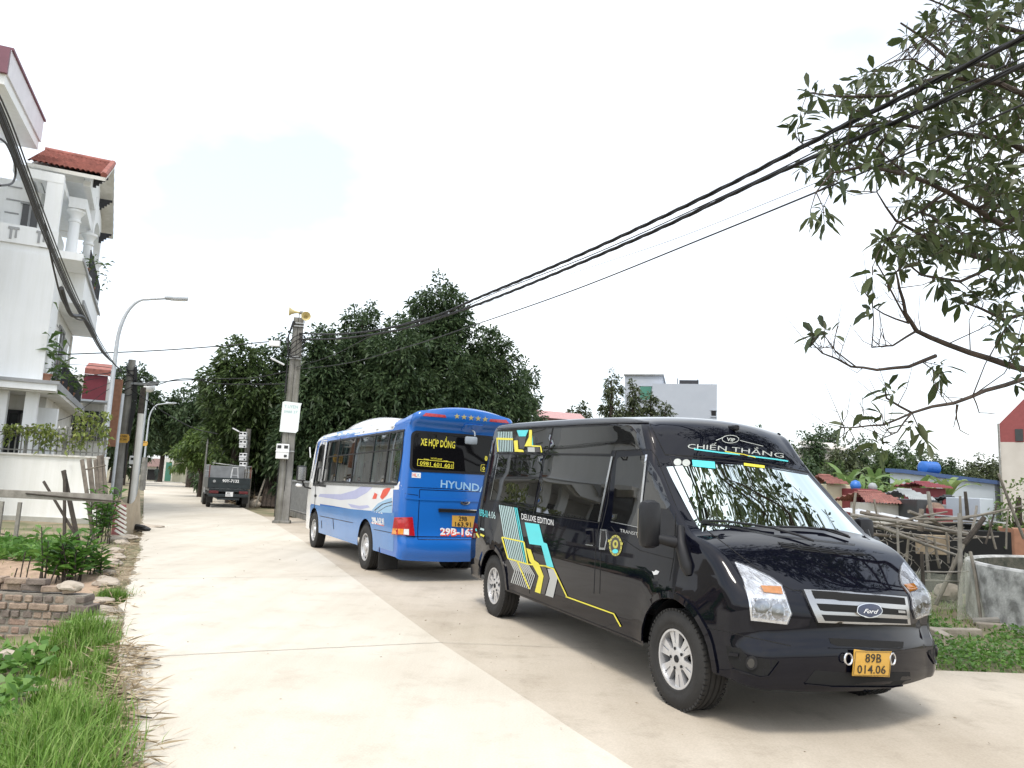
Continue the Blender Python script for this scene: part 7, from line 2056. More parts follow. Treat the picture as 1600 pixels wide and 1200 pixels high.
posts = [(1402, 825, 1405, 905, 11.3, .026, 'wood_pale', 'pale thin post at the left of the pen, nearest the van'), (1440, 862, 1441, 956, 10.7, .038, 'wood_dark', 'short dark square post in front of the netting'), (1499, 802, 1500, 945, 11.2, .045, 'wood_pale', 'pale upright post at the middle of the pen'),
         (1500, 775, 1503, 830, 11.8, .03, 'bamboo', 'tall thin pole crossing the pale upright post'), (1538, 808, 1506, 850, 11.4, .055, 'wood_dark', 'thick dark forked trunk leaning over the pen'), (1506, 850, 1462, 945, 11.4, .045, 'bamboo', 'long diagonal prop under the forked trunk'),
         (1508, 768, 1512, 812, 12.2, .04, 'wood_dark', 'dark pole rising above the bamboo tangle'), (1558, 785, 1540, 850, 12.5, .022, 'wood_dark', 'thin dark leaning stick right of the pen'), (1450, 768, 1458, 815, 12.4, .045, 'wood_pale', 'pale stake leaning in front of the grey tomb'),
         (1337, 770, 1334, 815, 12.0, .03, 'bamboo', 'stake at the left end of the bamboo tangle'), (1357, 798, 1352, 812, 11.8, .05, 'wood_old', 'stubby post at the left end of the bamboo'), (1440, 795, 1438, 830, 11.9, .06, 'wood_old', 'stubby weathered post in the middle of the bamboo'),
         (1366, 780, 1372, 812, 12.2, .022, 'bamboo', 'thin stick before the red tiled canopy'), (1420, 835, 1416, 880, 12.6, .03, 'bamboo', 'short bamboo upright inside the pen'), (1447, 838, 1452, 905, 12.4, .034, 'wood_pale', 'inner bamboo upright beside the tan board'), (1460, 842, 1468, 888, 12.4, .03, 'bamboo', 'slanting inner upright right of the tan board'),
         (1478, 828, 1482, 880, 12.6, .026, 'bamboo', 'dark-backed thin upright of the pen'), (1526, 790, 1518, 832, 12.0, .03, 'wood_pale', 'short pale stake right of the centre post'), (1545, 812, 1556, 858, 12.6, .024, 'bamboo', 'thin stick standing by the second shelter'), (1576, 790, 1572, 858, 12.0, .02, 'bamboo', 'thin stick near the orange tomb'), (1490, 870, 1476, 945, 12.8, .02, 'bamboo', 'slender stick behind the netting'),
         (1560, 740, 1600, 842, 10.8, .03, 'bamboo', 'bare pale bough slanting at the right edge')]
for (xa, ya, xb, yb, y, r_, mt_, lb) in posts:
    seg('pen_post', [(xa, ya, y), ((xa + xb) / 2 + rb.uniform(-1.5, 1.5), (ya + yb) / 2, y), (xb, yb, y)], [r_ * .62, r_ * .75, r_ * .75], mt_, lb)
a = MB()
for k in range(60):
    px, py = rb.uniform(1345, 1515), rb.uniform(815, 885); y = rb.uniform(11.8, 13)
    P_ = [at(px, py, y)]; 
    for j in range(3): P_.append(P_[-1] + Vector((rb.uniform(-.16, .16), rb.uniform(-.1, .1), rb.uniform(-.14, .08))))
    a.tube(P_, .007, 4)
tag(a.build('dry_creeper', M['wood_pale']), 'dry creeper stems and twigs tangled in the bamboo pen', 'dry stems', kind='stuff')
# netting
def netmat(name, col, alpha):
    mt, nt, b = _mat(name); n, l = nt.nodes, nt.links
    tr = n.new("ShaderNodeBsdfTransparent"); mx = n.new("ShaderNodeMixShader"); mx.inputs[0].default_value = alpha
    b.inputs["Base Color"].default_value = (*col, 1); b.inputs["Roughness"].default_value = .9
    l.new(tr.outputs[0], mx.inputs[1]); l.new(b.outputs[0], mx.inputs[2]); l.new(mx.outputs[0], n["Material Output"].inputs["Surface"]); return mt
M['net'] = netmat('net', (0.50, 0.51, 0.42), .32)
def net(pts, nu, nv, amp, label):
    """pts: four corners (px,py,y): top-left, top-right, bottom-right, bottom-left"""
    c = [at(*p) for p in pts]; a = MB()
    for j in range(nv + 1):
        for i in range(nu + 1):
            u, v = i / nu, j / nv
            p = c[0].lerp(c[1], u).lerp(c[3].lerp(c[2], u), v)
            a.v.append(tuple(p + Vector((0, amp * math.sin(9 * u + 4 * v), -amp * math.sin(math.pi * u) * (1 - v)))))
    for j in range(nv):
        for i in range(nu): a.f.append((j * (nu + 1) + i, j * (nu + 1) + i + 1, (j + 1) * (nu + 1) + i + 1, (j + 1) * (nu + 1) + i)); a.m.append(0)
    return tag(a.build('netting', M['net'], smooth=80), label, 'netting')
net([(1385, 882, 11.2), (1440, 893, 10.75), (1440, 952, 10.75), (1388, 945, 11.2)], 14, 8, .04, 'greyish netting strung left of the dark square post')
net([(1440, 893, 10.75), (1518, 893, 11.1), (1512, 950, 11.1), (1440, 955, 10.75)], 16, 8, .04, 'greyish netting strung between the dark post and the planter')
net([(1508, 862, 11.0), (1520, 862, 10.9), (1545, 968, 10.5), (1493, 968, 10.5)], 10, 12, .03, 'pale net gathered like a tent against the concrete planter')
seg('net_pole', [(1516, 862, 10.85), (1524, 900, 10.7), (1532, 966, 10.5)], .022, 'bamboo', 'thin pole holding the tent-like net at the planter')
for k, (pa, pb2) in enumerate((((1440, 893), (1518, 893)), ((1420, 906), (1502, 909)))):
    seg('net_rail', [(pa[0], pa[1], 10.78), ((pa[0] + pb2[0]) / 2, pa[1] + 1, 10.9), (pb2[0], pb2[1], 11.05)], .012, 'wood_pale', ['upper thin rail of the netting', 'lower thin rail of the netting'][k])
# round concrete planter
lw = gp(1517, 958, -.04); rP = 2.6
cP = Vector((9.32, 10.15, -.08))
M['planter'] = mat('planter', (0.56, 0.56, 0.54), 0.95, col2=(0.22, 0.22, 0.21), scale=5.5, bump=0.5, bscale=22, contrast=(0.36, 0.62), detail=9)
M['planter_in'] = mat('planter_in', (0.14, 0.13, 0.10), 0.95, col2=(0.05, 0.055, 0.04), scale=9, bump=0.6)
PLN = empty('round_planter', cP, 0, 'big round stained concrete basin at the right edge of the field', 'basin')
hP = .84
a = MB(); a.lathe([(rP, 0), (rP, hP - .03), (rP - .02, hP), (rP - .10, hP), (rP - .12, hP - .03)], 72); a.build('wall', M['planter'], PLN, smooth=30)
a = MB(); a.lathe([(rP - .121, hP - .03), (rP - .121, .35), (.001, .35)], 72); a.build('inner_lining', M['planter_in'], PLN, smooth=30)
seg('white_pipe', [(1520, 971, 10.35), (1560, 970, 10.2), (1625, 970, 10.0)], .05, 'wood_pale', 'pale round beam lying at the foot of the concrete basin', None, 'beam')
for i, (pa, pb2, h, lb) in enumerate((((1455, 988), (1482, 1002), .09, 'broken low row of mortar left of the dirt patch'), ((1462, 985), (1530, 986), .05, 'thin pale edging strip crossing the field'), ((1528, 975), (1580, 978), .04, 'flat plank in front of the round beam'))):
    A_, B_ = gp(*pa), gp(*pb2); d = B_ - A_
    o = MB().box((0, 0, h / 2), (d.length, .12, h + .06), bev=.015).build('edging_block', M['stone']); o.location = ((A_ + B_) / 2) * Vector((1, 1, 0)).x if False else (A_ + B_) / 2 + Vector((0, 0, -.05)); o.rotation_euler = (0, 0, math.atan2(d.y, d.x))
    tag(o, lb, 'edging')
rock(gp(1487, 938) + Vector((0, .1, .12)), .2, 'stone', 'stone', 'pale boulder behind the netting', 'stone', seed=44)
# field plants
n = 22000
yy = rngp.uniform(7.35, 11.2, n); xx = rngp.uniform(2.8, 9.5, n)
dens = np.array([mnoise.noise(Vector((x * .9, y * .9, 3))) for x, y in zip(xx, yy)])
near_edge = (yy < 8.25 + .12 * xx * .4)
ok = (xx * RN.x + yy * RN.y > 6.85) & (yy > 7.42 + .085 * np.maximum(0, xx - 5)) & (near_edge | ((yy > 9.5) & (xx < 5.9)) | (dens > .28))
xx, yy = xx[ok], yy[ok]; n = len(xx)
P = np.stack([xx, yy, np.array([ground_z(x, y) for x, y in zip(xx, yy)]) + rngp.uniform(.0, .16, n)], 1); D = rngp.normal(size=(n, 3)); D[:, 2] = np.abs(D[:, 2]) * .7
V, F = leaf_arrays(P, D, rngp.uniform(.035, .085, n), rngp.uniform(.022, .05, n), rngp, .3)
tag(mesh_np('ground_cover', V, F, L_veg), 'bright green leafy ground cover along the field edge', 'ground cover', kind='stuff')
n = 12000
yy = rngp.uniform(7.4, 15, n); xx = rngp.uniform(2.5, 11, n); ok = (xx * RN.x + yy * RN.y > 6.85) & (yy > 7.42 + .085 * np.maximum(0, xx - 5)); xx, yy = xx[ok], yy[ok]; n = len(xx)
P = np.stack([xx, yy, np.array([ground_z(x, y) - .01 for x, y in zip(xx, yy)])], 1)
V, F = blades(P, rngp.uniform(.03, .13, n), np.full(n, .006), rngp.uniform(.4, 1.4, n), rngp)
tag(grass_mesh('field_grass', V, F, L_gr), 'sparse grass over the right field', 'grass', kind='stuff')
# ------------------------------------------------------------------ trees
L_dark = leafmat('leaf_dark', [(0.036, 0.064, 0.030), (0.064, 0.104, 0.046), (0.104, 0.150, 0.068)], .45, .32)
L_mid = leafmat('leaf_mid', [(0.045, 0.075, 0.026), (0.072, 0.112, 0.038), (0.105, 0.150, 0.053)], .42, .3)
L_light = leafmat('leaf_light', [(0.07, 0.12, 0.03), (0.11, 0.17, 0.045), (0.16, 0.22, 0.06)], .45, .3)
L_olive = leafmat('leaf_olive', [(0.055, 0.075, 0.035), (0.085, 0.105, 0.05), (0.12, 0.14, 0.07)], .45, .25)
rngt = np.random.default_rng(21)
def crown_arrays(lobes, per_m2, leaf, wleaf, per, rng, fill=0.5, droop=.45, clump_r=.42):
    Vs, Fs, off = [], [], 0
    for (cx_, cy_, cz_, rx, ry, rz) in lobes:
        area = 4 * math.pi * ((rx * ry) ** 1.6 / 3 + (rx * rz) ** 1.6 / 3 + (ry * rz) ** 1.6 / 3) ** (1 / 1.6)
        nc = int(area * per_m2)
        d = fib_dirs(nc, rng)
        k = rng.uniform(.80, 1.03, nc)
        k *= 1 + .10 * np.sin(d[:, 0] * 5 + cx_) * np.sin(d[:, 1] * 6 + cz_) + .08 * np.sin(d[:, 2] * 7 + cy_)
        inner = rng.random(nc) < fill * .4
        k[inner] = rng.uniform(.35, .8, inner.sum())
        C = np.array([cx_, cy_, cz_]) + d * k[:, None] * np.array([rx, ry, rz])
        ok = (C[:, 2] > .4); C = C[ok]; d2 = d[ok]; nc = len(C)
        C = np.repeat(C, per, 0); O = np.repeat(d2, per, 0)
        J = rng.normal(size=C.shape)
        J /= np.linalg.norm(J, axis=1, keepdims=True)
        D = J + O * .7 + np.array([0, 0, .15])
        P = C + J * clump_r * rng.uniform(.1, .6, len(C))[:, None]
        n = len(P)
        V, F = leaf_arrays(P, D, leaf * rng.uniform(.6, 1.3, n), wleaf * rng.uniform(.7, 1.3, n), rng, droop, .6)
        Vs.append(V); Fs.append(F + off); off += len(V)
    return np.concatenate(Vs), np.concatenate(Fs)
def trunk(t, h, r, lobes, rng, mt='bark'):
    a = MB()
    a.tube([(0, 0, -.2), (r * .3, 0, h * .25), (-r * .2, r * .2, h * .5), (0, 0, h * .75)], [r * 1.25, r, r * .8, r * .5], 9)
    for (cx_, cy_, cz_, rx, ry, rz) in lobes:
        z0 = min(h * .55, max(h * .2, cz_ * .5))
        a.tube([(0, 0, z0), (cx_ * .45, cy_ * .45, lerp(z0, cz_, .6)), (cx_ * .9, cy_ * .9, cz_ + rz * .3)], [r * .5, r * .32, r * .1], 6)
    a.build('trunk', M[mt], t, smooth=50)
def tree(px, pyTop, y, hw_px, label, mt, lobes=None, leaf=.30, wl=.11, dens=3.2, per=20, group=None, cat='tree', fill=.5, droop=.45, name='tree', seed=None, base_px=None):
    """px centre, pyTop crown top, half-width in photo pixels at world depth y"""
    top = at(px, pyTop, y); hw = hw_px * (y * 1.02) / FPX
    H = top.z
    t = empty(name, (top.x, y, 0), 0, label, cat, group)
    rng = np.random.default_rng(seed or int(px * 7 + y))
    if lobes is None:
        lobes = [(0, 0, H * .62, hw * .8, hw * .75, H * .38)]
        for k in range(5):
            w = rng.uniform(0, 6.28); rr = hw * rng.uniform(.4, .6); zz = H * rng.uniform(.4, .75)
            lobes.append((math.cos(w) * rr, math.sin(w) * rr * .8, zz, hw * .5, hw * .5, H * .22))
    else:
        lobes = [(a_ * hw, b_ * hw, c_ * H, d_ * hw, d_ * hw * .9, e_ * H) for a_, b_, c_, d_, e_ in lobes]
    V, F = crown_arrays(lobes, dens, leaf, wl, per, rng, fill, droop)
    trunk(t, H, max(.12, .028 * H), lobes, rng)
    mesh_np('crown', V, F, mt, t)
    return t
GT = 'dark evergreen trees behind the bus'
big = [(0, 0, .50, .85, .30), (-.35, -.1, .38, .6, .26), (.38, -.1, .40, .6, .27), (-.12, 0, .72, .55, .22), (.18, .1, .70, .55, .22), (0, -.1, .86, .36, .14), (-.55, 0, .28, .45, .2), (.55, 0, .28, .45, .2)]
tree(690, 437, 38, 100, 'tallest dark evergreen tree, its pointed crown above the bus roof', L_dark, big, dens=4.4)
tree(570, 473, 37, 85, 'second tallest dark tree, between the twin pole and the tallest crown', L_dark, big, seed=3, dens=4.4)
tree(770, 512, 39, 78, 'broad dark tree sloping down at the right end of the row behind the bus', L_dark, big, seed=5, dens=4.4)
tree(822, 557, 43, 34, 'narrow dark tree standing apart at the right end of the row', L_dark, [(0, 0, .45, .95, .34), (0, 0, .68, .7, .24), (.1, 0, .86, .4, .14), (-.3, 0, .25, .8, .2)], seed=6)
tree(628, 488, 35.5, 76, 'lower bushy dark tree right behind the bus roof', L_dark, [(0, 0, .5, .9, .36), (-.4, 0, .42, .6, .28), (.4, 0, .45, .6, .3), (0, -.2, .75, .6, .22), (.1, -.2, .25, .9, .22)], seed=7, dens=4.4)
tree(508, 508, 35, 68, 'dark tree directly right of the twin pole top', L_dark, big, seed=8, dens=4.4)
tree(385, 523, 37, 62, 'looser mid-green tree left of the twin pole', L_mid, [(0, 0, .6, .8, .30), (-.4, 0, .66, .55, .22), (.4, 0, .6, .6, .24), (-.1, 0, .82, .55, .16), (.35, .2, .42, .6, .2), (-.1, 0, .38, .6, .18)], seed=9, leaf=.34, wl=.13)
tree(446, 522, 38.5, 62, 'dark tree behind the twin pole and the log stack', L_dark, big, seed=10)
tree(210, 566, 62, 52, 'dark tree over the far left of the lane, behind the globe lamp', L_dark, [(0, 0, .62, .85, .3), (.4, 0, .55, .6, .24), (-.4, 0, .5, .6, .24), (0, 0, .8, .6, .18)], seed=12, leaf=.42, wl=.16, dens=2.2)
tree(312, 598, 64, 58, 'broad dark tree closing the view above the lane', L_dark, [(0, 0, .6, .9, .3), (.5, 0, .55, .6, .24), (-.5, 0, .58, .6, .22), (0, 0, .8, .7, .18)], seed=13, leaf=.42, wl=.16, dens=2.2)
tree(262, 632, 82, 48, 'dark far tree in the middle at the end of the lane', L_dark, [(0, 0, .68, .95, .30), (.4, 0, .6, .7, .24), (-.4, 0, .6, .7, .24)], seed=14, leaf=.5, wl=.2, dens=1.8)
tree(362, 622, 50, 48, 'dark tree above the light green bush by the lorry', L_dark, big, seed=15, leaf=.36, wl=.14, dens=2.6)
tree(190, 620, 70, 45, 'dark far tree hidden behind the left poles', L_dark, [(0, 0, .55, .95, .36), (.4, 0, .4, .7, .3)], seed=16, leaf=.5, wl=.2, dens=1.8)
tree(322, 664, 43, 46, 'light green rounded bush overhanging the lane wall left of the lorry', L_light, [(0, 0, .66, .85, .24), (-.45, 0, .58, .6, .2), (.45, 0, .62, .6, .22), (0, 0, .82, .5, .15)], seed=17, leaf=.3, wl=.14, dens=3.0)
tree(378, 668, 41, 36, 'light green bush behind the meter boxes and the lorry', L_light, [(0, 0, .66, .85, .26), (-.45, 0, .6, .6, .2), (.45, 0, .6, .6, .2)], seed=18, leaf=.3, wl=.13, dens=3.0)
# light trees in front of the white block
for (px, py, hw, y, lb, sd) in ((957, 578, 26, 66, 'slim pointed olive tree left of the white block', 31), (990, 590, 26, 67, 'taller olive tree against the white block', 32), (1018, 608, 24, 65, 'olive tree covering the lower left of the white block', 33), (1040, 625, 18, 64, 'smallest pointed olive tree below the white block window', 34)):
    tree(px, py, y, hw, lb, L_olive, [(0, 0, .45, .85, .26), (0, 0, .62, .72, .2), (.1, 0, .78, .5, .16), (-.05, 0, .9, .3, .1), (-.3, 0, .3, .8, .2), (.3, 0, .34, .7, .2)], leaf=.40, wl=.14, dens=2.0, seed=sd, group='olive trees before the white block')
tree(908, 627, 72, 28, 'rounded grey-green tree just above the van roof', L_olive, None, leaf=.45, wl=.17, dens=2.0, seed=35)
# row of trees behind the field
row = [(1195, 672, 40, 62, L_dark), (1228, 690, 30, 52, L_mid), (1260, 676, 26, 66, L_dark), (1284, 666, 32, 72, L_dark), (1318, 690, 30, 56, L_olive), (1348, 684, 32, 70, L_dark), (1380, 700, 30, 62, L_mid), (1408, 690, 22, 84, L_dark), (1436, 704, 34, 70, L_mid), (1470, 712, 30, 74, L_dark), (1500, 722, 34, 78, L_olive), (1540, 715, 34, 80, L_olive), (1585, 712, 36, 84, L_olive), (1255, 720, 40, 48, L_dark), (1300, 728, 32, 50, L_mid), (1330, 735, 36, 58, L_dark), (1400, 735, 34, 60, L_dark)]
wh_ = ['darkest leftmost tree behind the windscreen edge', 'mid-green tree nearest the windscreen edge', 'small dark tree second in the skyline', 'tall dark tree highest in the right skyline', 'thin olive tree before the beige roof', 'dark round tree right of the beige roof', 'mid-green tree above the banana plants', 'feathery far tree in the skyline gap', 'mid-green tree left above the blue tank', 'dark tree behind the blue tank', 'pale olive tree beyond the warehouse ridge', 'pale olive tree left of the maroon gable', 'pale olive tree behind the maroon gable', 'dense dark tree low behind the van pillar', 'leafy mid-green tree behind the cream tomb', 'low dark tree behind the banana plants', 'low dark tree left of the warehouse']
for i, (px, py, hw, y, mt) in enumerate(row):
    tree(px, py, y, hw, wh_[i], mt, None, leaf=.42, wl=.16, dens=2.0, per=16, seed=50 + i, group='trees along the far side of the field')
tree(1590, 742, 20, 34, 'loose light green shrub tree at the right edge before the warehouse', L_light, [(0, 0, .6, .8, .3), (-.4, 0, .45, .6, .3), (.3, 0, .4, .7, .3), (-.3, 0, .2, .7, .2)], leaf=.16, wl=.08, dens=4, per=14, seed=77, fill=.2)
tree(1548, 800, 14, 14, 'low leafy bush under the second shelter', L_mid, None, leaf=.14, wl=.07, dens=6, per=12, seed=78)
tree(1120, 690, 58, 42, 'dark tree hidden behind the van roof, right of the white block', L_dark, None, leaf=.42, wl=.16, dens=2.0, per=16, seed=91, group='trees along the far side of the field')
tree(1168, 694, 55, 36, 'mid-green tree just behind the van roof edge', L_mid, None, leaf=.42, wl=.16, dens=2.0, per=16, seed=92, group='trees along the far side of the field')
tree(1660, 705, 52, 46, 'dark tree beyond the maroon gable house', L_dark, None, leaf=.42, wl=.16, dens=2.0, per=16, seed=93, group='trees along the far side of the field')
# banana plants
L_ban = leafmat('leaf_banana', [(0.09, 0.17, 0.05), (0.15, 0.24, 0.08), (0.22, 0.30, 0.11)], .4, .35)
def banana(px, pyT, y, label, nl=8, seed=0):
    c = at(px, pyT, y); H = c.z
    rg = random.Random(seed)
    t = empty('banana_plant', (c.x, y, 0), rg.uniform(0, 6), label, 'banana plant', 'banana plants behind the graves')
    a = MB(); a.tube([(0, 0, 0), (.05, 0, H * .3), (0, .03, H * .62)], [.14, .12, .08], 8); a.build('stem', M['wood_pale'], t, smooth=50)
    a = MB()
    for k in range(nl):
        w = k * 2.4 + rg.uniform(-.3, .3); L_ = H * rg.uniform(.5, .72); el = rg.uniform(.85, 1.45)
        base = Vector((0, 0, H * .58)); d = Vector((math.cos(w), math.sin(w), 0)); s = Vector((-math.sin(w), math.cos(w), 0))
        prev = None; n_ = 9
        p = base.copy(); ang = el
        for j in range(n_ + 1):
            f = j / n_
            wd = .22 * math.sin(math.pi * min(1, f * .93 + .07)) ** .7 * (H / 4)
            pt = p.copy()
            up = Vector((0, 0, 1)) * math.cos(ang) - d * math.sin(ang)
            cur = (pt - s * wd + up * wd * .25 + Vector((0, 0, rg.uniform(-.05, .05))), pt, pt + s * wd + up * wd * .25 + Vector((0, 0, rg.uniform(-.05, .05))))
            if prev:
                b = len(a.v); a.v += [tuple(q) for q in prev + cur]
                a.f += [(b, b + 1, b + 4, b + 3), (b + 1, b + 2, b + 5, b + 4)]; a.m += [0, 0]
            prev = cur
            p = p + (d * math.cos(ang) + Vector((0, 0, math.sin(ang)))) * L_ / n_
            ang -= .10 + .13 * f
    o = a.build('foliage', L_ban, t)
    me = o.data; bm = bmesh.new(); bm.from_mesh(me); bmesh.ops.remove_doubles(bm, verts=bm.verts[:], dist=1e-4); bm.to_mesh(me); bm.free()
    return t
for i, (px, py, y, lb) in enumerate([(1322, 732, 34, 'tallest banana plant above the cream tomb'), (1345, 742, 33, 'banana plant behind the maroon tomb with the ball'), (1368, 738, 35, 'banana plant with upright leaves behind the red canopy'), (1392, 750, 33, 'low banana plant right of the red canopy'), (1415, 752, 34, 'banana plant left of the grey tomb'), (1435, 742, 36, 'banana plant with a long leaf across the warehouse wall'),
                                    (1480, 742, 35, 'thin banana plant before the warehouse right of the gateway tomb'), (1304, 752, 32, 'small banana plant beside the van windscreen'), (1460, 765, 33, 'short banana plant behind the dark tomb')]):
    banana(px, py, y, lb, 9, i + 3)

# ------------------------------------------------------------------ the broad-leaved tree overhanging from the right
L_fg = leafmat('leaf_foreground', [(0.030, 0.046, 0.020), (0.052, 0.075, 0.026), (0.080, 0.105, 0.036), (0.115, 0.13, 0.075)], .38, .34)
FT = empty('overhanging_tree', (8.6, 7.9, -.05), 0, 'broad-leaved tree whose branches hang in from the top right corner', 'tree')
FTl = FT.location
rf_ = np.random.default_rng(99); rr = random.Random(42)
limbs = []
def limb(pts, r0, r1):
    P = [at(*p) if len(p) == 3 and p[0] > 100 else Vector(p) for p in pts]
    # smooth by midpoint subdivision with jitter
    Q = [P[0]]
    for a_, b_ in zip(P[:-1], P[1:]):
        Q += [a_.lerp(b_, .5) + Vector((rr.uniform(-1, 1), rr.uniform(-1, 1), rr.uniform(-1, 1))) * (b_ - a_).length * .03, b_]
    limbs.append((Q, [lerp(r0, r1, i / (len(Q) - 1)) for i in range(len(Q))]))
T0 = (8.6, 7.9, 2.6); T1 = (8.3, 7.6, 4.2); T2 = (8.0, 7.4, 5.6)
limb([(8.6, 7.9, -.1), (8.7, 7.8, 1.4), T0, T1, T2, (7.6, 7.2, 7.6)], .21, .09)
limb([T0, (1650, 590, 7.2), (1600, 577, 6.9), (1545, 560, 6.7), (1480, 538, 6.5), (1432, 517, 6.4), (1415, 490, 6.3), (1405, 450, 6.2), (1400, 425, 6.2)], .042, .008)
limb([T0, (1660, 585, 6.6), (1600, 592, 6.3), (1540, 610, 6.1), (1490, 630, 6.0), (1425, 645, 5.9), (1385, 622, 5.8), (1382, 605, 5.8)], .027, .005)
limb([(1425, 645, 5.9), (1380, 664, 5.8), (1335, 668, 5.7), (1312, 668, 5.7)], .010, .004)
limb([(1425, 645, 5.9), (1402, 675, 5.8), (1372, 688, 5.8)], .008, .004)
limb([(1462, 556, 6.45), (1420, 573, 6.3), (1370, 578, 6.2), (1330, 573, 6.1), (1285, 552, 6.0), (1268, 535, 6.0)], .018, .004)
limb([(1340, 575, 6.1), (1305, 548, 6.0), (1285, 520, 6.0)], .007, .004)
limb([(1432, 517, 6.4), (1395, 540, 6.3), (1362, 543, 6.3)], .012, .005)
limb([(1362, 543, 6.3), (1365, 500, 6.3), (1362, 470, 6.3), (1350, 455, 6.3)], .006, .003)
limb([(1420, 505, 6.35), (1380, 490, 6.3), (1362, 478, 6.3)], .010, .004)
limb([(1420, 505, 6.35), (1390, 450, 6.2), (1372, 415, 6.1), (1365, 400, 6.1)], .010, .004)
limb([(1495, 632, 6.0), (1495, 655, 6.0), (1500, 672, 6.0), (1515, 680, 6.0)], .007, .003); limb([(1497, 632, 6.0), (1490, 668, 6.0)], .006, .003)
limb([(1520, 618, 6.0), (1530, 645, 6.0), (1556, 647, 6.0)], .006, .003)
limb([T1, (1640, 430, 7.6), (1560, 410, 7.4), (1480, 390, 7.2), (1400, 345, 7.0), (1370, 300, 6.9)], .042, .006)
limb([T1, (1640, 360, 6.6), (1570, 355, 6.4), (1480, 300, 6.2), (1420, 275, 6.1), (1350, 260, 6.0), (1300, 270, 6.0), (1275, 300, 5.9)], .034, .005)
limb([T2, (1640, 250, 7.4), (1560, 215, 7.2), (1470, 205, 7.1), (1390, 190, 7.0), (1310, 200, 6.9), (1250, 222, 6.8)], .04, .005)
limb([T2, (1640, 160, 6.7), (1560, 130, 6.5), (1470, 120, 6.4), (1390, 150, 6.3), (1300, 150, 6.2), (1262, 145, 6.2)], .034, .005)
limb([T2, (1640, 60, 7.8), (1560, 40, 7.6), (1500, 20, 7.5), (1440, -5, 7.4)], .04, .006)
limb([(1560, 410, 7.4), (1500, 440, 7.2), (1440, 430, 7.0), (1400, 400, 6.9)], .02, .006)
limb([(1480, 300, 6.2), (1440, 330, 6.1), (1400, 350, 6.1), (1372, 395, 6.0)], .015, .005)
limb([T1, (1640, 480, 7.9), (1570, 500, 7.6), (1500, 470, 7.4)], .04, .008)
limb([T2, (6.6, 6.6, 6.9), (5.6, 6.4, 7.4), (4.6, 6.8, 7.7)], .06, .012)
limb([T2, (7.0, 8.8, 7.2), (6.0, 9.6, 7.8), (5.2, 9.4, 8.2)], .06, .012)
limb([T1, (7.4, 6.2, 5.4), (6.8, 4.8, 6.0), (6.0, 3.8, 6.3)], .06, .012)
limb([T2, (9.2, 7.0, 7.4), (9.8, 6.0, 8.2)], .06, .012); limb([T1, (9.6, 8.4, 5.6), (10.8, 8.8, 6.6)], .06, .012)
limb([(1470, 120, 6.4), (1425, 92, 6.4), (1385, 100, 6.3), (1345, 128, 6.3)], .012, .004)
limb([(1500, 20, 7.5), (1462, 50, 7.4), (1420, 75, 7.3)], .012, .004)
limb([(1390, 190, 7.0), (1350, 175, 7.0), (1300, 172, 6.9), (1262, 178, 6.9)], .010, .004)
limb([(1420, 275, 6.1), (1370, 232, 6.2), (1320, 225, 6.2)], .010, .004)
pts_l = np.array([tuple(q) for Q, _ in limbs for q in Q])
zone = [(1432, -20), (1440, 30), (1395, 75), (1345, 120), (1265, 128), (1240, 170), (1235, 215), (1232, 250), (1262, 295), (1270, 340), (1290, 355), (1330, 300), (1385, 305), (1350, 400), (1348, 440), (1400, 440), (1440, 450), (1500, 500), (1560, 530), (1640, 540), (1680, -20)]
clu = []
def weight(px, py):
    f = (px - 1230) / 370
    d = .25 + .95 * max(0, f)
    if py > 400: d *= .3
    g = mnoise.noise(Vector((px * .012, py * .012, 1.7)))
    return d * (1.0 + 1.3 * g)
while len(clu) < 430:
    px, py = rr.uniform(1225, 1680), rr.uniform(-20, 545)
    if inside((px, py), zone) and rr.random() < weight(px, py): clu.append(at(px, py, rr.uniform(5.5, 8.6)))
for (px, py, y) in [(1270, 522, 6.0), (1284, 512, 6.0), (1355, 480, 6.3), (1385, 605, 5.8), (1378, 645, 5.8), (1316, 662, 5.7), (1368, 690, 5.8), (1475, 572, 6.3), (1470, 590, 6.2), (1592, 598, 6.2), (1420, 668, 5.9), (1448, 690, 5.9), (1270, 345, 5.9), (1288, 350, 5.9), (1242, 200, 6.8), (1262, 140, 6.2), (1250, 228, 6.8), (1560, 455, 7.2), (1585, 555, 6.5), (1260, 175, 6.6), (1305, 155, 6.4), (1330, 170, 6.5)]:
    clu.append(at(px, py, y))
nvis = len(clu)
while len(clu) < nvis + 330:     # the crown above and behind the picture's edge
    p = Vector((rr.uniform(4.2, 11), rr.uniform(4.2, 10.5), rr.uniform(4.6, 9.5)))
    if (p - Vector((7.6, 7.4, 6.8))).length > 3.7 or np.linalg.norm(pts_l - np.array(tuple(p)), axis=1).min() > .95: continue
    d = p - CAMP; zf = d.dot(_f)
    if zf > .3:
        sx, sy = 800 + FPX * d.dot(CX) / zf, 600 - FPX * d.dot(CY) / zf
        if -40 < sy and sx < 1640: continue
    clu.append(p)
P, D, L_, = [], [], []
tw = MB()
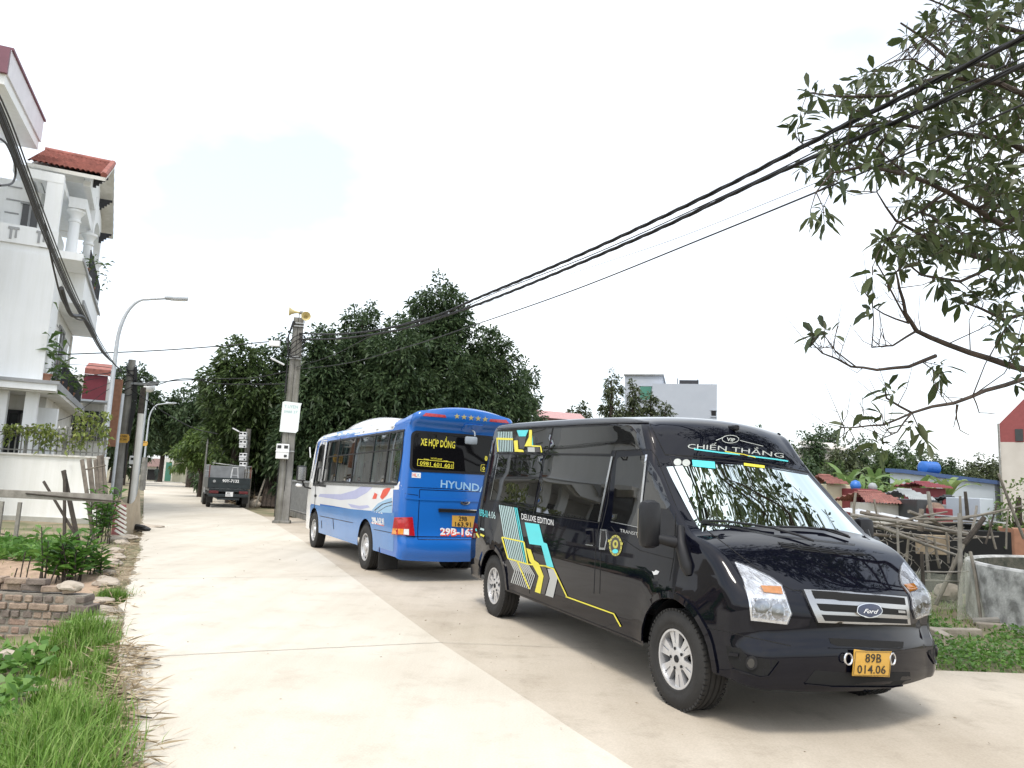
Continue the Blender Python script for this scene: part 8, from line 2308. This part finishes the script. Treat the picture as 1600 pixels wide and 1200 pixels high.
for c in clu:
    cv = np.array(tuple(c)); dd = np.linalg.norm(pts_l - cv, axis=1); j = int(dd.argmin()); q = Vector(pts_l[j])
    ax = (c - q); ln = ax.length
    if ln > .06:
        if ln > .75: q = c - ax.normalized() * .75; ax = c - q; ln = .75
        mid = q.lerp(c, .55) + Vector((0, 0, -.05 * ln)) + Vector((rr.uniform(-.06, .06), rr.uniform(-.06, .06), rr.uniform(-.03, .03)))
        tw.tube([q, mid, c], [.0055, .004, .003], 4, cap=False)
        axis = (c - mid).normalized()
    else: axis = Vector((-.6, -.2, .3)).normalized()
    nl = rr.randint(5, 9)
    for k in range(nl):
        w = k * 2.4 + rr.uniform(-.4, .4)
        s = axis.orthogonal().normalized(); b = axis.cross(s)
        dr = (s * math.cos(w) + b * math.sin(w)) * rr.uniform(.7, 1.1) + axis * rr.uniform(.1, .9) + Vector((0, 0, -.15))
        P.append(tuple(c - axis * (.02 * k * .8))); D.append(tuple(dr)); L_.append(rr.uniform(.09, .20))
# bare twigs on the lower boughs
for (Q, rad) in limbs[1:9]:
    for k in range(7):
        j = rr.randrange(len(Q) // 2, len(Q) - 1); q = Q[j].lerp(Q[j + 1], rr.random())
        d = Vector((rr.uniform(-1, .4), rr.uniform(-.3, .3), rr.uniform(-.3, 1))).normalized() * rr.uniform(.12, .42)
        m_ = q + d * .5 + Vector((rr.uniform(-.03, .03), 0, -.02)); e_ = q + d + Vector((0, 0, .06))
        tw.tube([q, m_, e_], [.004, .003, .0015], 4, cap=False)
        if rr.random() < .5: tw.tube([m_, m_ + Vector((rr.uniform(-.1, .05), 0, rr.uniform(.03, .12)))], [.003, .0015], 4, cap=False)
tw.build('twigs', M['bark'], FT).matrix_parent_inverse = Matrix.Translation(-FTl)
lm = MB()
for Q, rad in limbs: lm.tube(Q, rad, 8)
lm.build('branches', M['bark'], FT, smooth=60).matrix_parent_inverse = Matrix.Translation(-FTl)
P = np.array(P); D = np.array(D); Ln = np.array(L_); n = len(P)
D /= np.linalg.norm(D, axis=1, keepdims=True)
rv_ = rf_.normal(size=(n, 3)) * .7 + np.array([0, 0, 1.0]); S = np.cross(D, rv_); S /= np.linalg.norm(S, axis=1, keepdims=True); N = np.cross(S, D)
Lc = Ln[:, None]; Wc = Lc * rf_.uniform(.28, .40, n)[:, None]
pet = D * Lc * .12
b0 = P + pet
def ring(f, w, dz): return b0 + D * Lc * f - np.array([0, 0, 1.0]) * Lc * .22 * f * f + N * Lc * dz, S * Wc * w
m1, s1 = ring(.28, .36, .0); m2, s2 = ring(.68, .47, .0); tp_, _ = ring(1.0, 0, 0)
up = N * Wc * .16
V = np.stack([b0, m1 + s1 + up, m1, m1 - s1 + up, m2 + s2 + up, m2, m2 - s2 + up, tp_], 1).reshape(-1, 3)
base = np.arange(n)[:, None] * 8
Fq = np.concatenate([base + np.array([[0, 1, 2, 2]]), base + np.array([[0, 2, 3, 3]]), base + np.array([[4, 7, 5, 5]]), base + np.array([[5, 7, 6, 6]])])
Fr = np.concatenate([base + np.array([[1, 4, 5, 2]]), base + np.array([[2, 5, 6, 3]])])
tri = Fq[:, :3]
me = bpy.data.meshes.new('crown')
allf = np.concatenate([Fr.ravel(), tri.ravel()]); st = np.concatenate([np.arange(len(Fr)) * 4, len(Fr) * 4 + np.arange(len(tri)) * 3])
me.vertices.add(len(V)); me.vertices.foreach_set("co", V.astype(np.float32).ravel())
me.loops.add(len(allf)); me.loops.foreach_set("vertex_index", allf.astype(np.int32)); me.polygons.add(len(st)); me.polygons.foreach_set("loop_start", st.astype(np.int32))
me.update(calc_edges=True); me.validate(); me.materials.append(L_fg)
o = bpy.data.objects.new('crown', me); COL.objects.link(o); o.parent = FT; o.matrix_parent_inverse = Matrix.Translation(-FTl)

# ------------------------------------------------------------------ overhead cables
def smooth_path(P, n):
    """Catmull-Rom through the points"""
    out = []
    for i in range(len(P) - 1):
        p0, p1, p2, p3 = P[max(0, i - 1)], P[i], P[i + 1], P[min(len(P) - 1, i + 2)]
        for k in range(n):
            t = k / n
            out.append(.5 * ((2 * p1) + (p2 - p0) * t + (2 * p0 - 5 * p1 + 4 * p2 - p3) * t * t + (3 * p1 - p0 - 3 * p2 + p3) * t ** 3))
    out.append(P[-1]); return out
def cable(pl, p0, p1, r, label, strands=1, group=None, lay=.03, name='cable'):
    P = smooth_path([onplane(px, py, p0, p1) for px, py in pl], 8)
    a = MB()
    if strands == 1: a.tube(P, r, 7)
    else:
        cum = [0.0]
        for i in range(1, len(P)): cum.append(cum[-1] + (P[i] - P[i - 1]).length)
        fine = []
        for i in range(len(P) - 1):
            k = max(1, int((P[i + 1] - P[i]).length / .12))
            for q in range(k): fine.append((P[i].lerp(P[i + 1], q / k), lerp(cum[i], cum[i + 1], q / k)))
        fine.append((P[-1], cum[-1]))
        dv = (P[-1] - P[0]).normalized(); sv = dv.cross(Vector((0, 0, 1))).normalized(); uv = sv.cross(dv)
        for s in range(strands):
            a.tube([p + (sv * math.cos(l * 6 + s * 2 * math.pi / strands) + uv * math.sin(l * 6 + s * 2 * math.pi / strands)) * lay for p, l in fine], r, 6)
    return tag(a.build(name, M['cable'], smooth=60), label, 'cable', group)
UPp = (pb_.x + .1, pb_.y - .1); RPp = (6.0, 1.0)
cable([(466, 521), (530, 522), (600, 514), (680, 494), (750, 464), (900, 401), (1100, 308), (1300, 206), (1450, 132), (1600, 58), (1760, -20)], UPp, RPp, .013, 'upper thick twisted cable from the twin pole to the top right corner', 3, None, .0145)
cable([(466, 530), (530, 529), (620, 516), (700, 492), (800, 455), (1000, 371), (1200, 277), (1400, 190), (1600, 101), (1760, 28)], UPp, RPp, .013, 'lower thick twisted cable from the twin pole to the top right', 3, None, .0135)
cable([(466, 525), (560, 520), (680, 497), (780, 455), (930, 396), (1150, 297), (1340, 205), (1600, 90), (1760, 18)], UPp, RPp, .007, 'thin wire running between the two thick twisted cables')
cable([(462, 577), (540, 568), (640, 541), (755, 503), (900, 452), (1100, 372), (1300, 290), (1450, 226), (1600, 163), (1760, 92)], UPp, RPp, .009, 'lowest single wire from the steel band of the twin pole to the right')
cable([(462, 574), (520, 555), (580, 525), (640, 503), (700, 490)], UPp, RPp, .009, 'short wire rising from the steel band to the thick cables')
cable([(750, 477), (900, 425), (1050, 375), (1240, 300), (1330, 262)], UPp, RPp, .003, 'very thin pale wire just above the lowest wire')
cable([(-60, 558), (0, 557), (120, 553), (240, 548), (340, 541), (440, 532)], (-16.5, 21.5), UPp, .018, 'long black wire crossing from the left edge to the twin pole')
PDp = (PD.x, PD.y); LPp = (-5.95, 8.5)
for i, dx in enumerate((-12, -7, -2, 3, 8, 15)):
    w_ = [.010, .007, .012, .007, .009, .009][i]
    cable([(-40 + dx, 70 + i * 6), (0 + dx, 160 + 5 * i), (40 + dx * .9, 265 + 5 * i), (80 + dx * .8, 374 + 4 * i), (112 + dx * .7, 452 + 3 * i), (140 + dx * .5, 507 + 2 * i), (165 + dx * .4, 552 + i), (190, 578 + i)], PDp, LPp, w_, 'black cable in the thick bundle descending to the left poles', 1, 'cable bundle at the left edge')
cable([(-10, 212), (10, 225), (24, 260), (20, 285), (0, 290)], PDp, LPp, .012, 'loose black cable loop at the left edge above the houses')
cable([(70, 350), (84, 420), (98, 470), (118, 497), (135, 500)], PDp, LPp, .014, 'slack cable hanging below the bundle over the balcony')
cable([(96, 450), (110, 490), (128, 495), (140, 510)], PDp, LPp, .035, 'dark cable splice box hanging in the bundle')
HWp = (-17, 20.5)
for i, pl in enumerate([[(-20, 566), (60, 568), (140, 571), (188, 577)], [(-20, 593), (60, 592), (130, 588), (188, 580)], [(-20, 606), (60, 603), (130, 595), (188, 584)], [(-20, 640), (50, 636), (110, 622), (188, 592)], [(-20, 668), (50, 665), (110, 650), (160, 615), (188, 596)]]):
    cable(pl, HWp, PDp, .010 if i != 1 else .016, ['highest', 'thickest', 'middle', 'second lowest', 'lowest'][i] + ' of the slack house wires left of the dark pole')
for i, pl in enumerate([[(192, 592), (240, 597), (285, 594), (345, 592), (400, 590), (448, 580)], [(192, 602), (240, 602), (270, 594), (300, 592), (350, 600), (448, 600)], [(265, 545 + 30), (262, 578)][:0] or [(200, 604), (250, 640), (300, 668), (340, 678)]]):
    cable(pl, PDp, UPp, .016, ['upper wire strung across the lane from the dark pole', 'lower wire strung across the lane from the dark pole', 'slack wire dropping from the dark pole before the far trees'][i])
t = empty('junction_box', at(429, 537, 23.4), 0, 'small white junction box on the wire left of the twin pole', 'box'); a = MB(); a.box((0, 0, 0), (.36, .12, .18), bev=.02); a.build('case', M['bus_white'], t)
